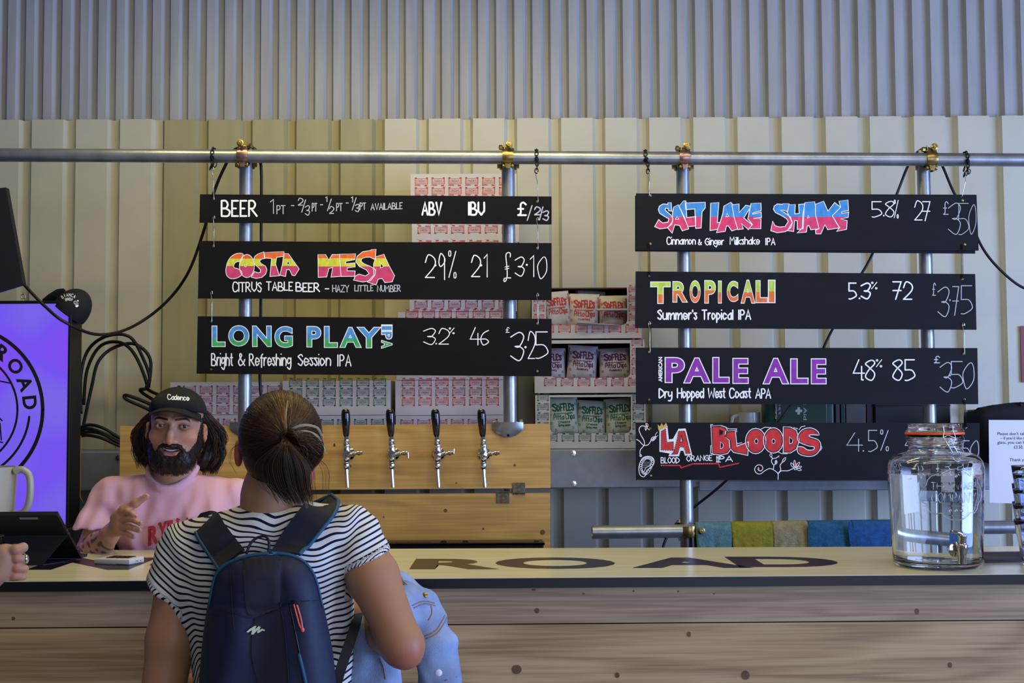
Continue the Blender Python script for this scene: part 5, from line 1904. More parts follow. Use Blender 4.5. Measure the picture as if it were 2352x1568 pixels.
cable([P(186, 950, Yk), P(186, 860, Yk), P(205, 800, Yk), P(250, 770, Yk - 0.03), P(300, 775, Yk - 0.03), P(332, 830, Yk), P(344, 870, Yk), P(338, 892, Yk), P(375, 912, Yk + 0.05), P(420, 940, Yk + 0.07)], 0.0068, 'black cable looping highest over the others between lightbox and bearded man', grp=g)
cable([P(192, 930, Yk + .02), P(200, 850, Yk + .02), P(230, 795, Yk + .02), P(275, 786, Yk), P(310, 815, Yk), P(338, 885, Yk), P(322, 896, Yk), P(352, 918, Yk + .04), P(400, 945, Yk + .06)], 0.0068, 'black cable bending sharply at the hook point left of the cap', grp=g)
cable([P(190, 985, Yk), P(210, 890, Yk), P(226, 830, Yk), P(262, 798, Yk + .02), P(310, 790, Yk + .02), P(345, 825, Yk + .02), P(341, 890, Yk + .02)], 0.0068, 'black cable making the wide inner arch beside the lightbox', grp=g)
cable([P(420, 965, Yk + .06), P(345, 928, Yk), P(300, 910, Yk - 0.02), P(286, 908, Yk - 0.02), P(292, 918, Yk - 0.02), P(340, 940, Yk), P(400, 975, Yk + .06)], 0.0068, 'black cable doubled back in a narrow hairpin left of the cap', grp=g)
for k, (lab) in enumerate(('upper black cable sweeping from lightbox to behind the long hair', 'second black cable sweeping from lightbox to behind the long hair', 'olive tinted cable sweeping low from lightbox to behind the long hair', 'lowest cable sweeping from the lightbox to behind the long hair')):
    d = k * 6
    cable([P(170, 990 + d * 0.8, Yk - 0.04), P(200, 976 + d * 1.3, Yk - 0.05), P(235, 982 + d * 1.4 + 3 * math.sin(k * 2), Yk - 0.06), P(280, 1008 + d, Yk - 0.05), P(325, 1026 + d * 0.5, Yk - 0.03), P(400, 1040 + 2 * k, Yk - 0.03)], 0.0064, lab, grp=g)
# ------------------------------------------------------------------ lightbox sign, left
YL = 4.60
xa, xb = P(-330, 940, YL).x, P(161, 940, YL).x
zt, zb = P(100, 690, YL).z, P(100, 1212, YL).z
lb = empty('lightbox_sign', ((xa + xb) / 2, YL + 0.06, zb), 'glowing violet lightbox sign with a round black emblem', 'sign')
fw = 0.011
mb = MB()
mb.box((xa, YL, zb), (xb, YL + 0.116, zb + fw), bev=0.002)
mb.box((xa, YL, zt - fw), (xb, YL + 0.116, zt), bev=0.002)
mb.box((xa, YL, zb + fw), (xa + fw, YL + 0.116, zt - fw), bev=0.002)
mb.box((xb - fw, YL, zb + fw), (xb, YL + 0.116, zt - fw), bev=0.002)
mb.box((xa + fw, YL + 0.10, zb + fw), (xb - fw, YL + 0.114, zt - fw))
obj('frame', mb, mat('frame_black', '#121110', 0.4), lb)
# translucent face lit by coloured strips inside
m = bpy.data.materials.new('lit_face')
m.use_nodes = True
nt = m.node_tree
b = nt.nodes['Principled BSDF']
tc = nt.nodes.new('ShaderNodeTexCoord')
n = nt.nodes.new('ShaderNodeTexNoise')
n.inputs['Scale'].default_value = 2.6
n.inputs['Detail'].default_value = 1
nt.links.new(tc.outputs['Object'], n.inputs['Vector'])
cr = nt.nodes.new('ShaderNodeValToRGB')
cr.color_ramp.elements[0].position = 0.36
cr.color_ramp.elements[0].color = H('#8a4dff')
cr.color_ramp.elements[1].position = 0.62
cr.color_ramp.elements[1].color = H('#7f6cf6')
e = cr.color_ramp.elements.new(0.5)
e.color = H('#7a55ff')
nt.links.new(n.outputs['Fac'], cr.inputs[0])
b.inputs['Base Color'].default_value = H('#30204a')
b.inputs['Roughness'].default_value = 0.3
nt.links.new(cr.outputs[0], b.inputs['Emission Color'])
b.inputs['Emission Strength'].default_value = 0.82
M['lit'] = m
mb = MB()
mb.box((xa + fw, YL + 0.006, zb + fw), (xb - fw, YL + 0.010, zt - fw))
obj('lit_panel', mb, M['lit'], lb)
fL = lambda u, v: P(u, v, YL + 0.0052)
CX, CY = -94, 940


def arc(mb, r, a0, a1, w, n=60):
    ribbon(mb, [(CX + r * math.cos(math.radians(a0 + (a1 - a0) * k / n)), CY - r * math.sin(math.radians(a0 + (a1 - a0) * k / n))) for k in range(n + 1)], w, fL)


mb = MB()
arc(mb, 192, 0, 360, 8.5, 96)
obj('emblem_ring', mb, M['ink_black'], lb, recalc=False)
mb = MB()
arc(mb, 134, 0, 360, 5, 90)
obj('emblem_ring', mb, M['ink_black'], lb, recalc=False)
mb = MB()
arc(mb, 162, -6, -62, 5.5, 40)
obj('emblem_bar', mb, M['ink_black'], lb, recalc=False)
for ch, ang, hw in (('R', 53, 13), ('O', 37.5, 16), ('A', 21.5, 15), ('D', 5.5, 14)):
    a = math.radians(ang)
    ct, st = math.cos(a), math.sin(a)

    def fr(u, v, ct=ct, st=st):
        # u along the circle (clockwise), v outwards
        rx, ry = CX + 163 * ct, CY - 163 * st
        return fL(rx + u * st + v * ct, ry + u * ct - v * st)
    mb = MB()
    put_text(mb, ch, fr, -hw, 15, hw, -15, off=0.03)
    obj('emblem_letter', mb, M['ink_black'], lb, recalc=False)
mb = MB()
for st in ([(-60, 855), (0, 875), (26, 880)], [(-20, 968), (0, 961), (5, 966)], [(0, 972), (3, 1010)], [(-10, 1012), (6, 1016)]):
    ribbon(mb, st, 3.2, fL)
obj('emblem_line', mb, M['ink_black'], lb, recalc=False, kind='stuff')
mb = MB()
c = P(53, 681, YL + 0.05)
mb.tube([c + Vector((0.0075 * math.cos(k * PI / 7), 0, 0.0085 * math.sin(k * PI / 7))) for k in range(14)], 0.0018, 6, closed=True)
mb.tube([c - Vector((0, 0, 0.0085)), Vector((c.x, c.y, zt - 0.001))], 0.0018, 6)
obj('hanging_eyelet', mb, M['steel'], lb, smooth='all')
# dark cabinet that carries it
mb = MB()
mb.box((xa - 0.05, 4.58, 0), (xb + 0.03, 5.06, zb - 0.0006), bev=0.004)
t = empty('back_bar_cabinet', ((xa + xb) / 2, 4.8, 0), 'black cabinet under the violet lightbox', 'cabinet')
obj('body', mb, M['black_matt'], t)
mb = MB()
mb.box((xa, 4.574, 0.1), (xb - 0.02, 4.58, zb - 0.03), bev=0.002)
obj('door', mb, M['black_plastic'], t)
x0, x1 = P(172, 1160, 4.86).x, P(345, 1160, 4.86).x
t = empty('drinks_cooler', ((x0 + x1) / 2, 4.95, 0), 'dark unit behind the bearded man, below the steel rail', 'cooler')
mb = MB()
mb.box((xb + 0.036, 4.86, 0), (x1, 5.06, P(250, 1137, 4.86).z), bev=0.004)
obj('body', mb, M['black_matt'], t)
mb = MB()
mb.box((xb + 0.05, 4.852, 0.1), (x1 - 0.02, 4.86, P(250, 1150, 4.86).z), bev=0.003)
obj('door', mb, M['black_plastic'], t)
# thin tan wire hanging by the frame side
mb = MB()
mb.tube([P(186, 1000, 4.716), P(185, 1060, 4.716), P(184, 1140, 4.716), P(187, 1147, 4.715), P(190, 1153, 4.715)], 0.0014, 6)
obj('thin_wire', mb, mat('tan_wire', '#8a6a35', 0.5), smooth='all', label='thin tan wire hanging beside the black lightbox frame', cat='wire')

# cap hung on the lightbox corner
cp = P(163, 712, 4.66)
cap = empty('black_cap', cp - Vector((0, 0, 0.06)), 'black cap with white lettering hung over the lightbox corner', 'cap')
Rc = Matrix.Rotation(math.radians(38), 3, 'Y')
mb = MB()
vs, fs = [], []
nu, nv = 28, 12
for i in range(nv + 1):
    th = PI * 0.56 * i / nv
    for j in range(nu):
        ph = 2 * PI * j / nu
        p = Vector((0.064 * math.sin(th) * math.cos(ph), 0.068 * math.sin(th) * math.sin(ph), 0.084 * math.cos(th)))
        vs.append(cp + Rc @ p)
for i in range(nv):
    for j in range(nu):
        fs.append((i * nu + j, (i + 1) * nu + j, (i + 1) * nu + (j + 1) % nu, i * nu + (j + 1) % nu))
M['cap'] = mat('cap_cloth', '#0a0a0c', 0.85, bump=0.2, bscale=300)
raw('crown', vs, fs, M['cap'], cap, smooth='all')
mb = MB()
q = [P(96, 688, 4.64), P(112, 675, 4.63), P(130, 664, 4.63), P(146, 662, 4.64), P(150, 690, 4.66), P(120, 690, 4.67)]
mb.prism(q, (0.0, 0.02, -0.004))
obj('brim', mb, M['cap'], cap)
mb = MB()
for s, r, a0, a1, h in (('BIANCA ROAD', 36, 122, 2, 7.5), ('BREW CO.', 26, 108, 22, 6.5)):
    n = len(s)
    for k, ch in enumerate(s):
        if ch == ' ':
            continue
        a = math.radians(a0 + (a1 - a0) * k / (n - 1))
        ct, st_ = math.cos(a), math.sin(a)

        def fr(u, v, ct=ct, st_=st_, r=r):
            px = 158 + r * ct * 0.78 + u * st_ + v * ct
            py = 712 - r * st_ * 0.98 + u * ct - v * st_
            # drop on to the crown
            x, z = P(px, py, 4.6).x, P(px, py, 4.6).z
            d = Rc.transposed() @ (Vector((x, 0, z)) - Vector((cp.x, 0, cp.z)))
            k2 = 1 - (d.x / 0.064) ** 2 - (d.z / 0.084) ** 2
            y = cp.y - 0.068 * math.sqrt(max(k2, 0.0)) - 0.0015
            return P(px, py, y)
        put_text(mb, ch, fr, -2.2 if ch != 'I' else -0.6, h / 2, 2.2 if ch != 'I' else 0.6, -h / 2, off=0.01)
obj('print', mb, M['paper'], cap, recalc=False, kind='stuff')

# angled black cabinet hanging top left
t = empty('hanging_cabinet', P(-60, 680, 4.5), 'black flat sided cabinet hanging at the left edge, a cable at its lower corner', 'speaker')
mb = MB()
mb.prism([P(-170, 455, 4.45), P(13, 430, 4.45), P(53, 652, 4.45), P(-10, 671, 4.45), P(-130, 700, 4.45)], (0, 0.03, 0))
obj('body', mb, M['black_matt'], t)
mb = MB()
xx = P(-70, 440, 4.55).x
mb.box((xx - 0.02, 4.4805, P(-70, 446, 4.48).z - 0.03), (xx + 0.02, 4.487, bar_z(xx) - 0.02))
mb.box((xx - 0.02, 4.4805, bar_z(xx) - 0.03), (xx + 0.02, yk(YB, xx) - R, bar_z(xx) - 0.02))
obj('hanging_strap', mb, M['black_metal'], t)

# ------------------------------------------------------------------ things on the counter
# jug
cj = Vector((P(-42, 1150, 4.0).x, 4.0, ZC + 0.0005))
hj = P(-20, 1072, 4.0).z - ZC
M['jug'] = mat('jug_cream', '#aba48b', 0.4, coat=0.15)
t = empty('cream_jug', cj, 'cream coloured jug with a big handle behind the black tablet case', 'jug')
mb = MB()
mb.lathe([(0.0, 0.0), (0.080, 0.0), (0.088, 0.006), (0.092, hj * 0.3), (0.097, hj * 0.7), (0.102, hj - 0.012), (0.104, hj), (0.098, hj), (0.094, hj - 0.012), (0.088, hj * 0.3), (0.083, 0.012), (0.0, 0.012)], cj, n=40, capends=False)
obj('jug_body', mb, M['jug'], t, smooth=True)
mb = MB()
mb.tube(cat_rom([P(33, 1083, 3.98), P(50, 1078, 3.98), P(66, 1090, 3.98), P(70, 1120, 3.98), P(66, 1155, 3.98), P(54, 1176, 3.98), P(33, 1182, 3.98)], 6), 0.0105, 14)
obj('handle', mb, M['jug'], t, smooth='all')

# tablet in a folding case
M['case'] = mat('case_black', '#0b0b10', 0.55, bump=0.05, bscale=400)
zc0 = ZC + 0.0006
Ybo, Yto = 3.90, 3.70
tb_r = P(187, 1277, Ybo)
tb_r.z = zc0 + 0.004
tt_r = P(131, 1181, Yto)
wv = Vector((-0.36, -0.008, 0))
t = empty('tablet_case', tb_r + wv * 0.5, 'black tablet in a folding stand case beside the card reader', 'tablet')
up_ = (tt_r - tb_r)
nn = up_.cross(wv).normalized()
nn = nn if nn.y > 0 else -nn
th = nn * 0.010


def slab(mb, p0, p1, wvec, tv):
    mb.hexa([p0, p0 + wvec, p1 + wvec, p1, p0 + tv, p0 + wvec + tv, p1 + wvec + tv, p1 + tv])


mb = MB()
slab(mb, tb_r, tt_r, wv, th)
obj('tablet', mb, M['case'], t)
mb = MB()
slab(mb, tb_r.lerp(tt_r, 0.03) + th * 1.02 + wv * 0.03, tb_r.lerp(tt_r, 0.97) + th * 1.02 + wv * 0.03, wv * 0.94, nn * 0.0006)
obj('screen', mb, M['black_gloss'], t)
mid = tb_r.lerp(tt_r, 0.56) - nn * 0.0025
ff = PZ(99, 1297, zc0 + 0.001)
mb = MB()
slab(mb, ff, mid, wv * 0.98, Vector((0, 0.003, 0)))
obj('stand_flap', mb, M['case'], t)
mb = MB()
slab(mb, mid + nn * -0.0005, tt_r - nn * 0.0025, wv * 0.98, nn * 0.002)
obj('back_flap', mb, M['case'], t)
mb = MB()
base = [PZ(99, 1298, zc0), PZ(150, 1291, zc0), PZ(200, 1277, zc0), PZ(201, 1273, zc0), PZ(188, 1272, zc0), PZ(60, 1272, zc0), PZ(-100, 1272, zc0), PZ(-180, 1298, zc0)]
mb.prism(base, (0, 0, 0.003))
obj('base_flap', mb, mat('case_lining', '#1c2030', 0.6), t)
mb = MB()
for k in (0.18, 0.55, 0.62, 0.94):
    c = tb_r.lerp(tt_r, k) + th * 0.5 + Vector((0.0004, 0, 0))
    mb.lathe([(0.0024, 0), (0.0024, 0.0012), (0, 0.0012)], c, (1, 0, 0), 8)
obj('port', mb, M['steel'], t, kind='stuff')
mb = MB()
c0, c1 = tt_r.lerp(tb_r, 0.06) - nn * 0.003 + wv * 0.16, tt_r.lerp(tb_r, 0.06) - nn * 0.003 + wv * 0.30
mb.hexa([c0 - up_ * 0.02, c1 - up_ * 0.02, c1 + up_ * 0.02, c0 + up_ * 0.02, c0 - up_ * 0.02 - nn * .001, c1 - up_ * 0.02 - nn * .001, c1 + up_ * 0.02 - nn * .001, c0 + up_ * 0.02 - nn * .001])
obj('camera_window', mb, M['galv_sheet'], t)

# card reader
A, B, D2 = PZ(215, 1294.5, zc0), PZ(297, 1298, zc0), PZ(330, 1292, zc0)
E2 = A + (D2 - B)
sc_ = 2.3
D2 = B + (D2 - B) * sc_ * 0.45
E2 = A + (D2 - B)
t = empty('card_reader', (A + D2) / 2, 'white payment card reader with dark keys lying on the counter', 'card reader')
mb = MB()
hx = Vector((0, 0, 0.0165))
bm = bmesh.new()
vv = [bm.verts.new(p) for p in (A, B, D2, E2, A + hx * 0.86, B + hx, D2 + hx * 1.15, E2 + hx)]
for f_ in ((0, 1, 2, 3), (7, 6, 5, 4), (4, 5, 1, 0), (5, 6, 2, 1), (6, 7, 3, 2), (7, 4, 0, 3)):
    bm.faces.new([vv[i] for i in f_])
bmesh.ops.bevel(bm, geom=bm.edges[:], offset=0.003, segments=2, affect='EDGES', profile=0.5)
bm.verts.index_update()
mb.add([v.co.copy() for v in bm.verts], [[v.index for v in f_.verts] for f_ in bm.faces])
bm.free()
M['white_pl'] = mat('reader_white', '#d5d4cc', 0.35)
obj('reader_body', mb, M['white_pl'], t, smooth=True)


def top_pt(u, v):
    a = (A + hx * 0.86).lerp(B + hx, u)
    b_ = (E2 + hx).lerp(D2 + hx * 1.15, u)
    return a.lerp(b_, v) + Vector((0, 0, 0.0004))


for r in range(3):
    for k in range(5):
        u0, v0 = 0.22 + k * 0.13, 0.30 + r * 0.2
        mb = MB()
        mb.prism([top_pt(u0, v0), top_pt(u0 + 0.10, v0), top_pt(u0 + 0.10, v0 + 0.13), top_pt(u0, v0 + 0.13)], (0, 0, 0.0016))
        obj('key', mb, M['black_plastic'], t)
mb = MB()
for (u, v) in ((0.45, 0.55), (0.55, 0.52), (0.75, 0.5)):
    c = B.lerp(D2, u) + hx * v
    o_ = (D2 - B).normalized()
    n_ = Vector((o_.y, -o_.x, 0))
    mb.box(Vector((-0.0016, -0.0004, -0.0012)), Vector((0.0016, 0.0004, 0.0012)), Matrix.Translation(c + n_ * 0.0003) @ Matrix.Rotation(math.atan2(o_.y, o_.x), 4, 'Z'))
obj('port', mb, M['black_plastic'], t, kind='stuff')
mb = MB()
a_, b_ = A + hx * 0.15, B + hx * 0.15
nf = Vector((0, -0.0004, 0))
mb.tube([a_.lerp(b_, 0.62) + nf, b_ + nf * 3, B.lerp(D2, 0.9) + hx * 0.18 + Vector((0.0006, 0, 0))], 0.0007, 5)
obj('seam', mb, M['black_plastic'], t, smooth='all')

# bar mat, right
mb = MB()
mb.prism([PZ(2262, 1292, zc0), PZ(2520, 1288, zc0), PZ(2505, 1270, zc0), PZ(2255, 1273, zc0)], (0, 0, 0.008))
obj('bar_mat', mb, mat('mat_grey', '#3d4150', 0.8, bump=0.3, bscale=200), label='dark grey bar mat on the counter right of the glass jar', cat='mat')

# ------------------------------------------------------------------ glass jar dispenser
yj = PZ(2152, 1314, ZC).y + 0.128
xj = P(2151, 1180, yj).x
cj = Vector((xj, yj, ZC + 0.0006))


def zj(py):
    return P(2151, py, yj).z - cj.z


rb = (P(2258, 1180, yj).x - P(2043, 1180, yj).x) / 2
rn = (P(2206, 1020, yj).x - P(2087, 1020, yj).x) / 2
jar = empty('drink_jar', cj, 'large clear glass water jar with orange seal, lid and small metal tap', 'jar')
z1, z2, z3, z4 = zj(1070), zj(1040), zj(1030), zj(1000)
outer = [(0.0, 0.001), (rb * 0.72, 0.0), (rb * 0.86, 0.003), (rb * 0.915, 0.014), (rb * 0.925, 0.03), (rb * 0.95, 0.10), (rb * 0.985, z1 * 0.75), (rb, z1 - 0.02), (rb * 0.995, z1 - 0.004), (rb * 0.96, z1 + 0.014), (rb * 0.88, z2 - 0.008), (rb * 0.76, z2), (rn * 1.10, z2 + 0.004),
         (rn, z3), (rn * 0.985, z3 + 0.02), (rn, z4 - 0.016), (rn * 1.08, z4 - 0.013), (rn * 1.09, z4 - 0.008), (rn * 1.05, z4 - 0.003), (rn * 1.05, z4 + 0.003)]
g_ = 0.005
inner = [(rn * 0.9, z4 + 0.003), (rn * 0.9, z3 + 0.004), (rn * 1.02, z2 - 0.004), (rb * 0.76, z2 - 0.008), (rb * 0.87, z2 - 0.016), (rb - g_ * 1.6, z1 + 0.008), (rb - g_, z1 - 0.02), (rb * 0.985 - g_, z1 * 0.75), (rb * 0.95 - g_, 0.10), (rb * 0.915 - g_, 0.034), (rb * 0.86, 0.022), (rb * 0.6, 0.017), (0.0, 0.016)]
mb = MB()
mb.lathe(outer + inner, cj, n=64, capends=False)
obj('glass_body', mb, M['glass'], jar, smooth='all')
zw = zj(1078)
mb = MB()
gw = g_ + 0.0006
mb.lathe([(0.0, 0.0166), (rb * 0.6, 0.0176), (rb * 0.86 - 0.0006, 0.0226), (rb * 0.915 - gw, 0.0346), (rb * 0.95 - gw, 0.10), (rb * 0.985 - gw, z1 * 0.75), (rb - gw, min(zw, z1 - 0.02)), (0.0, min(zw, z1 - 0.02))], cj, n=64, capends=False)
obj('water', mb, M['water'], jar, smooth=True)
mb = MB()
mb.lathe([(rn * 1.00, z4 + 0.0035), (rn * 1.10, z4 + 0.0035), (rn * 1.11, z4 + 0.0065), (rn * 1.10, z4 + 0.0095), (rn * 1.0, z4 + 0.0095), (rn * 1.0, z4 + 0.0035)], cj, n=64, capends=False)
obj('orange_seal', mb, mat('seal_orange', '#e8641c', 0.45), jar, smooth=True, label='orange rubber seal')
mb = MB()
zl = z4 + 0.010
ztop = zj(973)
mb.lathe([(0.0, zl), (rn * 0.92, zl), (rn * 1.06, zl + 0.001), (rn * 1.08, zl + 0.004), (rn * 1.05, zl + 0.008), (rn * 1.0, zl + 0.010), (rn * 0.99, ztop - 0.006), (rn * 1.01, ztop - 0.004), (rn * 1.0, ztop), (rn * 0.93, ztop), (rn * 0.9, ztop - 0.008), (0.0, ztop - 0.010)], cj, n=64, capends=False)
obj('lid', mb, M['glass'], jar, smooth='all')
# wire bail and clasp
fy = yj - rn * 1.05


def fj(px, py, dy=0.0):
    x = P(px, py, fy).x
    y = yj - math.sqrt(max((rn * 1.12) ** 2 - (x - xj) ** 2, 0.0002)) - 0.003 + dy
    return P(px, py, y)


mb = MB()
for pts in ([(2166, 978), (2168, 992), (2166, 1003), (2172, 1012), (2176, 1020), (2186, 1036), (2190, 1050), (2199, 1058), (2204, 1050), (2198, 1036), (2188, 1022)], [(2188, 976), (2189, 990), (2194, 1003), (2192, 1012), (2188, 1022)], [(2166, 1005), (2178, 1000), (2194, 1006)]):
    mb.tube(cat_rom([fj(*p) for p in pts], 5), 0.0013, 8)
obj('wire_clasp', mb, M['steel'], jar, smooth='all')
mb = MB()
for zz_ in (z4 - 0.018, z4 + 0.013):
    mb.tube([cj + Vector((rn * 1.075 * math.cos(k * PI / 24), rn * 1.075 * math.sin(k * PI / 24), zz_)) for k in range(48)], 0.0011, 6, closed=True)
obj('wire_collar', mb, M['steel'], jar, smooth='all')


# moulded badge
def fb(px, py, lift=0.0005):
    x = P(px, py, yj - rb * 0.8).x
    zz_ = P(px, py, yj - rb * 0.9).z
    rr = rb * (0.93 + 0.07 * min(1, (zz_ - cj.z) / z1)) + lift
    y = yj - math.sqrt(max(rr * rr - (x - xj) ** 2, 0.00005))
    return P(px, py, y)


cB = lambda x, y: (2040 + x / 6.03, 1060 + y / 6.03)
badge = [(530, 330), (545, 255), (600, 200), (660, 183), (720, 195), (780, 145), (860, 110), (940, 100), (1020, 110), (1100, 155), (1140, 200), (1190, 188), (1225, 220), (1240, 300), (1275, 370), (1285, 440), (1275, 520), (1245, 575), (1225, 660), (1195, 710), (1140, 705), (1090, 760), (1020, 800), (940, 812), (860, 800),
         (790, 755), (735, 710), (660, 725), (590, 705), (545, 660), (530, 595), (460, 540), (430, 460), (450, 395)]
mb = MB()
mb.tube([fb(*cB(*p)) for p in badge], 0.0016, 6, closed=True)
mb.tube([fb(*cB(*p)) for p in ((830, 612), (1050, 612))], 0.0009, 5)
mb.tube([fb(*cB(*p)) for p in ((840, 745), (1050, 745))], 0.0009, 5)
for cx in (860, 940, 1020):
    mb.ell(fb(*cB(cx, 675)), (0.004, 0.0015, 0.005), nu=8, nv=6)
mb.ell(fb(*cB(940, 200)), (0.004, 0.0015, 0.005), nu=8, nv=6)
obj('moulded_badge', mb, M['glass'], jar, smooth='all')
mb = MB()
mblet = MB()


def strokes3d(mb, s, x0, yb, h, x1, r):
    class Cap(MB):
        pass
    adv = 0.0
    tot = sum((2.4 if ch == ' ' else GL[ch][0] + 1.1) for ch in s) - 1.1
    sx = (x1 - x0) / tot
    for ch in s:
        if ch == ' ':
            adv += 2.4
            continue
        for st in GL[ch][1].split('|'):
            sm = st.startswith('~')
            pts = [(int(tk[0]), int(tk[1])) for tk in st.lstrip('~').split()]
            if sm and len(pts) > 2:
                pts = [(p.x, p.y) for p in cat_rom([(a, b2, 0) for a, b2 in pts], 3)]
            if len(pts) > 1:
                mb.tube([fb(x0 + (adv + p[0]) * sx, yb - (p[1] - 2) * h / 6) for p in pts], r, 5)
        adv += GL[ch][0] + 1.1


strokes3d(mb, 'THE', *(cB(595, 385)), 16, cB(810, 0)[0], 0.0012)
strokes3d(mb, 'VINTAGE', *(cB(845, 385)), 16, cB(1215, 0)[0], 0.0012)
strokes3d(mb, 'COMPANY', *(cB(605, 570)), 24, cB(1215, 0)[0], 0.0012)
obj('moulded_letters', mb, M['glass'], jar, smooth='all', kind='stuff')
# little tap
ft = fb(2196, 1262, 0.002)
dr = (ft - cj)
dr.z = 0
dr.normalize()
t_ = empty('jar_tap', ft - Vector((0, 0, 0.03)))
t_.parent = jar
t_.location = WLOC[t_.name] - WLOC[jar.name]
M['brassy'] = mat('nickel', '#cfc8b4', 0.1, 1.0)
mb = MB()
mb.lathe([(0.020, -0.003), (0.021, 0.0), (0.021, 0.003), (0.012, 0.006)], ft, dr, 28)
obj('washer', mb, M['brassy'], t_, smooth=True)
mb = MB()
e2 = ft + dr * 0.032 + Vector((0.003, 0, 0))
mb.lathe([(0.0085, 0.0), (0.0085, 0.034)], ft, (e2 - ft), 16)
mb.lathe([(0.0105, -0.034), (0.0115, -0.030), (0.0105, -0.012), (0.0125, 0.0), (0.0135, 0.010), (0.0135, 0.016), (0.0098, 0.018), (0.0098, 0.034), (0.0112, 0.036), (0.0112, 0.040), (0.0, 0.041)], e2, (0.03, 0, 1), 20)
obj('tap_body', mb, M['brassy'], t_, smooth=True)
mb = MB()
h0 = e2 + Vector((0, 0, 0.040))
mb.tube(cat_rom([h0, h0 + Vector((-0.006, -0.004, 0.006)), h0 + Vector((-0.018, -0.008, 0.010)), h0 + Vector((-0.030, -0.010, 0.011))], 4), [0.006] * 4 + [0.005] * 4 + [0.0045] * 5, 10)
obj('lever', mb, M['brassy'], t_, smooth='all')
mb = MB()
mb.lathe([(0.015, 0.0), (0.015, 0.010), (0.008, 0.012), (0.008, 0.04)], ft - dr * 0.010, -dr, 16)
obj('inner_nut', mb, M['steel'], t_, smooth=True)

# ------------------------------------------------------------------ stacked tumblers at the right edge
M['tumbler'] = mat('tumbler_glass', '#eef3ff', 0.02, trans=1.0, ior=1.4)
yg = PZ(2372, 1302, ZC).y + 0.03
gx = P(2378, 1200, yg).x


def tumbler(z, lab, ribs=True, sc=1.0, x=gx, y=yg):
    t = empty('tumbler', (x, y, z), lab, 'glass', 'stacked drinking tumblers')
    h_, r0, r1 = 0.125 * sc, 0.034, 0.056
    n = 48
    prof = [(0.0, 0.0), (r0, 0.0), (r0 + 0.002, 0.004)] + [(r0 + 0.002 + (r1 - r0 - 0.002) * k / 8, 0.004 + (h_ - 0.004) * k / 8) for k in range(1, 9)]
    prof += [(r1 - 0.002, h_)] + [(r1 - 0.0025 - (r1 - r0) * k / 8, h_ - (h_ - 0.010) * k / 8) for k in range(1, 9)] + [(0.0, 0.010)]
    mb = MB()
    vs, fs = [], []
    for i, (r, hh_) in enumerate(prof):
        for j in range(n):
            a = 2 * PI * j / n
            rr = r * (1 + (0.025 * math.cos(12 * a) if ribs and 3 <= i <= 8 else 0))
            vs.append(Vector((x + rr * math.cos(a), y + rr * math.sin(a), z + hh_)))
    for i in range(len(prof) - 1):
        for j in range(n):
            fs.append((i * n + j, i * n + (j + 1) % n, (i + 1) * n + (j + 1) % n, (i + 1) * n + j))
    mb.add(vs, fs)
    obj('glass_wall', mb, M['tumbler'], t, smooth='all')
    mb = MB()
    mb.tube([Vector((x + (r1 - 0.001) * math.cos(k * PI / 20), y + (r1 - 0.001) * math.sin(k * PI / 20), z + h_)) for k in range(40)], 0.0016, 6, closed=True)
    obj('rim', mb, M['tumbler'], t, smooth='all')
    return t


for k, nm in enumerate(('lowest ribbed tumbler of the front stack at the right edge', 'second ribbed tumbler up in the front stack at the right edge', 'third ribbed tumbler up in the front stack at the right edge', 'topmost ribbed tumbler of the front stack at the right edge')):
    tumbler(ZC + 0.0006 + k * 0.042, nm)
yg2 = yg + 0.16
for k, nm in enumerate(('lower plain tumbler of the rear stack at the right edge', 'middle plain tumbler of the rear stack at the right edge', 'upper plain tumbler of the rear stack, in front of the notice')):
    tumbler(ZC + 0.0006 + k * 0.052, nm, False, 1.3, P(2372, 1150, yg2).x, yg2)
# ------------------------------------------------------------------ organic shapes: blended distance fields turned into one skin
def axis(*segs):
    """segs: (start, end, step) pieces joined into one coordinate list"""
    out = []
    for a, b, s in segs:
        out.append(np.arange(a, b, s))
    out.append(np.array([segs[-1][1]]))
    v = np.concatenate(out)
    keep = np.concatenate([[True], np.diff(v) > 1e-5])
    return v[keep].astype(np.float32)


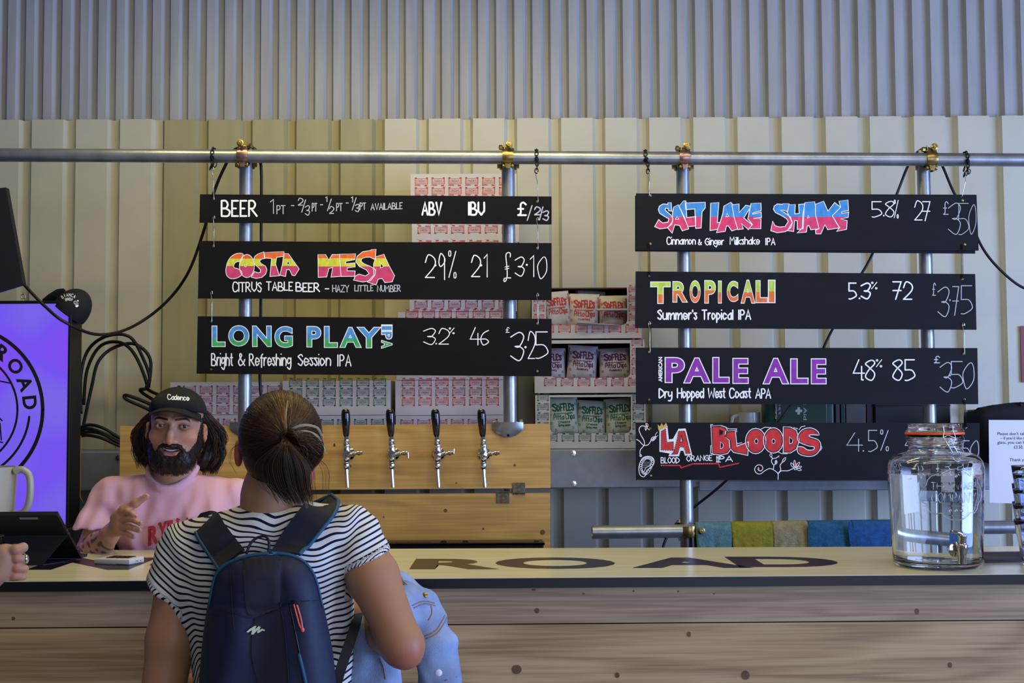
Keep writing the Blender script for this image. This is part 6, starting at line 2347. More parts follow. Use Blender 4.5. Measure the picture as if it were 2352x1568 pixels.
class Vol:
    def __init__(self, xs, ys, zs):
        self.ax = [xs, ys, zs]
        self.rs = (1.0, 1.0, 1.0)
        self.F = np.full((len(xs), len(ys), len(zs)), 1.0, np.float32)

    def block(self, lo, hi):
        sl = []
        for a, l, h in zip(self.ax, lo, hi):
            i, j = int(np.searchsorted(a, l)), int(np.searchsorted(a, h))
            sl.append(slice(max(i - 1, 0), min(j + 1, len(a))))
        X = self.ax[0][sl[0]][:, None, None]
        Y = self.ax[1][sl[1]][None, :, None]
        Z = self.ax[2][sl[2]][None, None, :]
        return tuple(sl), X, Y, Z

    def put(self, sl, d, k, mode):
        A = self.F[sl]
        if A.size == 0:
            return
        if mode == 'u':
            if k > 0:
                h = np.maximum(k - np.abs(A - d), 0) / k
                self.F[sl] = np.minimum(A, d) - h * h * k * 0.25
            else:
                self.F[sl] = np.minimum(A, d)
        else:
            d = -d
            if k > 0:
                h = np.maximum(k - np.abs(A - d), 0) / k
                self.F[sl] = np.maximum(A, d) + h * h * k * 0.25
            else:
                self.F[sl] = np.maximum(A, d)

    def cap(self, p1, p2, r1, r2, k=0.02, mode='u', squash=None, cut=None):
        """tapered capsule; squash=(dir, factor) flattens it along dir; cut=(point, normal) keeps the side against the normal"""
        p1, p2 = np.array(p1, float), np.array(p2, float)
        q_ = (self.rs[0] + self.rs[1]) / 2
        r1, r2 = r1 * q_, r2 * q_
        m = max(r1, r2) * (max(1, 1.0) if squash is None else max(1.0, 1 / 1.0)) + k + 0.03
        sl, X, Y, Z = self.block(np.minimum(p1, p2) - m, np.maximum(p1, p2) + m)
        ab = p2 - p1
        L = float(ab @ ab) + 1e-12
        dx, dy, dz = X - p1[0], Y - p1[1], Z - p1[2]
        t = np.clip((dx * ab[0] + dy * ab[1] + dz * ab[2]) / L, 0, 1)
        ex, ey, ez = dx - t * ab[0], dy - t * ab[1], dz - t * ab[2]
        if squash is not None:
            n = np.array(squash[0], float)
            n /= np.linalg.norm(n)
            q = ex * n[0] + ey * n[1] + ez * n[2]
            s = 1 / squash[1] - 1
            ex, ey, ez = ex + q * s * n[0], ey + q * s * n[1], ez + q * s * n[2]
        d = np.sqrt(ex * ex + ey * ey + ez * ez) - (r1 + (r2 - r1) * t)
        if squash is not None and squash[1] < 1:
            d = d * (0.5 + 0.5 * squash[1])
        if cut is not None:
            c, n = np.array(cut[0], float), np.array(cut[1], float)
            n /= np.linalg.norm(n)
            d = np.maximum(d, (X - c[0]) * n[0] + (Y - c[1]) * n[1] + (Z - c[2]) * n[2])
        self.put(sl, d.astype(np.float32), k, mode)
        return self

    def chain(self, pts, rs, k=0.02, **kw):
        for i in range(len(pts) - 1):
            self.cap(pts[i], pts[i + 1], rs[i], rs[i + 1], k, **kw)
        return self

    def ell(self, c, r, Rm=None, k=0.02, mode='u'):
        c, r = np.array(c, float), np.array(r, float) * self.rs
        m = r.max() + k + 0.03
        sl, X, Y, Z = self.block(c - m, c + m)
        dx, dy, dz = X - c[0], Y - c[1], Z - c[2]
        if Rm is not None:
            A = np.array(Rm)                              # columns = local axes
            dx, dy, dz = (dx * A[0, 0] + dy * A[1, 0] + dz * A[2, 0], dx * A[0, 1] + dy * A[1, 1] + dz * A[2, 1], dx * A[0, 2] + dy * A[1, 2] + dz * A[2, 2])
        k0 = np.sqrt((dx / r[0]) ** 2 + (dy / r[1]) ** 2 + (dz / r[2]) ** 2)
        k1 = np.sqrt((dx / r[0] ** 2) ** 2 + (dy / r[1] ** 2) ** 2 + (dz / r[2] ** 2) ** 2) + 1e-9
        d = k0 * (k0 - 1) / k1
        self.put(sl, d.astype(np.float32), k, mode)
        return self

    def plane(self, c, n):
        """remove everything on the positive side of the plane"""
        c, n = np.array(c, float), np.array(n, float)
        n /= np.linalg.norm(n)
        X, Y, Z = self.ax[0][:, None, None], self.ax[1][None, :, None], self.ax[2][None, None, :]
        d = (X - c[0]) * n[0] + (Y - c[1]) * n[1] + (Z - c[2]) * n[2]
        self.F = np.maximum(self.F, d.astype(np.float32))
        return self

    def grid(self):
        return self.ax[0][:, None, None], self.ax[1][None, :, None], self.ax[2][None, None, :]

    def value(self, p):
        i0, w_ = [], []
        for a, v in zip(self.ax, p):
            i = int(np.clip(np.searchsorted(a, v) - 1, 0, len(a) - 2))
            i0.append(i)
            w_.append(float(np.clip((v - a[i]) / (a[i + 1] - a[i]), 0, 1)))
        c = self.F[i0[0]:i0[0] + 2, i0[1]:i0[1] + 2, i0[2]:i0[2] + 2]
        c = c[0] * (1 - w_[0]) + c[1] * w_[0]
        c = c[0] * (1 - w_[1]) + c[1] * w_[1]
        return float(c[0] * (1 - w_[2]) + c[1] * w_[2])

    def hit(self, px, py, y0, y1, lift=0.0, step=0.003):
        """first point on this surface along the line of sight of a photo pixel"""
        d = ray(px, py)
        y = y0
        while y < y1:
            p = CAMLOC + d * (y / d.y)
            if self.value(p) < lift:
                lo, hi = y - step, y
                for _ in range(8):
                    md = (lo + hi) / 2
                    if self.value(CAMLOC + d * (md / d.y)) < lift:
                        hi = md
                    else:
                        lo = md
                return CAMLOC + d * (hi / d.y)
            y += step
        return CAMLOC + d * (y1 / d.y)

    def mesh(self):
        F = self.F
        xs, ys, zs = self.ax
        F = F.copy()
        for a in range(3):
            ix = [slice(None)] * 3
            for e in (0, -1):
                ix[a] = e
                F[tuple(ix)] = np.maximum(F[tuple(ix)], 1e-3)
        s = F < 0
        c = np.zeros(tuple(n - 1 for n in F.shape), np.int8)
        for i in (0, 1):
            for j in (0, 1):
                for k in (0, 1):
                    c += s[i:F.shape[0] - 1 + i, j:F.shape[1] - 1 + j, k:F.shape[2] - 1 + k]
        act = (c > 0) & (c < 8)
        ci, cj, ck = np.nonzero(act)
        n = len(ci)
        idx = -np.ones(c.shape, np.int32)
        idx[ci, cj, ck] = np.arange(n)
        acc = np.zeros((n, 3))
        cnt = np.zeros(n)
        corners = [(i, j, k) for i in (0, 1) for j in (0, 1) for k in (0, 1)]
        val = {o: F[ci + o[0], cj + o[1], ck + o[2]] for o in corners}
        pos = {o: np.stack([xs[ci + o[0]], ys[cj + o[1]], zs[ck + o[2]]], 1) for o in corners}
        for a in corners:
            for b in corners:
                if sum(abs(u - v) for u, v in zip(a, b)) == 1 and a < b:
                    fa, fb = val[a], val[b]
                    m = (fa < 0) != (fb < 0)
                    t = (fa[m] / (fa[m] - fb[m]))[:, None]
                    acc[m] += pos[a][m] * (1 - t) + pos[b][m] * t
                    cnt[m] += 1
        V = acc / cnt[:, None]
        faces = []
        for axn in range(3):
            sa = s
            sl0, sl1 = [slice(None)] * 3, [slice(None)] * 3
            sl0[axn], sl1[axn] = slice(0, -1), slice(1, None)
            cr = sa[tuple(sl0)] != sa[tuple(sl1)]
            E = np.array(np.nonzero(cr))
            o1, o2 = [(1, 2), (2, 0), (0, 1)][axn]
            ok = (E[o1] > 0) & (E[o2] > 0) & (E[o1] < c.shape[o1]) & (E[o2] < c.shape[o2])
            E = E[:, ok]

            def cell(d1, d2):
                q = E.copy()
                q[o1] -= d1
                q[o2] -= d2
                return idx[q[0], q[1], q[2]]
            q = np.stack([cell(1, 1), cell(0, 1), cell(0, 0), cell(1, 0)], 1)
            inside = s[E[0], E[1], E[2]]
            q[~inside] = q[~inside][:, ::-1]
            faces.append(q)
        Q = np.concatenate(faces)
        Q = Q[(Q >= 0).all(1)]
        return V, Q


def relax(V, Q, it=2, lam=0.5):
    n = len(V)
    E = np.concatenate([Q[:, [0, 1]], Q[:, [1, 2]], Q[:, [2, 3]], Q[:, [3, 0]]])
    deg = np.bincount(E[:, 0], minlength=n) + np.bincount(E[:, 1], minlength=n)
    for _ in range(it):
        S = np.zeros_like(V)
        for a in range(3):
            S[:, a] = np.bincount(E[:, 0], V[E[:, 1], a], n) + np.bincount(E[:, 1], V[E[:, 0], a], n)
        V = V + lam * (S / np.maximum(deg, 1)[:, None] - V)
    return V


def skin_obj(name, vol, m, parent, smooth_it=2, attrs=None, keep=None, **k):
    V, Q = vol.mesh()
    V = relax(V, Q, smooth_it)
    at = attrs(V) if attrs else None
    return raw(name, V.tolist(), Q.tolist(), m, parent, smooth='all', recalc=False, attrs=at, **k), V, Q


def sstep(a, b, x):
    t = np.clip((x - a) / (b - a), 0, 1)
    return t * t * (3 - 2 * t)


def strands(name, paths, radii, cols, m, parent, nside=4, label=None, kind='stuff'):
    """many tapered hair strands as one mesh with a colour per strand"""
    vs, fs, cc = [], [], []
    for pth, r, c in zip(paths, radii, cols):
        n = len(pth)
        o = len(vs)
        A = np.array(pth)
        T = np.gradient(A, axis=0)
        T /= np.linalg.norm(T, axis=1)[:, None] + 1e-9
        u = np.cross(T, [0.3, 0.9, 0.2])
        u /= np.linalg.norm(u, axis=1)[:, None] + 1e-9
        v = np.cross(T, u)
        for i in range(n):
            rr = r * (1 - 0.75 * (i / (n - 1)) ** 3) * min(1, 0.5 + i)
            for j in range(nside):
                a = 2 * PI * j / nside
                vs.append(A[i] + (u[i] * math.cos(a) + v[i] * math.sin(a)) * rr)
                cc.append((*c, 1))
        for i in range(n - 1):
            for j in range(nside):
                fs.append((o + i * nside + j, o + i * nside + (j + 1) % nside, o + (i + 1) * nside + (j + 1) % nside, o + (i + 1) * nside + j))
    vs = [tuple(p) for p in vs]
    return raw(name, vs, fs, m, parent, smooth='all', recalc=False, attrs={'col': ('FLOAT_COLOR', cc)}, label=label, kind=kind)


def np3(v):
    return np.array((v[0], v[1], v[2]), float)


M['hair'] = mat('hair', '#ffffff', 0.42, attr='col', spec=0.35)
M['skin'] = mat('skin', '#ffffff', 0.48, attr='col', sss=0.12, bump=0.04, bscale=500, spec=0.4)
# ------------------------------------------------------------------ customer seen from behind
YWm = 2.93
wo = empty('person', (P(615, 1400, YWm).x, YWm, 0.0), 'person seen from behind in a striped top with a ponytail, at the counter', 'person')
pw = lambda x, y, Y=YWm: np3(P(x, y, Y))
vx_ = axis((-0.98, -0.08, 0.006))
vy_ = axis((2.60, 3.28, 0.006))
vz_ = axis((0.0, 0.94, 0.022), (0.94, 1.68, 0.006))
B_ = Vol(vx_, vy_, vz_)
hc = pw(645, 1008)
sh_l, sh_r = pw(426, 1264, 2.955), pw(808, 1232, 2.95)
el_l, el_r = pw(366, 1640, 2.91), pw(922, 1478, 2.84)
wr_l, wr_r = pw(470, 1560, 3.10), pw(838, 1415, 3.12)
c7 = pw(608, 1205, 2.93)
# head, face turned away
B_.ell(hc + [0, 0.0, 0.004], (0.076, 0.094, 0.094), k=0.02)
B_.ell(hc + [0.005, 0.045, -0.045], (0.060, 0.062, 0.080), k=0.03)
B_.cap(hc + [0.006, 0.085, -0.095], hc + [0.006, 0.08, -0.1], 0.026, 0.026, k=0.03)
B_.cap(hc + [0.008, 0.098, 0.0], hc + [0.008, 0.118, -0.035], 0.009, 0.013, k=0.012)
B_.cap(hc + [-0.012, 0.093, -0.066], hc + [0.028, 0.093, -0.066], 0.008, 0.008, k=0.008)
for s in (-1, 1):
    B_.ell(hc + [s * 0.030 + 0.008, 0.105, 0.004], (0.016, 0.014, 0.010), k=0.012, mode='s')
    B_.ell(hc + [s * 0.030 + 0.008, 0.084, 0.004], (0.0125, 0.0125, 0.0115), k=0.002)
ear_l, ear_r = pw(548, 1040, 2.945), pw(712, 1086, 2.95)
B_.ell(ear_l, (0.010, 0.020, 0.034), k=0.012)
B_.ell(ear_r, (0.011, 0.018, 0.030), k=0.012)
B_.chain([pw(638, 1085, 2.945), pw(622, 1140, 2.94), c7 + [0.0, 0.012, 0.0]], [0.060, 0.060, 0.054], k=0.03)
# trunk
B_.cap(c7 + [0, 0.02, -0.035], sh_l, 0.050, 0.048, k=0.04)
B_.cap(c7 + [0, 0.02, -0.035], sh_r, 0.050, 0.048, k=0.04)
B_.cap(pw(560, 1300, 2.96), pw(690, 1285, 2.96), 0.095, 0.095, k=0.06)
B_.cap(pw(575, 1450, 2.97), pw(690, 1450, 2.97), 0.098, 0.098, k=0.06)
B_.cap(pw(570, 1650, 2.97), pw(690, 1650, 2.97), 0.11, 0.11, k=0.06)
for s, x in ((-1, 572), (1, 690)):
    hp = pw(x, 1720, 2.97)
    kn = np.array((hp[0] + s * 0.01, 2.95, 0.47))
    an = np.array((hp[0] + s * 0.02, 2.99, 0.08))
    B_.chain([hp, kn, an], [0.088, 0.058, 0.042], k=0.04)
    B_.cap(an + [0, -0.01, -0.035], an + [s * 0.02, 0.16, -0.045], 0.036, 0.030, k=0.03)
# arms
B_.chain([sh_l, sh_l * 0.45 + el_l * 0.55, el_l], [0.054, 0.053, 0.046], k=0.02)
B_.chain([el_l, el_l * 0.6 + wr_l * 0.4, wr_l], [0.045, 0.044, 0.028], k=0.02)
B_.chain([sh_r, sh_r * 0.62 + el_r * 0.38 + [0.006, -0.004, 0], el_r], [0.050, 0.056, 0.045], k=0.02)
B_.ell(el_r + [0.014, -0.010, -0.022], (0.026, 0.026, 0.026), k=0.03)
B_.chain([el_r, el_r * 0.65 + wr_r * 0.35, wr_r], [0.045, 0.043, 0.028], k=0.02)
for wr, sx, dr_ in ((wr_l, 1, np.array((0.06, 0.075, 0.02))), (wr_r, -1, np.array((-0.05, 0.085, 0.02)))):
    pc = wr + dr_ * 0.6
    B_.cap(wr, pc, 0.028, 0.031, k=0.02, squash=((0, 0, 1), 0.65))
    d = dr_ / np.linalg.norm(dr_)
    sd = np.array((d[1], -d[0], 0.0)) * sx
    for i, (off, ln) in enumerate(((-0.027, 0.070), (-0.009, 0.078), (0.009, 0.072), (0.026, 0.056))):
        b0 = pc + sd * off + d * 0.02
        b1 = b0 + d * ln * 0.5 + [0, 0, -0.006]
        b2 = b1 + d * ln * 0.25 + [0, 0, -ln * 0.45]
        B_.chain([b0, b1, b2], [0.0095, 0.0088, 0.0075], k=0.004)
    B_.chain([pc - sd * 0.022 - d * 0.02, pc - sd * 0.048 + d * 0.012, pc - sd * 0.040 + d * 0.045 + [0, 0, -0.012]], [0.013, 0.0115, 0.0095], k=0.008)


def skin_cols_w(V):
    base = np.array(H('#ab7b58')[:3])
    c = np.tile(base, (len(V), 1))
    red = np.array(H('#b35f45')[:3])
    w_ = np.zeros(len(V))
    for e in (ear_l, ear_r):
        w_ = np.maximum(w_, 1 - sstep(0.02, 0.045, np.linalg.norm(V - e, axis=1)))
    w_ = np.maximum(w_, 0.6 * (1 - sstep(0.02, 0.06, np.linalg.norm(V - (el_r + [0.014, -0.02, -0.02]), axis=1))))
    c = c * (1 - w_[:, None]) + red * w_[:, None]
    lg = (V[:, 2] < 0.95) & (V[:, 0] > -0.75) & (V[:, 0] < -0.33)
    return {'col': ('FLOAT_COLOR', np.concatenate([c, np.ones((len(V), 1))], 1))}


body_w, _, _ = skin_obj('body', B_, M['skin'], wo, 2, skin_cols_w)
# trousers
T_ = Vol(vx_, vy_, axis((0.06, 1.04, 0.012)))
T_.cap(pw(570, 1650, 2.97), pw(690, 1650, 2.97), 0.122, 0.122, k=0.06)
for s, x in ((-1, 572), (1, 690)):
    hp = pw(x, 1720, 2.97)
    kn = np.array((hp[0] + s * 0.01, 2.95, 0.47))
    an = np.array((hp[0] + s * 0.02, 2.99, 0.09))
    T_.chain([hp, kn, an], [0.100, 0.070, 0.058], k=0.04)
T_.plane((0, 0, 0.985), (0, 0, 1))
T_.plane((0, 0, 0.10), (0, 0, -1))
skin_obj('trousers', T_, mat('trouser_navy', '#20283a', 0.85, noise=0.15, nscale=80), wo, 2)

# ---- striped top
S_ = Vol(axis((-0.95, -0.20, 0.0045)), axis((2.72, 3.16, 0.006)), axis((0.92, 1.47, 0.0045)))
S_.cap(pw(555, 1300, 2.955), pw(695, 1282, 2.955), 0.116, 0.118, k=0.03)
S_.cap(pw(545, 1420, 2.965), pw(690, 1405, 2.965), 0.120, 0.120, k=0.05)
S_.cap(pw(530, 1330, 2.955), pw(560, 1330, 2.955), 0.112, 0.112, k=0.05)
S_.cap(pw(572, 1540, 2.97), pw(690, 1540, 2.97), 0.122, 0.126, k=0.05)
S_.cap(pw(578, 1660, 2.97), pw(690, 1660, 2.97), 0.128, 0.132, k=0.05)
S_.cap(c7 + [0.0, 0.012, -0.030], sh_l + [0.012, 0, 0.002], 0.068, 0.056, k=0.05)
S_.cap(c7 + [0.0, 0.012, -0.030], sh_r + [-0.012, 0, 0.004], 0.068, 0.058, k=0.05)
hem_l, hem_r = pw(386, 1368, 2.95), pw(838, 1292, 2.92)
al, ar = (el_l - sh_l) / np.linalg.norm(el_l - sh_l), (el_r - sh_r) / np.linalg.norm(el_r - sh_r)
nl = np3(P(357, 1342, 2.9)) - np3(P(415, 1390, 2.9))
nl = np.array((nl[2], 0, -nl[0]))
nl = nl if nl @ al > 0 else -nl
nr = np3(P(876, 1274, 2.9)) - np3(P(803, 1312, 2.9))
nr = np.array((nr[2], 0, -nr[0]))
nr = nr if nr @ ar > 0 else -nr
nl, nr = nl / np.linalg.norm(nl), nr / np.linalg.norm(nr)
S_.cap(sh_l, hem_l + al * 0.05, 0.062, 0.066, k=0.03, cut=(hem_l, nl))
S_.cap(sh_r, hem_r + ar * 0.05, 0.066, 0.064, k=0.03, cut=(hem_r, nr))
# neck opening
S_.ell(pw(604, 1086, 2.955), (0.102, 0.13, 0.054), k=0.01, mode='s')
X, Y, Z = S_.grid()
dl = (X - sh_l[0]) * al[0] + (Y - sh_l[1]) * al[1] + (Z - sh_l[2]) * al[2]
fold = 0.0030 * np.sin((X + 0.55) * 95 + 4 * np.sin(Z * 9)) * sstep(1.33, 1.20, Z) * sstep(2.95, 2.85, Y)
fold = fold + 0.0035 * np.sin((X * 0.8 - Z * 0.6) * 120) * np.exp(-(((X - sh_r[0]) / 0.09) ** 2 + ((Z - sh_r[2]) / 0.09) ** 2))
fold = fold + 0.0028 * np.sin((X * 0.8 + Z * 0.6) * 120) * np.exp(-(((X - sh_l[0]) / 0.09) ** 2 + ((Z - sh_l[2]) / 0.09) ** 2))
fold = fold + 0.004 * np.sin(Z * 75 + X * 22 + 1.2 * np.sin(X * 30)) * np.exp(-(((X + 0.50) / 0.16) ** 2 + ((Z - 1.345) / 0.035) ** 2))
S_.F += fold.astype(np.float32)
S_.plane((0, 0, 0.965), (0, 0, -1))


NKC = pw(604, 1086, 2.955)


def stripe_attr(V):
    x, y, z = V[:, 0], V[:, 1], V[:, 2]
    t_l = (V - sh_l) @ al
    t_r = (V - sh_r) @ ar
    wl = sstep(0.012, -0.035, x - (sh_l[0] + 0.012) - 0.15 * (sh_l[2] - z)) * sstep(-0.12, -0.03, t_l)
    wr = sstep(-0.010, 0.03, x - (sh_r[0] - 0.010) + 0.10 * (sh_r[2] - z)) * sstep(-0.12, -0.03, t_r)
    s = z - 0.10 * np.abs(x + 0.52) + 0.006 * np.sin(x * 28 + 1) + 0.003 * np.sin(x * 70)
    s = s + 0.35 * np.maximum(0, 0.045 - np.abs(z - 1.352)) * np.sin((x + 0.6) * 26)
    d_l, d_r = (V - hem_l) @ nl, (V - hem_r) @ nr
    s_l = (sh_l[2] - 0.035) - d_l - 0.10
    s_r = (sh_r[2] - 0.035) - d_r - 0.06
    s = s * (1 - wl) + s_l * wl
    s = s * (1 - wr) + s_r * wr
    nk_ = np.sqrt(((x - NKC[0]) / 0.102) ** 2 + ((y - NKC[1]) / 0.13) ** 2 + ((z - NKC[2]) / 0.054) ** 2)
    s = np.where((nk_ < 1.42) & (x > NKC[0] + 0.006) & (y < 2.93), x * 0.75 + z * 0.30, s)
    hl = (d_l > -0.012) & (np.linalg.norm(V - hem_l, axis=1) < 0.09) & (wl > 0.6)
    hr = (d_r > -0.012) & (np.linalg.norm(V - hem_r, axis=1) < 0.09) & (wr > 0.6) & (x > hem_r[0] - 0.055)
    s = np.where(hl, (x - y) * 1.0 + d_l, s)
    s = np.where(hr, (x - y) * 1.0 + d_r, s)
    return {'stripe': ('FLOAT', s)}


m = bpy.data.materials.new('striped_cotton')
m.use_nodes = True
nt = m.node_tree
b = nt.nodes['Principled BSDF']
b.inputs['Roughness'].default_value = 0.85
b.inputs['Specular IOR Level'].default_value = 0.2
at = nt.nodes.new('ShaderNodeAttribute')
at.attribute_name = 'stripe'
m1 = nt.nodes.new('ShaderNodeMath')
m1.operation = 'MULTIPLY'
m1.inputs[1].default_value = 1 / 0.0122
nt.links.new(at.outputs['Fac'], m1.inputs[0])
m2 = nt.nodes.new('ShaderNodeMath')
m2.operation = 'FRACT'
nt.links.new(m1.outputs[0], m2.inputs[0])
m3 = nt.nodes.new('ShaderNodeMath')
m3.operation = 'LESS_THAN'
m3.inputs[1].default_value = 0.34
nt.links.new(m2.outputs[0], m3.inputs[0])
mx = nt.nodes.new('ShaderNodeMix')
mx.data_type = 'RGBA'
mx.inputs['A'].default_value = H('#d6d3c8')
mx.inputs['B'].default_value = H('#14152a')
nt.links.new(m3.outputs[0], mx.inputs['Factor'])
nt.links.new(mx.outputs['Result'], b.inputs['Base Color'])
skin_obj('striped_top', S_, m, wo, 2, stripe_attr)
# ---- hair
hair_c = [np.array(H(c)[:3]) for c in ('#2a1a12', '#382315', '#4d3219', '#66451f', '#85602c', '#ab8c58', '#cdb98f')]
HB = Vol(axis((-0.72, -0.40, 0.004)), axis((2.78, 3.06, 0.004)), axis((1.40, 1.66, 0.004)))
HB.ell(hc + [0, -0.002, 0.006], (0.0875, 0.104, 0.0985), k=0.0)
HB.ell(hc + [-0.004, -0.030, -0.052], (0.060, 0.050, 0.044), k=0.04)
HB.plane(hc + [0, 0.055, 0.0], (0, 1, -0.55))
HB.plane(hc + [0, 0, -0.095], (0.25, 0.5, -1))


def hair_base(V):
    c = np.tile(hair_c[1], (len(V), 1))
    return {'col': ('FLOAT_COLOR', np.concatenate([c, np.ones((len(V), 1))], 1))}


hairo, _, _ = skin_obj('hair', HB, M['hair'], wo, 2, hair_base)
tie = np3(P(657, 1004, YWm - 0.106))
rE = np.array((0.0895, 0.106, 0.1005))
hcc = hc + [0, -0.002, 0.006]
paths, rad, cols = [], [], []
tdir = (tie - hcc) / rE
tdir /= np.linalg.norm(tdir)
R_ = np.random.default_rng(11)
for i in range(7500):
    ang = R_.uniform(0, 2 * PI)
    far = math.radians(R_.uniform(20, 118))
    u = np.cross(tdir, [0, 0, 1])
    u /= np.linalg.norm(u)
    v = np.cross(tdir, u)
    d = tdir * math.cos(far) + (u * math.cos(ang) + v * math.sin(ang)) * math.sin(far)
    p0 = d * rE + hcc
    if p0[2] < hc[2] - 0.097 or (p0[1] > hc[1] + 0.05 and p0[2] < hc[2] + 0.03):
        continue
    n = 9
    pth = []
    lift = R_.uniform(0.000, 0.0030)
    wob = R_.normal(0, 0.05)
    for k in range(n):
        t = k / (n - 1)
        a = far * (1 - t)
        dd = tdir * math.cos(a) + (u * math.cos(ang + wob * math.sin(PI * t)) + v * math.sin(ang + wob * math.sin(PI * t))) * math.sin(a)
        pth.append(dd * (rE + lift + 0.002 * math.sin(PI * t)) + hcc)
    paths.append(pth)
    rad.append(R_.uniform(0.0003, 0.00062))
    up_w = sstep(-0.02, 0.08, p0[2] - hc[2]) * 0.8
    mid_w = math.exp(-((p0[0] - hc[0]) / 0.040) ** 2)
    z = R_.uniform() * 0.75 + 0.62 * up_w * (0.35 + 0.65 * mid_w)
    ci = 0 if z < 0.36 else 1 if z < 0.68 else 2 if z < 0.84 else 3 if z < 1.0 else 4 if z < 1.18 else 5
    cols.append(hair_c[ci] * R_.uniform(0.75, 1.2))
strands('hair_strands', paths, rad, cols, M['hair'], wo)
# ponytail
paths, rad, cols = [], [], []
for i in range(1500):
    a = R_.normal(0, 0.5)
    ex = R_.normal(0, 19)
    endx = 688 + ex * 0.9
    side = R_.uniform() < 0.30
    o = R_.normal(0, 0.0035, 3)
    t0 = tie + o
    dep = YWm - 0.112 - abs(R_.normal(0, 0.022))
    if side:                                             # loop that swells to the right
        bx = R_.uniform(690, 740)
        pts = [t0, np3(P(680 + a * 8, 1005 + a * 18, dep - 0.012)), np3(P(bx, 1020 + R_.uniform(-12, 22), dep - 0.005)), np3(P(bx - 4, 1048 + R_.uniform(-8, 14), dep + 0.012)), np3(P(bx - 26, 1078 + R_.uniform(-14, 16), dep + 0.02))]
    else:
        pts = [t0, np3(P(657 + ex * 0.35, 1022, dep - 0.02)), np3(P(660 + ex * 1.25, 1068, dep - 0.026)), np3(P(670 + ex * 1.2, 1118, dep - 0.01)), np3(P(endx, 1150 + R_.uniform(-18, 14), dep + 0.006))]
    paths.append([np3(p) for p in cat_rom([Vector(q) for q in pts], 4)])
    rad.append(R_.uniform(0.0003, 0.0007))
    z = R_.uniform() * (1.0 if abs(ex) < 9 else 0.82)
    ci = 0 if z < 0.28 else 1 if z < 0.52 else 2 if z < 0.74 else 3 if z < 0.88 else 4 if z < 0.95 else 5
    cols.append(hair_c[ci] * R_.uniform(0.8, 1.15))
for pts, ci in (([(660, 1000), (672, 984), (698, 975), (728, 982), (742, 1005)], 6), ([(661, 1002), (680, 994), (708, 990), (732, 1005), (750, 1042)], 6), ([(659, 1000), (655, 975), (655, 948), (662, 920)], 5), ([(658, 1000), (652, 970), (654, 940)], 4),
                ([(662, 1012), (682, 1060), (692, 1110), (700, 1140)], 6), ([(655, 1012), (640, 1060), (640, 1110), (660, 1160)], 5), ([(660, 1012), (668, 1060), (690, 1110), (705, 1165)], 5), ([(650, 1012), (618, 1060), (616, 1110), (640, 1155)], 4), ([(548, 1022), (534, 1030), (530, 1060), (545, 1090)], 2)):
    for r in range(11 if ci > 3 else 2):
        j = R_.normal(0, 1.5, (len(pts), 2))
        paths.append([np3(p) for p in cat_rom([P(x + jj[0], y + jj[1], YWm - 0.122 - 0.018 * math.sin(PI * q / (len(pts) - 1)) if x > 552 else 2.93) for q, ((x, y), jj) in enumerate(zip(pts, j))], 4)])
        rad.append(0.0007 if ci > 2 else 0.0005)
        cols.append(hair_c[ci] * R_.uniform(0.85, 1.1))
strands('ponytail', paths, rad, cols, M['hair'], wo)
mb = MB()
td = Vector(tdir)
uu = td.orthogonal().normalized()
v2 = td.cross(uu)
mb.tube([Vector(tie) + td * 0.002 + (uu * math.cos(k * PI / 10) + v2 * math.sin(k * PI / 10)) * 0.0105 for k in range(20)], 0.004, 8, closed=True)
obj('hair_tie', mb, mat('hair_tie_black', '#120d10', 0.7), wo, smooth='all')

# ------------------------------------------------------------------ backpack
M['navy'] = mat('pack_navy', '#141c36', 0.62, noise=0.12, nscale=200, bump=0.08, bscale=600)
M['pack_black'] = mat('pack_black_cloth', '#141621', 0.75, bump=0.08, bscale=600)
M['teal'] = mat('pack_teal', '#174a63', 0.6)
M['coral'] = mat('coral_cord', '#e0685a', 0.6)
bp = empty('backpack', P(615, 1640, 2.75), 'small navy backpack with teal piping and a coral zip cord on the striped back', 'backpack')
ol = [(505, 1303), (530, 1287), (570, 1274), (620, 1268), (668, 1272), (703, 1290), (726, 1325), (740, 1380), (751, 1430), (764, 1500), (772, 1580), (774, 1650), (750, 1690), (600, 1700), (480, 1690), (456, 1650), (457, 1580), (463, 1500), (471, 1430), (481, 1370), (491, 1325)]
olp = [(p.x, p.y) for p in cat_rom([(a, b2, 0) for a, b2 in ol], 5, True)]
ocx, ocy = 615, 1480


def ring(Y, inset):
    out = []
    n = len(olp)
    for i, (x, y) in enumerate(olp):
        a, c = olp[i - 1], olp[(i + 1) % n]
        tx, ty = c[0] - a[0], c[1] - a[1]
        l = math.hypot(tx, ty)
        nx, ny = -ty / l, tx / l
        out.append(P(x + nx * inset, y + ny * inset, Y))
    return out


def pack_y(x, y):
    """depth of the pack's outer face at a photo pixel"""
    dmin = min(math.hypot(x - a, y - b2) for a, b2 in olp[::2])
    t = min(1, dmin / 62)
    yy = 2.700 - 0.045 * math.sin(t * PI / 2)
    yy += 0.006 * math.exp(-((x - 528) / 9) ** 2) * (y < 1408) + 0.004 * math.exp(-((x - 645) / 8) ** 2) * (y < 1395)
    yy -= 0.004 * math.sin(x * 0.035 + y * 0.01) + 0.006 * math.exp(-((x - 550) / 30) ** 2 - ((y - 1470) / 70) ** 2)
    yy += 0.004 * math.exp(-((y - (1402 + abs(x - 588) * -0.22)) / 5) ** 2)
    return yy


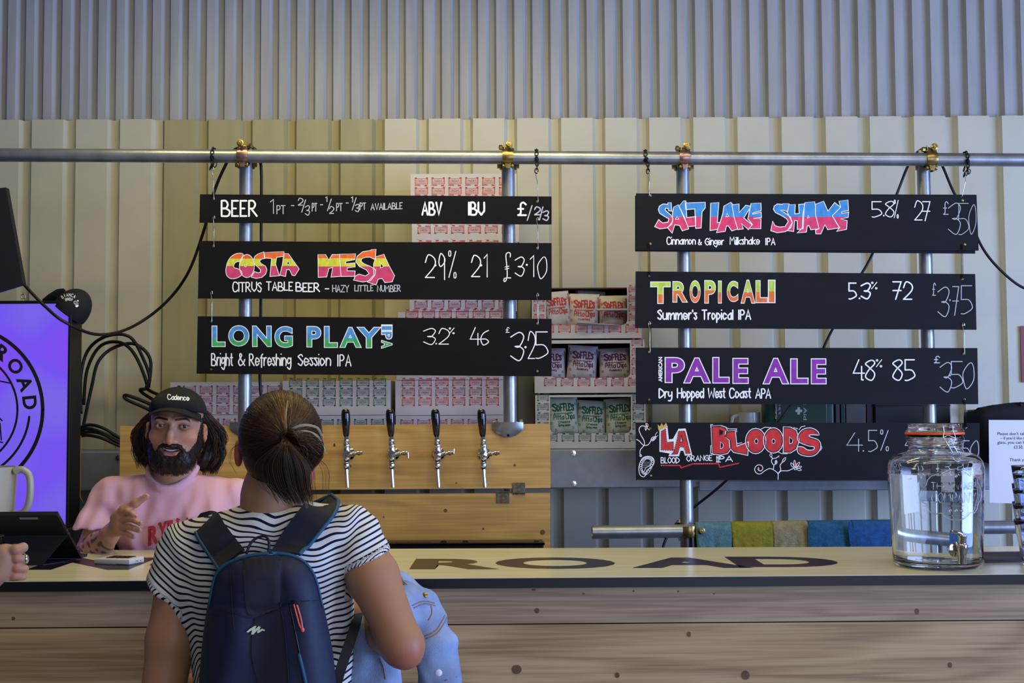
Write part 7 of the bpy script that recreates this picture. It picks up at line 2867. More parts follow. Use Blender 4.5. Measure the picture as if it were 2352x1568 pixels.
vs, fs, mi = [], [], []
n = len(olp)
rings = [ring(2.835, 0), ring(2.77, -1), ring(2.715, 0), ring(2.700, 3)]
for r in rings:
    vs += r
for k in range(len(rings) - 1):
    for i in range(n):
        fs.append((k * n + i, k * n + (i + 1) % n, (k + 1) * n + (i + 1) % n, (k + 1) * n + i))
base = (len(rings) - 1) * n
inn = 9
for q in range(1, inn + 1):
    for (x, y) in olp:
        t = q / (inn + 1)
        xx = x + (ocx + (x - ocx) * 0.0 - x) * t
        yy = y + (max(min(y, 1640), 1330) - y) * min(1, t * 1.2) * 0.0 + (ocy + (y - ocy) * 0.35 - y) * t
        vs.append(P(xx, yy, pack_y(xx, yy)))
    for i in range(n):
        a0 = base + (q - 1) * n
        fs.append((a0 + i, a0 + (i + 1) % n, a0 + n + (i + 1) % n, a0 + n + i))
last = base + inn * n
vs.append(P(ocx, ocy, pack_y(ocx, ocy)))
for i in range(n):
    fs.append((last + i, last + (i + 1) % n, len(vs) - 1))
fs.append(tuple(range(n))[::-1])
raw('pack_body', vs, fs, M['navy'], bp, smooth=True)


def on_pack(pts, lift=0.002):
    return [P(x, y, pack_y(x, y) - lift) for x, y in pts]


def patch(name, poly, m, lift=0.0032, sub=14):
    """cloth panel laid on the pack: poly = left edge and right edge point lists of equal length"""
    L_, R2 = poly
    vs, fs = [], []
    k = len(L_)
    for (a, b2) in zip(L_, R2):
        for j in range(sub + 1):
            t = j / sub
            x, y = a[0] + (b2[0] - a[0]) * t, a[1] + (b2[1] - a[1]) * t
            vs.append(P(x, y, pack_y(x, y) - lift))
    for i in range(k - 1):
        for j in range(sub):
            a0 = i * (sub + 1) + j
            fs.append((a0, a0 + 1, a0 + sub + 2, a0 + sub + 1))
    return raw(name, vs, fs, m, bp, smooth='all')


def dense(pts, sub=5):
    return [(p.x, p.y) for p in cat_rom([(a, b2, 0) for a, b2 in pts], sub)]


patch('upper_panel', (dense([(556, 1283), (560, 1340), (566, 1400), (580, 1416)]), dense([(642, 1280), (643, 1340), (643, 1380), (640, 1398)])), M['pack_black'])
patch('front_pocket', (dense([(586, 1419), (578, 1470), (580, 1520), (600, 1600)]), dense([(646, 1398), (652, 1440), (660, 1500), (668, 1600)])), M['pack_black'])
for pts in ([(502, 1401), (533, 1406), (585, 1419), (645, 1397), (662, 1388)], [(690, 1380), (727, 1378)], [(527, 1288), (530, 1340), (534, 1406), (538, 1450)], [(643, 1281), (643, 1395)], [(646, 1400), (656, 1470), (664, 1580)], [(472, 1412), (500, 1408)]):
    mb = MB()
    mb.tube(on_pack(dense(pts), 0.0036), 0.0008, 6)
    obj('seam', mb, M['pack_black'], bp, smooth='all')
mb = MB()
idx0 = [i for i, (x, y) in enumerate(olp) if y < 1420 and x > 480]
top = [p for p in olp if p[1] < 1395]
# order from left side up and over to the right
lft = sorted([p for p in top if p[0] < 615], key=lambda p: -p[1])
rgt = sorted([p for p in top if p[0] >= 615], key=lambda p: p[1])
pth = [P(x + (1.5 if x < 615 else -1.5), y + 2.5, 2.699) for x, y in lft + rgt]
mb.tube(pth, [0.0022 + 0.0018 * math.sin(PI * min(1, max(0, i / (len(pth) - 1)))) for i in range(len(pth))], 8)
obj('piping', mb, M['teal'], bp, smooth='all')
mb = MB()
mb.tube(on_pack(dense([(664, 1386), (674, 1430), (684, 1480), (692, 1520), (702, 1590)])), 0.0018, 6)
obj('zip', mb, M['black_plastic'], bp, smooth='all')
mb = MB()
mb.tube(on_pack(dense([(686, 1500), (692, 1525), (699, 1555), (706, 1590)]), 0.003), [0.002] + [0.004] * 15, 8)
obj('zip_piping', mb, M['teal'], bp, smooth='all')
mb = MB()
mb.box(P(669, 1386, pack_y(672, 1380) - 0.006), P(678, 1378, pack_y(672, 1380) + 0.001))
obj('zip_slider', mb, M['black_metal'], bp)
mb = MB()
mb.tube(on_pack(dense([(675, 1388), (681, 1410), (688, 1435), (694, 1444), (692, 1425), (686, 1402), (682, 1389)]), 0.0055), 0.0019, 8)
mb.ell(on_pack([(695, 1446)], 0.006)[0], (0.004, 0.004, 0.005), nu=10, nv=8)
obj('zip_cord', mb, M['coral'], bp, smooth='all')
mb = MB()
cl = lambda x, y: (430 + x / 3.6625, 1140 + y / 3.6625)
lg = [(498, 1138), (520, 1118), (562, 1090), (582, 1086), (570, 1118), (602, 1088), (618, 1098), (606, 1124), (628, 1110), (655, 1122), (650, 1130), (632, 1128), (600, 1148), (586, 1146), (594, 1120), (556, 1160), (538, 1160), (546, 1122), (512, 1144)]
mb.flat(on_pack([cl(*p) for p in lg], 0.0042))
obj('zigzag_emblem', mb, mat('emblem_cream', '#c9cba0', 0.6), bp, recalc=False)


def strap(name, cl_, w0, w1, m, parent, th=0.005, up=None):
    """flat webbing along 3D points; width direction = horizontal across the line of sight"""
    pts = cat_rom(cl_, 6)
    vs, fs = [], []
    k = len(pts)
    for i, p in enumerate(pts):
        t = (pts[min(i + 1, k - 1)] - pts[max(i - 1, 0)]).normalized()
        wd = t.cross(Vector((0, -1, 0.35))).normalized()
        nn = wd.cross(t).normalized()
        w_ = (w0 + (w1 - w0) * i / (k - 1)) / 2
        for a, b2 in ((-1, -1), (1, -1), (1, 1), (-1, 1)):
            vs.append(p + wd * w_ * a + nn * th * 0.5 * b2)
    for i in range(k - 1):
        for j in range(4):
            fs.append((i * 4 + j, i * 4 + (j + 1) % 4, i * 4 + 4 + (j + 1) % 4, i * 4 + 4 + j))
    fs += [(3, 2, 1, 0), tuple((k - 1) * 4 + j for j in range(4))]
    o = raw(name, vs, fs, m, parent, smooth=True)
    edges = ([Vector(vs[i * 4]) * 0.5 + Vector(vs[i * 4 + 3]) * 0.5 for i in range(k)], [Vector(vs[i * 4 + 1]) * 0.5 + Vector(vs[i * 4 + 2]) * 0.5 for i in range(k)])
    return o, edges


def bk(x, y, lift=0.008):
    return S_.hit(x, y, 2.70, 3.0, lift)


sl_pts = [P(532, 1284, 2.762), bk(516, 1262, 0.012), bk(500, 1240), bk(486, 1220), bk(474, 1206, 0.01) + Vector((0, 0.01, 0.004)), P(470, 1206, 3.0), P(470, 1260, 3.06)]
o, e = strap('shoulder_strap', sl_pts, 0.066, 0.060, M['pack_black'], bp)
mb = MB()
ee = e[0] if e[0][0].x < e[1][0].x else e[1]
mb.tube(ee, 0.0042, 8)
obj('strap_piping', mb, M['teal'], o, smooth='all')
sr_pts = [P(655, 1270, 2.762), bk(672, 1248, 0.012), bk(694, 1218), bk(716, 1190), bk(735, 1170, 0.01) + Vector((0, 0.01, 0.003)), P(745, 1172, 3.0), P(748, 1240, 3.06)]
o, e = strap('shoulder_strap', sr_pts, 0.062, 0.074, M['pack_black'], bp)
mb = MB()
ee = e[0] if e[0][0].x > e[1][0].x else e[1]
mb.tube(ee, 0.0045, 8)
obj('strap_piping', mb, M['teal'], o, smooth='all')
mb = MB()
mb.tube(cat_rom([P(566, 1272, 2.755), P(574, 1250, 2.76), P(588, 1236, 2.765), P(606, 1231, 2.765), P(616, 1238, 2.765), P(618, 1252, 2.76), P(616, 1270, 2.755)], 5), 0.0055, 8, squash=0.5)
obj('haul_loop', mb, M['pack_black'], bp, smooth='all')
o, e = strap('lower_strap', [P(768, 1590, 2.79), P(780, 1545, 2.80), P(798, 1490, 2.83), P(815, 1440, 2.90), P(822, 1410, 3.0)], 0.022, 0.022, M['pack_black'], bp, 0.004)

# ------------------------------------------------------------------ denim jacket over the right forearm
DJ = Vol(axis((-0.42, -0.02, 0.0045)), axis((2.84, 3.26, 0.006)), axis((0.86, 1.30, 0.0045)))
pj = lambda x, y, Y: np3(P(x, y, Y))
DJ.chain([pj(893, 1335, 3.16), pj(925, 1362, 3.16), pj(962, 1412, 3.13), pj(1000, 1490, 3.10), pj(1012, 1570, 3.08), pj(1018, 1680, 3.06)], [0.030, 0.042, 0.056, 0.052, 0.046, 0.045], k=0.02, squash=((0, 1, 0.2), 0.8))
DJ.chain([pj(888, 1322, 3.17), pj(925, 1336, 3.17)], [0.016, 0.014], k=0.012)
DJ.chain([pj(930, 1380, 3.10), pj(890, 1430, 3.06), pj(862, 1500, 2.99), pj(862, 1580, 2.96), pj(866, 1690, 2.95)], [0.05, 0.052, 0.048, 0.056, 0.06], k=0.03, squash=((0, 1, 0.2), 0.8))
DJ.chain([pj(890, 1420, 3.06), pj(850, 1470, 3.0), pj(836, 1560, 2.96), pj(835, 1680, 2.95)], [0.045, 0.035, 0.03, 0.03], k=0.02)
X, Y, Z = DJ.grid()
DJ.F += (0.0028 * np.sin((X * 0.9 - Z * 1.1) * 55 + 3 * np.sin(Z * 22 + X * 15)) + 0.0012 * np.sin((X * 1.2 + Z * 0.4) * 110 + 3 * np.sin(X * 33 + Z * 20))).astype(np.float32)
jk = empty('denim_jacket', P(960, 1680, 3.08), 'pale blue denim jacket draped over the forearm beside the counter', 'jacket')
M['denim'] = mat('denim', '#8b9dba', 0.9, noise=0.34, nscale=12, bump=0.35, bscale=420, spec=0.15)
skin_obj('jacket_cloth', DJ, M['denim'], jk, 2)
M['thread'] = mat('orange_thread', '#9a6a3c', 0.8)
M['denim_d'] = mat('denim_fold', '#4f74a8', 0.85, noise=0.2, nscale=60)


def dj(x, y, lift=0.0):
    return DJ.hit(x, y, 2.86, 3.24, lift, 0.002)


for pts in ([(947, 1390), (972, 1380), (998, 1384)], [(950, 1396), (975, 1386), (1000, 1390)], [(976, 1460), (1000, 1448), (1014, 1428), (1022, 1412)], [(978, 1466), (1003, 1454), (1018, 1434), (1026, 1418)], [(990, 1390), (992, 1408), (984, 1424)], [(1022, 1562), (1050, 1553)],
            [(872, 1512), (880, 1530), (886, 1560)], [(915, 1318), (922, 1335), (930, 1342)], [(918, 1316), (926, 1334), (935, 1342)]):
    mb = MB()
    mb.tube([dj(x, y) + Vector((0, -0.0006, 0)) for x, y in dense(pts, 4)], 0.0012, 6)
    obj('seam', mb, M['thread'], jk, smooth='all')
mb = MB()
c = dj(1008, 1545)
mb.lathe([(0.0075, 0), (0.0080, 0.002), (0.0060, 0.0035), (0.0, 0.0036)], c + Vector((0, 0.001, 0)), (-0.1, -1, 0.2), 16)
obj('snap_button', mb, mat('pearl_snap', '#e6eaf2', 0.25), jk, smooth=True)
mb = MB()
c = dj(976, 1367)
mb.lathe([(0.0065, 0), (0.0065, 0.002), (0.003, 0.004), (0.0, 0.004)], c + Vector((0, 0.001, 0)), (-0.1, -1, 0.4), 14)
obj('brass_button', mb, mat('brass', '#b58a3a', 0.3, 0.9), jk, smooth=True)
# ------------------------------------------------------------------ bearded barman facing the room
YM = 4.20
bm_ = empty('person', (P(405, 1200, YM).x, 4.27, 0.0), 'bearded person with long dark hair, black cap and pink shirt, gesturing behind the counter', 'person')
pm = lambda x, y, Y=YM: np3(P(x, y, Y))
HO = pm(405, 988, 4.22)                                  # between the ears
HR = Matrix.Rotation(math.radians(3.0), 3, 'Y') @ Matrix.Rotation(math.radians(5), 3, 'Z') @ Matrix.Rotation(math.radians(4), 3, 'X')
HM = np.array(HR) @ np.array([[1, 0, 0], [0, -1, 0], [0, 0, 1]], float)   # local (x right, f forward, z up) -> world


def hl(x, f, z):
    return HO + HM @ (np.array((x, f, z)) * HS)


HS = np.array((1.12, 1.04, 1.0))
HRm = np.array(HR)
N_ = Vol(axis((-1.62, -1.44, 0.006), (-1.44, -0.93, 0.003), (-0.93, -0.62, 0.008)), axis((3.88, 4.22, 0.0032), (4.22, 4.46, 0.006)), axis((0.0, 1.10, 0.022), (1.10, 1.74, 0.003)))
n_ = N_
n_.rs = tuple(HS)
n_.ell(hl(0, -0.012, 0.045), (0.074, 0.095, 0.088), HRm, k=0.02)
n_.ell(hl(0, 0.022, -0.030), (0.064, 0.066, 0.088), HRm, k=0.03)
n_.cap(hl(-0.016, 0.066, -0.092), hl(0.016, 0.066, -0.092), 0.024, 0.024, k=0.03)
for s in (-1, 1):
    n_.ell(hl(s * 0.043, 0.060, -0.014), (0.023, 0.022, 0.020), HRm, k=0.025)          # cheeks raised by the smile
    n_.cap(hl(s * 0.058, 0.0, -0.05), hl(s * 0.03, 0.062, -0.095), 0.020, 0.018, k=0.03)  # jaw
    n_.cap(hl(s * 0.012, 0.087, 0.040), hl(s * 0.046, 0.074, 0.042), 0.010, 0.009, k=0.014)  # brow
    n_.ell(hl(s * 0.0785, -0.006, -0.006), (0.010, 0.020, 0.031), HRm @ np.array(Matrix.Rotation(s * 0.35, 3, 'Z')), k=0.010)
n_.chain([hl(0, 0.089, 0.034), hl(0, 0.103, -0.002), hl(0, 0.112, -0.024)], [0.0068, 0.0088, 0.0118], k=0.010)
for s in (-1, 1):
    n_.ell(hl(s * 0.0135, 0.099, -0.027), (0.0085, 0.010, 0.0075), HRm, k=0.006)
    n_.ell(hl(s * 0.033, 0.101, 0.022), (0.019, 0.022, 0.011), HRm, k=0.010, mode='s')
    n_.ell(hl(s * 0.0335, 0.0775, 0.022), (0.0150, 0.0150, 0.0145), HRm, k=0.002)       # lids
    n_.ell(hl(s * 0.0335, 0.095, 0.0215), (0.0128, 0.013, 0.0040), HRm, k=0.002, mode='s')
    n_.ell(hl(s * 0.0065, 0.113, -0.035), (0.0035, 0.006, 0.0025), HRm, k=0.002, mode='s')
    n_.ell(hl(s * 0.086, 0.004, -0.004), (0.005, 0.010, 0.016), HRm, k=0.004, mode='s')
n_.chain([hl(-0.033, 0.073, -0.043), hl(-0.013, 0.088, -0.0475), hl(0.013, 0.088, -0.0475), hl(0.033, 0.073, -0.043)], [0.004, 0.0055, 0.0055, 0.004], k=0.008)
n_.chain([hl(-0.031, 0.074, -0.047), hl(-0.012, 0.085, -0.0655), hl(0.012, 0.085, -0.0655), hl(0.031, 0.074, -0.047)], [0.004, 0.0068, 0.0068, 0.004], k=0.006)
n_.ell(hl(0, 0.092, -0.0545), (0.0215, 0.020, 0.0058), HRm, k=0.003, mode='s')
for s in (-1, 1):
    n_.ell(hl(s * 0.020, 0.086, -0.0505), (0.0100, 0.018, 0.0042), HRm, k=0.003, mode='s')
n_.chain([hl(0, -0.015, -0.06), hl(0, -0.022, -0.12), pm(405, 1120, 4.27)], [0.058, 0.056, 0.064], k=0.03)
# trunk, arms
n_.rs = (1.0, 1.0, 1.0)
s1, s2 = pm(256, 1142, 4.27), pm(550, 1148, 4.28)
nb = pm(405, 1120, 4.275)
NCX, NCY, NZF = pm(397, 1117, 4.26)[0], 4.262, pm(397, 1117, 4.19)[2]


def neck_h(X, Y):
    u, v = (X - NCX) / 0.076, (Y - NCY) / 0.076
    return NZF + 0.036 + 0.036 * np.clip(v, -2.2, 1.4) + 0.024 * u * u, np.sqrt(u * u + v * v)


X, Y, Z = n_.grid()
zc_, rho = neck_h(X, Y)
inside = np.maximum((rho - 0.96) * 0.076, np.maximum(Z - (zc_ - 0.002), zc_ - 0.010 - Z))
n_.F = np.where(rho < 1.3, np.minimum(n_.F, inside), n_.F).astype(np.float32)
n_.cap(nb + [0, 0.01, -0.03], s1, 0.050, 0.046, k=0.03)
n_.cap(nb + [0, 0.01, -0.03], s2, 0.050, 0.046, k=0.03)
n_.cap(pm(345, 1180, 4.28), pm(465, 1180, 4.28), 0.10, 0.10, k=0.06)
n_.cap(pm(350, 1330, 4.29), pm(460, 1330, 4.29), 0.10, 0.10, k=0.06)
n_.cap(pm(352, 1470, 4.30), pm(458, 1470, 4.30), 0.10, 0.10, k=0.06)
for s, x in ((-1, 352), (1, 458)):
    hp = pm(x, 1500, 4.30)
    kn = np.array((hp[0] + s * 0.01, 4.29, 0.48))
    an = np.array((hp[0] + s * 0.03, 4.33, 0.085))
    n_.chain([hp, kn, an], [0.090, 0.060, 0.044], k=0.04)
    n_.cap(an + [0, 0.01, -0.035], an + [s * 0.02, -0.15, -0.045], 0.038, 0.032, k=0.03)
e1_, w1_ = pm(206, 1276, 4.19), pm(254, 1226, 4.05)
n_.chain([s1, e1_], [0.052, 0.046], k=0.02)
n_.chain([e1_, e1_ * 0.55 + w1_ * 0.45, w1_], [0.046, 0.042, 0.030], k=0.02)
e2_, w2_ = pm(598, 1290, 4.26), pm(560, 1330, 4.16)
n_.chain([s2, e2_, w2_], [0.052, 0.045, 0.030], k=0.02)
n_.cap(w2_, w2_ + [-0.03, -0.03, -0.05], 0.030, 0.028, k=0.015)
for i in range(4):
    a0 = w2_ + [-0.045 + i * 0.016, -0.035, -0.065]
    n_.chain([a0, a0 + [0, -0.012, -0.035], a0 + [-0.004, 0.006, -0.060]], [0.010, 0.009, 0.008], k=0.004)
n_.chain([w2_ + [-0.02, -0.03, -0.02], w2_ + [-0.06, -0.035, -0.05], w2_ + [-0.065, -0.03, -0.08]], [0.013, 0.011, 0.0095], k=0.006)
# open right hand: palm sideways, four fingers stacked, thumb up
pc = pm(270, 1201, 4.005)
n_.cap(w1_, pc, 0.027, 0.031, k=0.015, squash=((0.75, 0.55, 0), 0.62))
n_.cap(pm(276, 1186, 3.99), pm(274, 1221, 3.995), 0.017, 0.015, k=0.010)
for k_, (b0, b1, b2, b3) in enumerate((((278, 1178, 3.985), (293, 1174, 3.965), (304, 1179, 3.952), (312, 1187, 3.946)), ((281, 1193, 3.980), (299, 1191, 3.955), (312, 1196, 3.940), (322, 1202, 3.934)), ((280, 1209, 3.980), (298, 1210, 3.955), (310, 1214, 3.942), (320, 1218, 3.936)),
                                       ((276, 1223, 3.985), (291, 1226, 3.965), (300, 1230, 3.955), (307, 1233, 3.950)))):
    rr = (0.0096, 0.0096, 0.0092, 0.0082)[k_]
    n_.chain([pm(*b0), pm(*b1), pm(*b2), pm(*b3)], [rr * 1.12, rr, rr * 0.95, rr * 0.85], k=0.003)
n_.chain([pm(266, 1188, 4.005), pm(286, 1170, 3.985), pm(312, 1155, 3.972), pm(336, 1140, 3.966)], [0.017, 0.0145, 0.0120, 0.0098], k=0.010)


def cols_m(V):
    L_ = (V - HO) @ HM / HS                              # local x, f, z
    x, f, z = L_[:, 0], L_[:, 1], L_[:, 2]
    c = np.tile(np.array(H('#b98a6e')[:3]), (len(V), 1))

    def tint(col, w_):
        nonlocal c
        c = c * (1 - w_[:, None]) + np.array(H(col)[:3]) * w_[:, None]
    head = (f > -0.02) & (np.abs(x) < 0.1) & (z > -0.14) & (z < 0.12)
    tint('#b5745c', head * 0.55 * (1 - sstep(0.010, 0.030, np.hypot(np.abs(x) - 0.042, z + 0.012))))
    tint('#b5705a', head * 0.5 * (1 - sstep(0.008, 0.022, np.hypot(x, z + 0.024))) * (f > 0.09))
    tint('#96624c', head * 0.8 * (1 - sstep(0.010, 0.021, np.hypot((np.abs(x) - 0.033) * 0.8, z - 0.017))) * (f > 0.05))
    brow = np.abs(z - (0.0425 + 0.0030 * sstep(0.012, 0.034, np.abs(x)) - 0.009 * sstep(0.038, 0.056, np.abs(x))))
    tint('#22150f', head * (1 - sstep(0.0024, 0.0052, brow)) * (np.abs(x) > 0.010) * (np.abs(x) < 0.050) * (f > 0.05))
    lash = np.abs(z - (0.0262 - 0.28 * (np.abs(x) - 0.0335) ** 2 * 40))
    tint('#2a1912', head * 0.9 * (1 - sstep(0.0008, 0.0026, lash)) * (np.abs(np.abs(x) - 0.0335) < 0.0145) * (f > 0.075))
    tint('#a5605a', head * (1 - sstep(0.8, 1.15, np.hypot(x / 0.030, (z + 0.0570) / 0.014))) * (f > 0.07))
    tint('#3a1a18', head * (1 - sstep(0.8, 1.1, np.hypot(x / 0.022, (z + 0.0565) / 0.006))) * (f < 0.088) * (f > 0.05))
    tint('#b0705c', (np.abs(x) > 0.072) * (np.abs(z) < 0.04) * (f < 0.03) * (f > -0.04) * 0.6)
    # ink on the forearm
    p = V - e1_
    t = p @ (w1_ - e1_) / np.dot(w1_ - e1_, w1_ - e1_)
    ink = (t > 0.1) & (t < 0.95) & (np.linalg.norm(p - t[:, None] * (w1_ - e1_), axis=1) < 0.06)
    pat = np.sin(V[:, 0] * 150 + 4 * np.sin(V[:, 2] * 90)) + np.sin(V[:, 2] * 170 + 3 * np.sin(V[:, 0] * 110))
    tint('#3a2c28', ink * sstep(0.2, 1.0, pat) * 0.8)
    return {'col': ('FLOAT_COLOR', np.concatenate([c, np.ones((len(V), 1))], 1))}


skin_obj('body', n_, M['skin'], bm_, 1, cols_m)
mb = MB()
for (x, y, Y_), r_ in (((313, 1184.5, 3.9375), 0.0052), ((323, 1199, 3.9255), 0.0052), ((321, 1215.5, 3.9275), 0.0050), ((308, 1231, 3.9425), 0.0044), ((338, 1138, 3.9575), 0.0056)):
    mb.ell(P(x, y, Y_), (r_ * 0.9, 0.0022, r_ * 0.75), nu=10, nv=8)
obj('fingernail', mb, mat('nail', '#c79a86', 0.3), bm_, smooth='all', kind='stuff')
for s in (-1, 1):
    c = hl(s * 0.0335, 0.0775, 0.022)
    mb = MB()
    mb.ell(Vector(c), (0.0138, 0.0138, 0.0138), nu=20, nv=14)
    g = HM @ np.array((0.24, 0.95, 0.10))
    g /= np.linalg.norm(g)
    cc = []
    for v in mb.v:
        d = float(np.dot(np.array(v) - c, g)) / 0.0138
        cc.append((*(H('#07060a')[:3] if d > 0.965 else H('#241710')[:3] if d > 0.83 else H('#cfc6c0')[:3]), 1))
    raw('eye', mb.v, mb.f, mat('eye_%d' % (s + 1), '#ffffff', 0.12, attr='col'), bm_, smooth='all', attrs={'col': ('FLOAT_COLOR', cc)})
mb = MB()
tp = [hl(x, 0.0800 - 9 * x * x, -0.0520 - 0.002 * (1 - (x / 0.02) ** 2)) for x in np.linspace(-0.022, 0.022, 10)]
for a, b2 in zip(tp[:-1], tp[1:]):
    d = Vector(HM @ np.array((0, 0, -0.0062)))
    bk2 = Vector(HM @ np.array((0, -0.006, 0)))
    A_, B2_ = Vector(a) * 0.97 + Vector(b2) * 0.03, Vector(b2) * 0.97 + Vector(a) * 0.03
    mb.hexa([A_ + d, B2_ + d, B2_, A_, A_ + d + bk2, B2_ + d + bk2, B2_ + bk2, A_ + bk2])
obj('teeth', mb, mat('teeth', '#d8d2c4', 0.3), bm_, kind='stuff')
mb = MB()
mb.ell(Vector(hl(0.0205, 0.1035, -0.026)), (0.0016, 0.0016, 0.0016), nu=8, nv=6)
obj('nose_stud', mb, M['chrome'], bm_, smooth='all')

# ---- beard: grown from the face, thick at the chin, then loose hairs on top
BD = Vol(axis((-1.18, -0.96, 0.0028)), axis((4.06, 4.30, 0.0028)), axis((1.34, 1.62, 0.0028)))
BD.rs = tuple(HS)
BD.ell(hl(0, 0.022, -0.030), (0.0660, 0.068, 0.088), HRm, k=0.02)
BD.cap(hl(-0.016, 0.064, -0.098), hl(0.016, 0.064, -0.098), 0.030, 0.030, k=0.03)
BD.cap(hl(-0.026, 0.042, -0.092), hl(0.026, 0.042, -0.092), 0.032, 0.032, k=0.03)
for s in (-1, 1):
    BD.cap(hl(s * 0.059, 0.004, -0.040), hl(s * 0.034, 0.056, -0.088), 0.0205, 0.024, k=0.03)
    BD.cap(hl(s * 0.068, 0.006, 0.040), hl(s * 0.064, 0.010, -0.035), 0.008, 0.0125, k=0.015)
    BD.cap(hl(s * 0.004, 0.0955, -0.0395), hl(s * 0.032, 0.077, -0.051), 0.0085, 0.0095, k=0.010)
    BD.cap(hl(s * 0.032, 0.077, -0.051), hl(s * 0.033, 0.070, -0.078), 0.010, 0.013, k=0.015)
X, Y, Z = BD.grid()
lx = ((X - HO[0]) * HM[0, 0] + (Y - HO[1]) * HM[1, 0] + (Z - HO[2]) * HM[2, 0]) / HS[0]
lf = ((X - HO[0]) * HM[0, 1] + (Y - HO[1]) * HM[1, 1] + (Z - HO[2]) * HM[2, 1]) / HS[1]
lz = ((X - HO[0]) * HM[0, 2] + (Y - HO[1]) * HM[1, 2] + (Z - HO[2]) * HM[2, 2]) / HS[2]
line = -0.033 - 0.028 * np.exp(-((np.abs(lx) - 0.045) / 0.013) ** 2) + 0.030 * sstep(0.054, 0.064, np.abs(lx))
side = sstep(0.060, 0.066, np.abs(lx)) * 0.08
BD.F = np.maximum(BD.F, (lz - line - side).astype(np.float32) * 0.7)
lip = (np.sqrt((lx / 0.0300) ** 2 + ((lz + 0.0585 - 6.0 * lx ** 2) / 0.0132) ** 2) - 1) * 0.016
BD.F = np.maximum(BD.F, np.where(lf > 0.055, -lip, -1).astype(np.float32))
BD.F = np.maximum(BD.F, (-lf - 0.012).astype(np.float32))
BD.F += (0.0010 * np.sin(lx * 420 + 6 * np.sin(lz * 60)) * np.sin(lz * 260 + lx * 90)).astype(np.float32)


def beard_col(V):
    L_ = (V - HO) @ HM / HS
    k = 0.8 + 0.4 * (np.sin(L_[:, 0] * 700 + 5 * np.sin(L_[:, 2] * 90)) > 0.3)
    c = np.array(H('#1d120d')[:3])[None, :] * k[:, None]
    return {'col': ('FLOAT_COLOR', np.concatenate([c, np.ones((len(V), 1))], 1))}


beard, BV, BQ = skin_obj('beard', BD, M['hair'], bm_, 1, beard_col)
paths, rad, cols = [], [], []
R_ = np.random.default_rng(5)
dk = [np.array(H(c)[:3]) for c in ('#150d09', '#20140e', '#301e14', '#412a1b')]
for i in R_.choice(len(BV), min(2600, len(BV)), replace=False):
    p = BV[i]
    L_ = (p - HO) @ HM / HS
    nrm = np.array((L_[0] * 1.0, 0.6 * L_[1] + 0.01, 0))
    nrm /= np.linalg.norm(nrm) + 1e-9
    dn = np.array((L_[0] * 2.0 + R_.normal(0, 0.25), 0.15 + R_.normal(0, 0.2), -1.0)) if L_[2] < -0.058 or abs(L_[0]) > 0.04 else np.array((np.sign(L_[0]) * 0.9, 0.2, -0.6))
    dn /= np.linalg.norm(dn)
    ln = R_.uniform(0.004, 0.009)
    paths.append([p, p + HM @ (nrm * 0.0025 + dn * ln * 0.5), p + HM @ (nrm * 0.0020 + dn * ln)])
    rad.append(0.0006)
    cols.append(dk[R_.integers(0, 3)])
strands('beard_hairs', paths, rad, cols, M['hair'], beard, 3)

# ---- long wavy hair falling from under the cap
HB = Vol(axis((-1.26, -0.90, 0.005)), axis((4.13, 4.40, 0.006)), axis((1.36, 1.70, 0.005)))
HB.rs = tuple(HS)
HB.ell(hl(0, -0.030, 0.030), (0.082, 0.085, 0.085), HRm, k=0.02)
for s, o in ((-1, 0.0), (1, -0.012)):
    HB.chain([hl(s * 0.074, -0.050, 0.040), hl(s * 0.088, -0.052, -0.005 + o), hl(s * 0.094, -0.052, -0.055 + o), hl(s * 0.084, -0.050, -0.090 + o)], [0.010, 0.014, 0.020, 0.018], k=0.03)
HB.cap(hl(-0.07, -0.055, -0.085), hl(0.07, -0.055, -0.095), 0.036, 0.036, k=0.03)
X, Y, Z = HB.grid()
lx = ((X - HO[0]) * HM[0, 0] + (Y - HO[1]) * HM[1, 0] + (Z - HO[2]) * HM[2, 0]) / HS[0]
lf = ((X - HO[0]) * HM[0, 1] + (Y - HO[1]) * HM[1, 1] + (Z - HO[2]) * HM[2, 1]) / HS[1]
HB.F = np.maximum(HB.F, np.where(np.abs(lx) < 0.088, lf + 0.004, -1).astype(np.float32))
HB.F += (0.004 * np.sin(Z * 110 + 3 * np.sin(X * 60)) * np.sin(X * 130 + Y * 80)).astype(np.float32)
HB.plane(hl(0, 0, 0.080), HM @ np.array((0, 0, 1)))
hairm, HV, _ = skin_obj('hair', HB, M['hair'], bm_, 2, lambda V: {'col': ('FLOAT_COLOR', np.concatenate([np.tile(dk[0], (len(V), 1)), np.ones((len(V), 1))], 1))})
paths, rad, cols = [], [], []
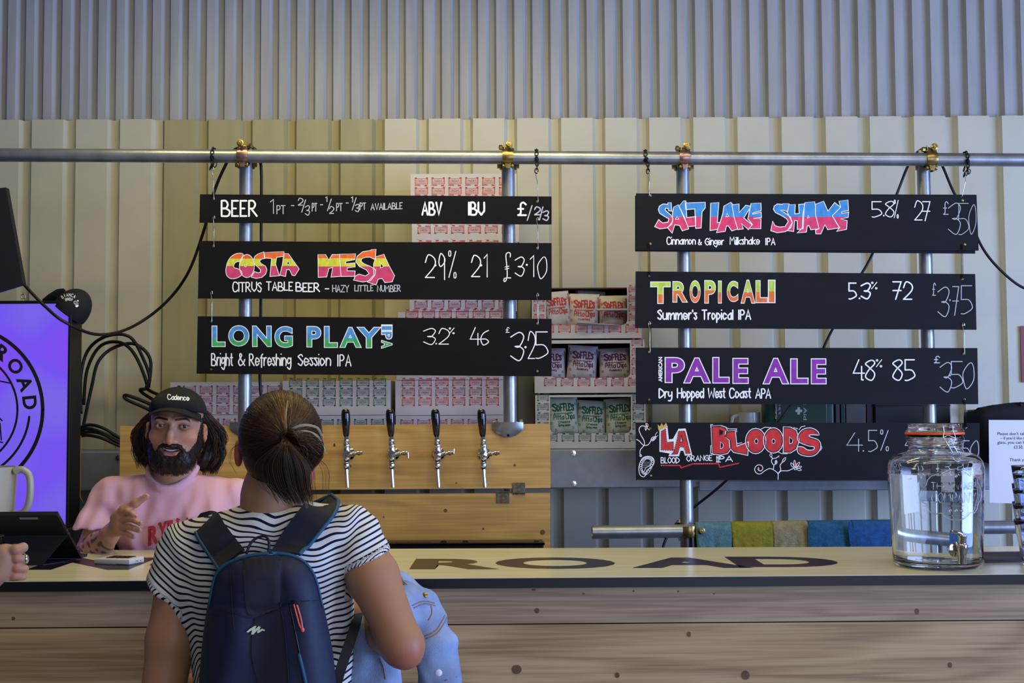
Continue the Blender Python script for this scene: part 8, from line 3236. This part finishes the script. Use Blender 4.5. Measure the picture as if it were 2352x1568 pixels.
for i in range(210):
    s = 1 if R_.uniform() < 0.5 else -1
    F0 = R_.uniform(-0.090, -0.012)
    PH, AM, FR = R_.uniform(0, 6.28), R_.uniform(0.004, 0.011), R_.uniform(50, 85)
    BU = R_.uniform(0.006, 0.054)
    ZB = R_.uniform(-0.132, -0.050) - (0.010 if s > 0 else 0)
    CI = R_.integers(0, 4)
    for q in range(13):
        f0, ph, am = F0 + R_.normal(0, 0.004), PH + R_.normal(0, 0.25), AM * R_.uniform(0.7, 1.2)
        bulge, zb_, z0_ = BU + R_.normal(0, 0.003), ZB + R_.normal(0, 0.006), R_.uniform(0.035, 0.062)
        pts = []
        n = 15
        for k in range(n):
            t = k / (n - 1)
            z = z0_ + (zb_ - z0_) * t
            xo = 0.074 + bulge * math.sin(min(1.0, t * 1.25) * PI * 0.62) ** 1.1 - 0.05 * max(0, t - 0.8)
            tw = t * (1 - 0.5 * max(0, t - 0.7) / 0.3)
            pts.append(hl(s * (xo + am * math.sin(FR * z + ph) * tw), f0 - 0.012 * t + am * math.cos(FR * z + ph) * t, z))
        paths.append(pts)
        rad.append(R_.uniform(0.0008, 0.0014))
        cols.append(dk[CI] * R_.uniform(0.8, 1.3))
strands('hair_strands', paths, rad, cols, M['hair'], bm_)

# ---- cap
mcp = []
cz = 0.050
K_ = Vol(axis((-1.22, -0.94, 0.003)), axis((4.02, 4.40, 0.004)), axis((1.58, 1.74, 0.003)))
K_.rs = tuple(HS)
K_.ell(hl(0, -0.010, cz), (0.0830, 0.105, 0.0900), HRm, k=0.0)
K_.cap(hl(-0.042, 0.066, cz + 0.036), hl(0.042, 0.066, cz + 0.036), 0.022, 0.022, k=0.03)
K_.plane(hl(0, 0.0, 0.058), HM @ np.array((0, 0.14, -1)))
K_.ell(hl(0, -0.012, cz - 0.015), (0.0770, 0.0985, 0.085), HRm, k=0.0, mode='s')
skin_obj('cap', K_, M['cap'], bm_, 1)
vs, fs = [], []                                           # curved brim
nu, nv = 30, 8
for lay in (0, 1):
    for j in range(nv + 1):
        for i in range(nu + 1):
            u = -1 + 2 * i / nu
            v = j / nv
            a = u * 1.15
            r0x, r0f = 0.0800 * math.sin(a), -0.010 + 0.100 * math.cos(a) ** 0.9
            ext = 0.068 * (1 - abs(u) ** 2.6)
            x = r0x * (1 + 0.02 * v)
            f = r0f + ext * v
            z = 0.076 - 0.024 * (abs(u) ** 2.0) - 0.004 * v - 0.016 * v * abs(u) ** 1.5 + (0.0045 if lay else 0)
            vs.append(tuple(hl(x, f, z)))
m0 = (nu + 1) * (nv + 1)
for lay in (0, 1):
    for j in range(nv):
        for i in range(nu):
            a = lay * m0 + j * (nu + 1) + i
            fs.append((a, a + 1, a + nu + 2, a + nu + 1))
for i in range(nu):
    a = nv * (nu + 1) + i
    fs.append((a, a + 1, a + 1 + m0, a + m0))
raw('cap_brim', vs, fs, M['cap'], bm_, smooth='all')
mb = MB()


def fcap(u, v):
    return K_.hit(u, v, 4.06, 4.30, 0.0012, 0.002)


def hand3(mb, s, x0, yb, h, x1, w_, tilt=0.0):
    hand(mb, s, lambda u, v: fcap(u, v + tilt * (u - x0)), x0, yb, h, x1, w=w_)


hand3(mb, 'Cadence', 385, 916.5, 11, 434, 2.0, 0.06)
obj('cap_lettering', mb, M['paper'], bm_, recalc=False, kind='stuff')
mb = MB()
mb.ell(Vector(hl(0, -0.010, cz + 0.0905)), (0.006, 0.006, 0.004), nu=12, nv=8)
obj('cap_button', mb, M['cap'], bm_, smooth='all')

# ---- pink t-shirt
W_ = Vol(axis((-1.56, -0.62, 0.005)), axis((4.08, 4.46, 0.006)), axis((0.86, 1.50, 0.005)))
W_.cap(nb + [0, 0.0, -0.022], s1 + [0.01, 0, 0.004], 0.066, 0.058, k=0.05)
W_.cap(nb + [0, 0.0, -0.022], s2 + [-0.01, 0, 0.004], 0.066, 0.058, k=0.05)
W_.cap(pm(335, 1190, 4.28), pm(475, 1190, 4.28), 0.122, 0.122, k=0.05)
W_.cap(pm(345, 1330, 4.29), pm(470, 1330, 4.29), 0.122, 0.122, k=0.05)
W_.cap(pm(350, 1470, 4.30), pm(465, 1470, 4.30), 0.12, 0.12, k=0.05)
hA, hB2 = pm(214, 1216, 4.20), pm(585, 1236, 4.26)
W_.cap(s1, pm(206, 1262, 4.19), 0.064, 0.088, k=0.03, squash=((0, 1, 0.3), 0.80), cut=(hA, (-0.02, 0.0, -1)))
W_.cap(s2, pm(606, 1262, 4.26), 0.064, 0.085, k=0.03, squash=((0, 1, 0.3), 0.80), cut=(hB2, (0.1, 0, -1)))
X, Y, Z = W_.grid()
zc_, rho = neck_h(X, Y)
W_.F = np.where(rho < 1.75, np.maximum(W_.F, (Z - zc_ + 0.012 * (rho < 0.97)) * 0.8), W_.F).astype(np.float32)
CV = []
for a_ in np.linspace(0, 2 * PI, 41)[:-1]:
    x_, y_ = NCX + 0.080 * math.cos(a_), NCY + 0.080 * math.sin(a_)
    CV.append(np.array((x_, y_, neck_h(x_, y_)[0])))
for i in range(len(CV)):
    W_.cap(CV[i], CV[i - 1], 0.0060, 0.0060, k=0.010)
    W_.cap(CV[i] + [0, 0, -0.011], CV[i - 1] + [0, 0, -0.011], 0.0055, 0.0055, k=0.006)
X, Y, Z = W_.grid()
fold = (0.0060 * np.abs(np.sin((X + 1.05) * 38 + 7 * (Z - 1.3) * (X + 1.08) * 6 + 0.8 * np.sin(Z * 14))) + 0.0035 * np.sin(X * 105 + 9 * Z + 2 * np.sin(Z * 22))) * sstep(1.46, 1.36, Z) * sstep(4.30, 4.16, Y)
fold = fold + 0.005 * np.sin((X * 0.6 + Z * 0.8) * 85 + 1.2 * np.sin(X * 40)) * np.exp(-(((X - hA[0] - 0.02) / 0.08) ** 2 + ((Z - hA[2] - 0.05) / 0.06) ** 2))
fold = fold + 0.004 * np.sin((X - Z * 0.5) * 80) * np.exp(-(((X - s2[0]) / 0.08) ** 2 + ((Z - s2[2] + 0.03) / 0.08) ** 2))
fold = fold * (1 - 0.8 * np.exp(-(((X - pm(405, 1235, 4.16)[0]) / 0.09) ** 2 + ((Z - pm(405, 1235, 4.16)[2]) / 0.05) ** 2))) * sstep(1.0, 1.5, rho)
W_.F += fold.astype(np.float32)
W_.plane((0, 0, 0.90), (0, 0, -1))
M['pink'] = mat('pink_cotton', '#d9a9b6', 0.9, spec=0.15, bump=0.1, bscale=500)
skin_obj('t_shirt', W_, M['pink'], bm_, 2)
def fsh(u, v):
    return W_.hit(u, v, 4.10, 4.40, 0.0075, 0.003)


mb = MB()
for ch, x0, yb, h, x1, rise in (('R', 340, 1252, 40, 363, 0.28), ('Y', 364, 1243, 40, 383, 0.24), ('E', 384, 1236, 38, 398, 0.18), ('L', 405, 1227, 35, 419, 0.12), ('A', 420, 1224, 33, 440, 0.06), ('N', 441, 1222, 31, 458, 0.0), ('E', 459, 1222, 30, 471, -0.06)):
    fq = lambda u, v, x0=x0, rise=rise: fsh(u, v - rise * (u - x0))
    put_text(mb, ch, fq, x0 + 1.5, yb - h, x1 - 1.5, yb, off=0.045)
    gw = {'R': ((5, 0), (19, 0), (4, -1)), 'Y': ((9, 0), (3, -1), (16, -1)), 'E': ((2, 0), (2, -1)), 'L': ((4, 0), (4, -1)), 'A': ((2, 0), (17, 0)), 'N': ((3, 0), (3, -1), (14, -1))}[ch]
    for (dx, top) in gw:
        yy = yb - (h - 1.6 if top == -1 else 1.6)
        ribbon(mb, [(x0 + dx - 3, yy), (x0 + dx, yy), (x0 + dx + 3, yy)], 3.4, fq)
obj('chest_lettering', mb, mat('print_crimson', '#a8283a', 0.8), bm_, recalc=False, kind='stuff')
mb = MB()
for ch, x0, x1 in (('T', 368, 381), ('A', 383, 396), ('T', 397, 408), ('T', 411, 422), ('O', 424, 436), ('O', 439, 451)):
    hand(mb, ch, fsh, x0, 1256, 15, x1, w=1.7)
obj('chest_lettering', mb, M['ink_black'], bm_, recalc=False, kind='stuff')
mb = MB()
ribbon(mb, [(383, 1234), (394, 1230), (404, 1231), (416, 1226)], 3.0, fsh)
ribbon(mb, [(386, 1239), (398, 1236), (412, 1234)], 1.6, fsh)
obj('chest_wave', mb, mat('print_aqua', '#7fb4c4', 0.8), bm_, recalc=False, kind='stuff')
T2 = Vol(axis((-1.40, -0.80, 0.008)), axis((4.05, 4.46, 0.008)), axis((0.06, 0.99, 0.012)))
T2.cap(pm(352, 1470, 4.30), pm(458, 1470, 4.30), 0.113, 0.113, k=0.06)
for s, x in ((-1, 352), (1, 458)):
    hp = pm(x, 1500, 4.30)
    kn = np.array((hp[0] + s * 0.01, 4.29, 0.48))
    an = np.array((hp[0] + s * 0.03, 4.33, 0.095))
    T2.chain([hp, kn, an], [0.104, 0.076, 0.062], k=0.04)
T2.plane((0, 0, 0.10), (0, 0, -1))
T2.plane((0, 0, 0.95), (0, 0, 1))
skin_obj('trousers', T2, mat('trouser_black', '#17181c', 0.85), bm_, 2)

# ------------------------------------------------------------------ hand of another customer at the left edge
lh = empty('person', (P(-60, 1350, 3.4).x, 3.38, ZC), 'cropped person at the left edge, only a ringed hand gripping a glass', 'person')
G_ = Vol(axis((-1.78, -1.22, 0.0032)), axis((3.10, 3.56, 0.0034)), axis((0.96, 1.32, 0.0032)))
pg = lambda x, y, Y=3.43: np3(P(x, y, Y))
wr3 = pg(-55, 1362, 3.385)
G_.chain([pg(-190, 1470, 3.20), pg(-120, 1412, 3.30), wr3], [0.048, 0.042, 0.031], k=0.02)
G_.cap(wr3, pg(8, 1298, 3.43), 0.030, 0.036, k=0.025, squash=((0.3, 1, 0), 0.75))
G_.cap(pg(12, 1275, 3.43), pg(6, 1318, 3.425), 0.030, 0.026, k=0.02)
for k_, (kx, ky, tx, ty) in enumerate(((36, 1264, 55, 1257), (38, 1283, 57, 1284), (38, 1304, 58, 1306), (32, 1322, 54, 1324))):
    r = (0.0128, 0.0113, 0.0109, 0.0100)[k_]
    G_.chain([pg(kx - 22, ky + 4, 3.425), pg(kx, ky, 3.418), pg(tx - 2, ty, 3.432), pg(tx - 8, ty + 1, 3.462), pg(tx - 32, ty + 2, 3.478)], [r * 1.1, r * 1.12, r, r * 0.92, r * 0.8], k=0.003)
G_.chain([pg(-14, 1280, 3.43), pg(-6, 1264, 3.455), pg(14, 1262, 3.478), pg(26, 1268, 3.488)], [0.018, 0.014, 0.012, 0.010], k=0.010)


def cols_h(V):
    c = np.tile(np.array(H('#b58d74')[:3]), (len(V), 1))
    for q in ((36, 1264), (38, 1283), (38, 1304), (32, 1322)):
        w_ = 0.5 * (1 - sstep(0.008, 0.020, np.linalg.norm((V - pg(*q, 3.41)), axis=1)))
        c = c * (1 - w_[:, None]) + np.array(H('#b8705a')[:3]) * w_[:, None]
    return {'col': ('FLOAT_COLOR', np.concatenate([c, np.ones((len(V), 1))], 1))}


skin_obj('body', G_, M['skin'], lh, 1, cols_h)
mb = MB()
rc = Vector(pg(52, 1283, 3.437))
mb.tube([rc + Vector((0.002 * math.cos(a), 0.0155 * math.cos(a), 0.0148 * math.sin(a))) for a in np.linspace(0, 2 * PI, 25)[:-1]], 0.0026, 8, closed=True)
mb.ell(rc + Vector((0.0125, -0.006, 0.0)), (0.006, 0.010, 0.012), nu=12, nv=8)
obj('ring', mb, M['steel'], lh, smooth='all', label='chunky silver ring')
mb = MB()
rc = Vector(pg(53, 1305, 3.437))
mb.tube([rc + Vector((0.002 * math.cos(a), 0.0142 * math.cos(a), 0.0135 * math.sin(a))) for a in np.linspace(0, 2 * PI, 25)[:-1]], 0.0014, 8, closed=True)
obj('ring', mb, M['steel'], lh, smooth='all', label='slim silver ring')
gx_, gy_ = P(-22, 1290, 3.51).x, 3.512
gz = ZC + 0.0006
gt = empty('beer_glass', (gx_, gy_, gz), 'clear glass held by the ringed hand at the left edge', 'glass')
hg = P(0, 1231, 3.51).z - gz
mb = MB()
mb.lathe([(0.0, 0.0), (0.024, 0.0), (0.027, 0.003), (0.034, hg), (0.0315, hg), (0.0245, 0.012), (0.0, 0.011)], (gx_, gy_, gz), n=36, capends=False)
obj('glass_wall', mb, M['glass'], gt, smooth='all')
mb = MB()
mb.tube([(gx_ + 0.0328 * math.cos(k * PI / 18), gy_ + 0.0328 * math.sin(k * PI / 18), gz + hg) for k in range(36)], 0.0014, 6, closed=True)
obj('rim', mb, M['glass'], gt, smooth='all')
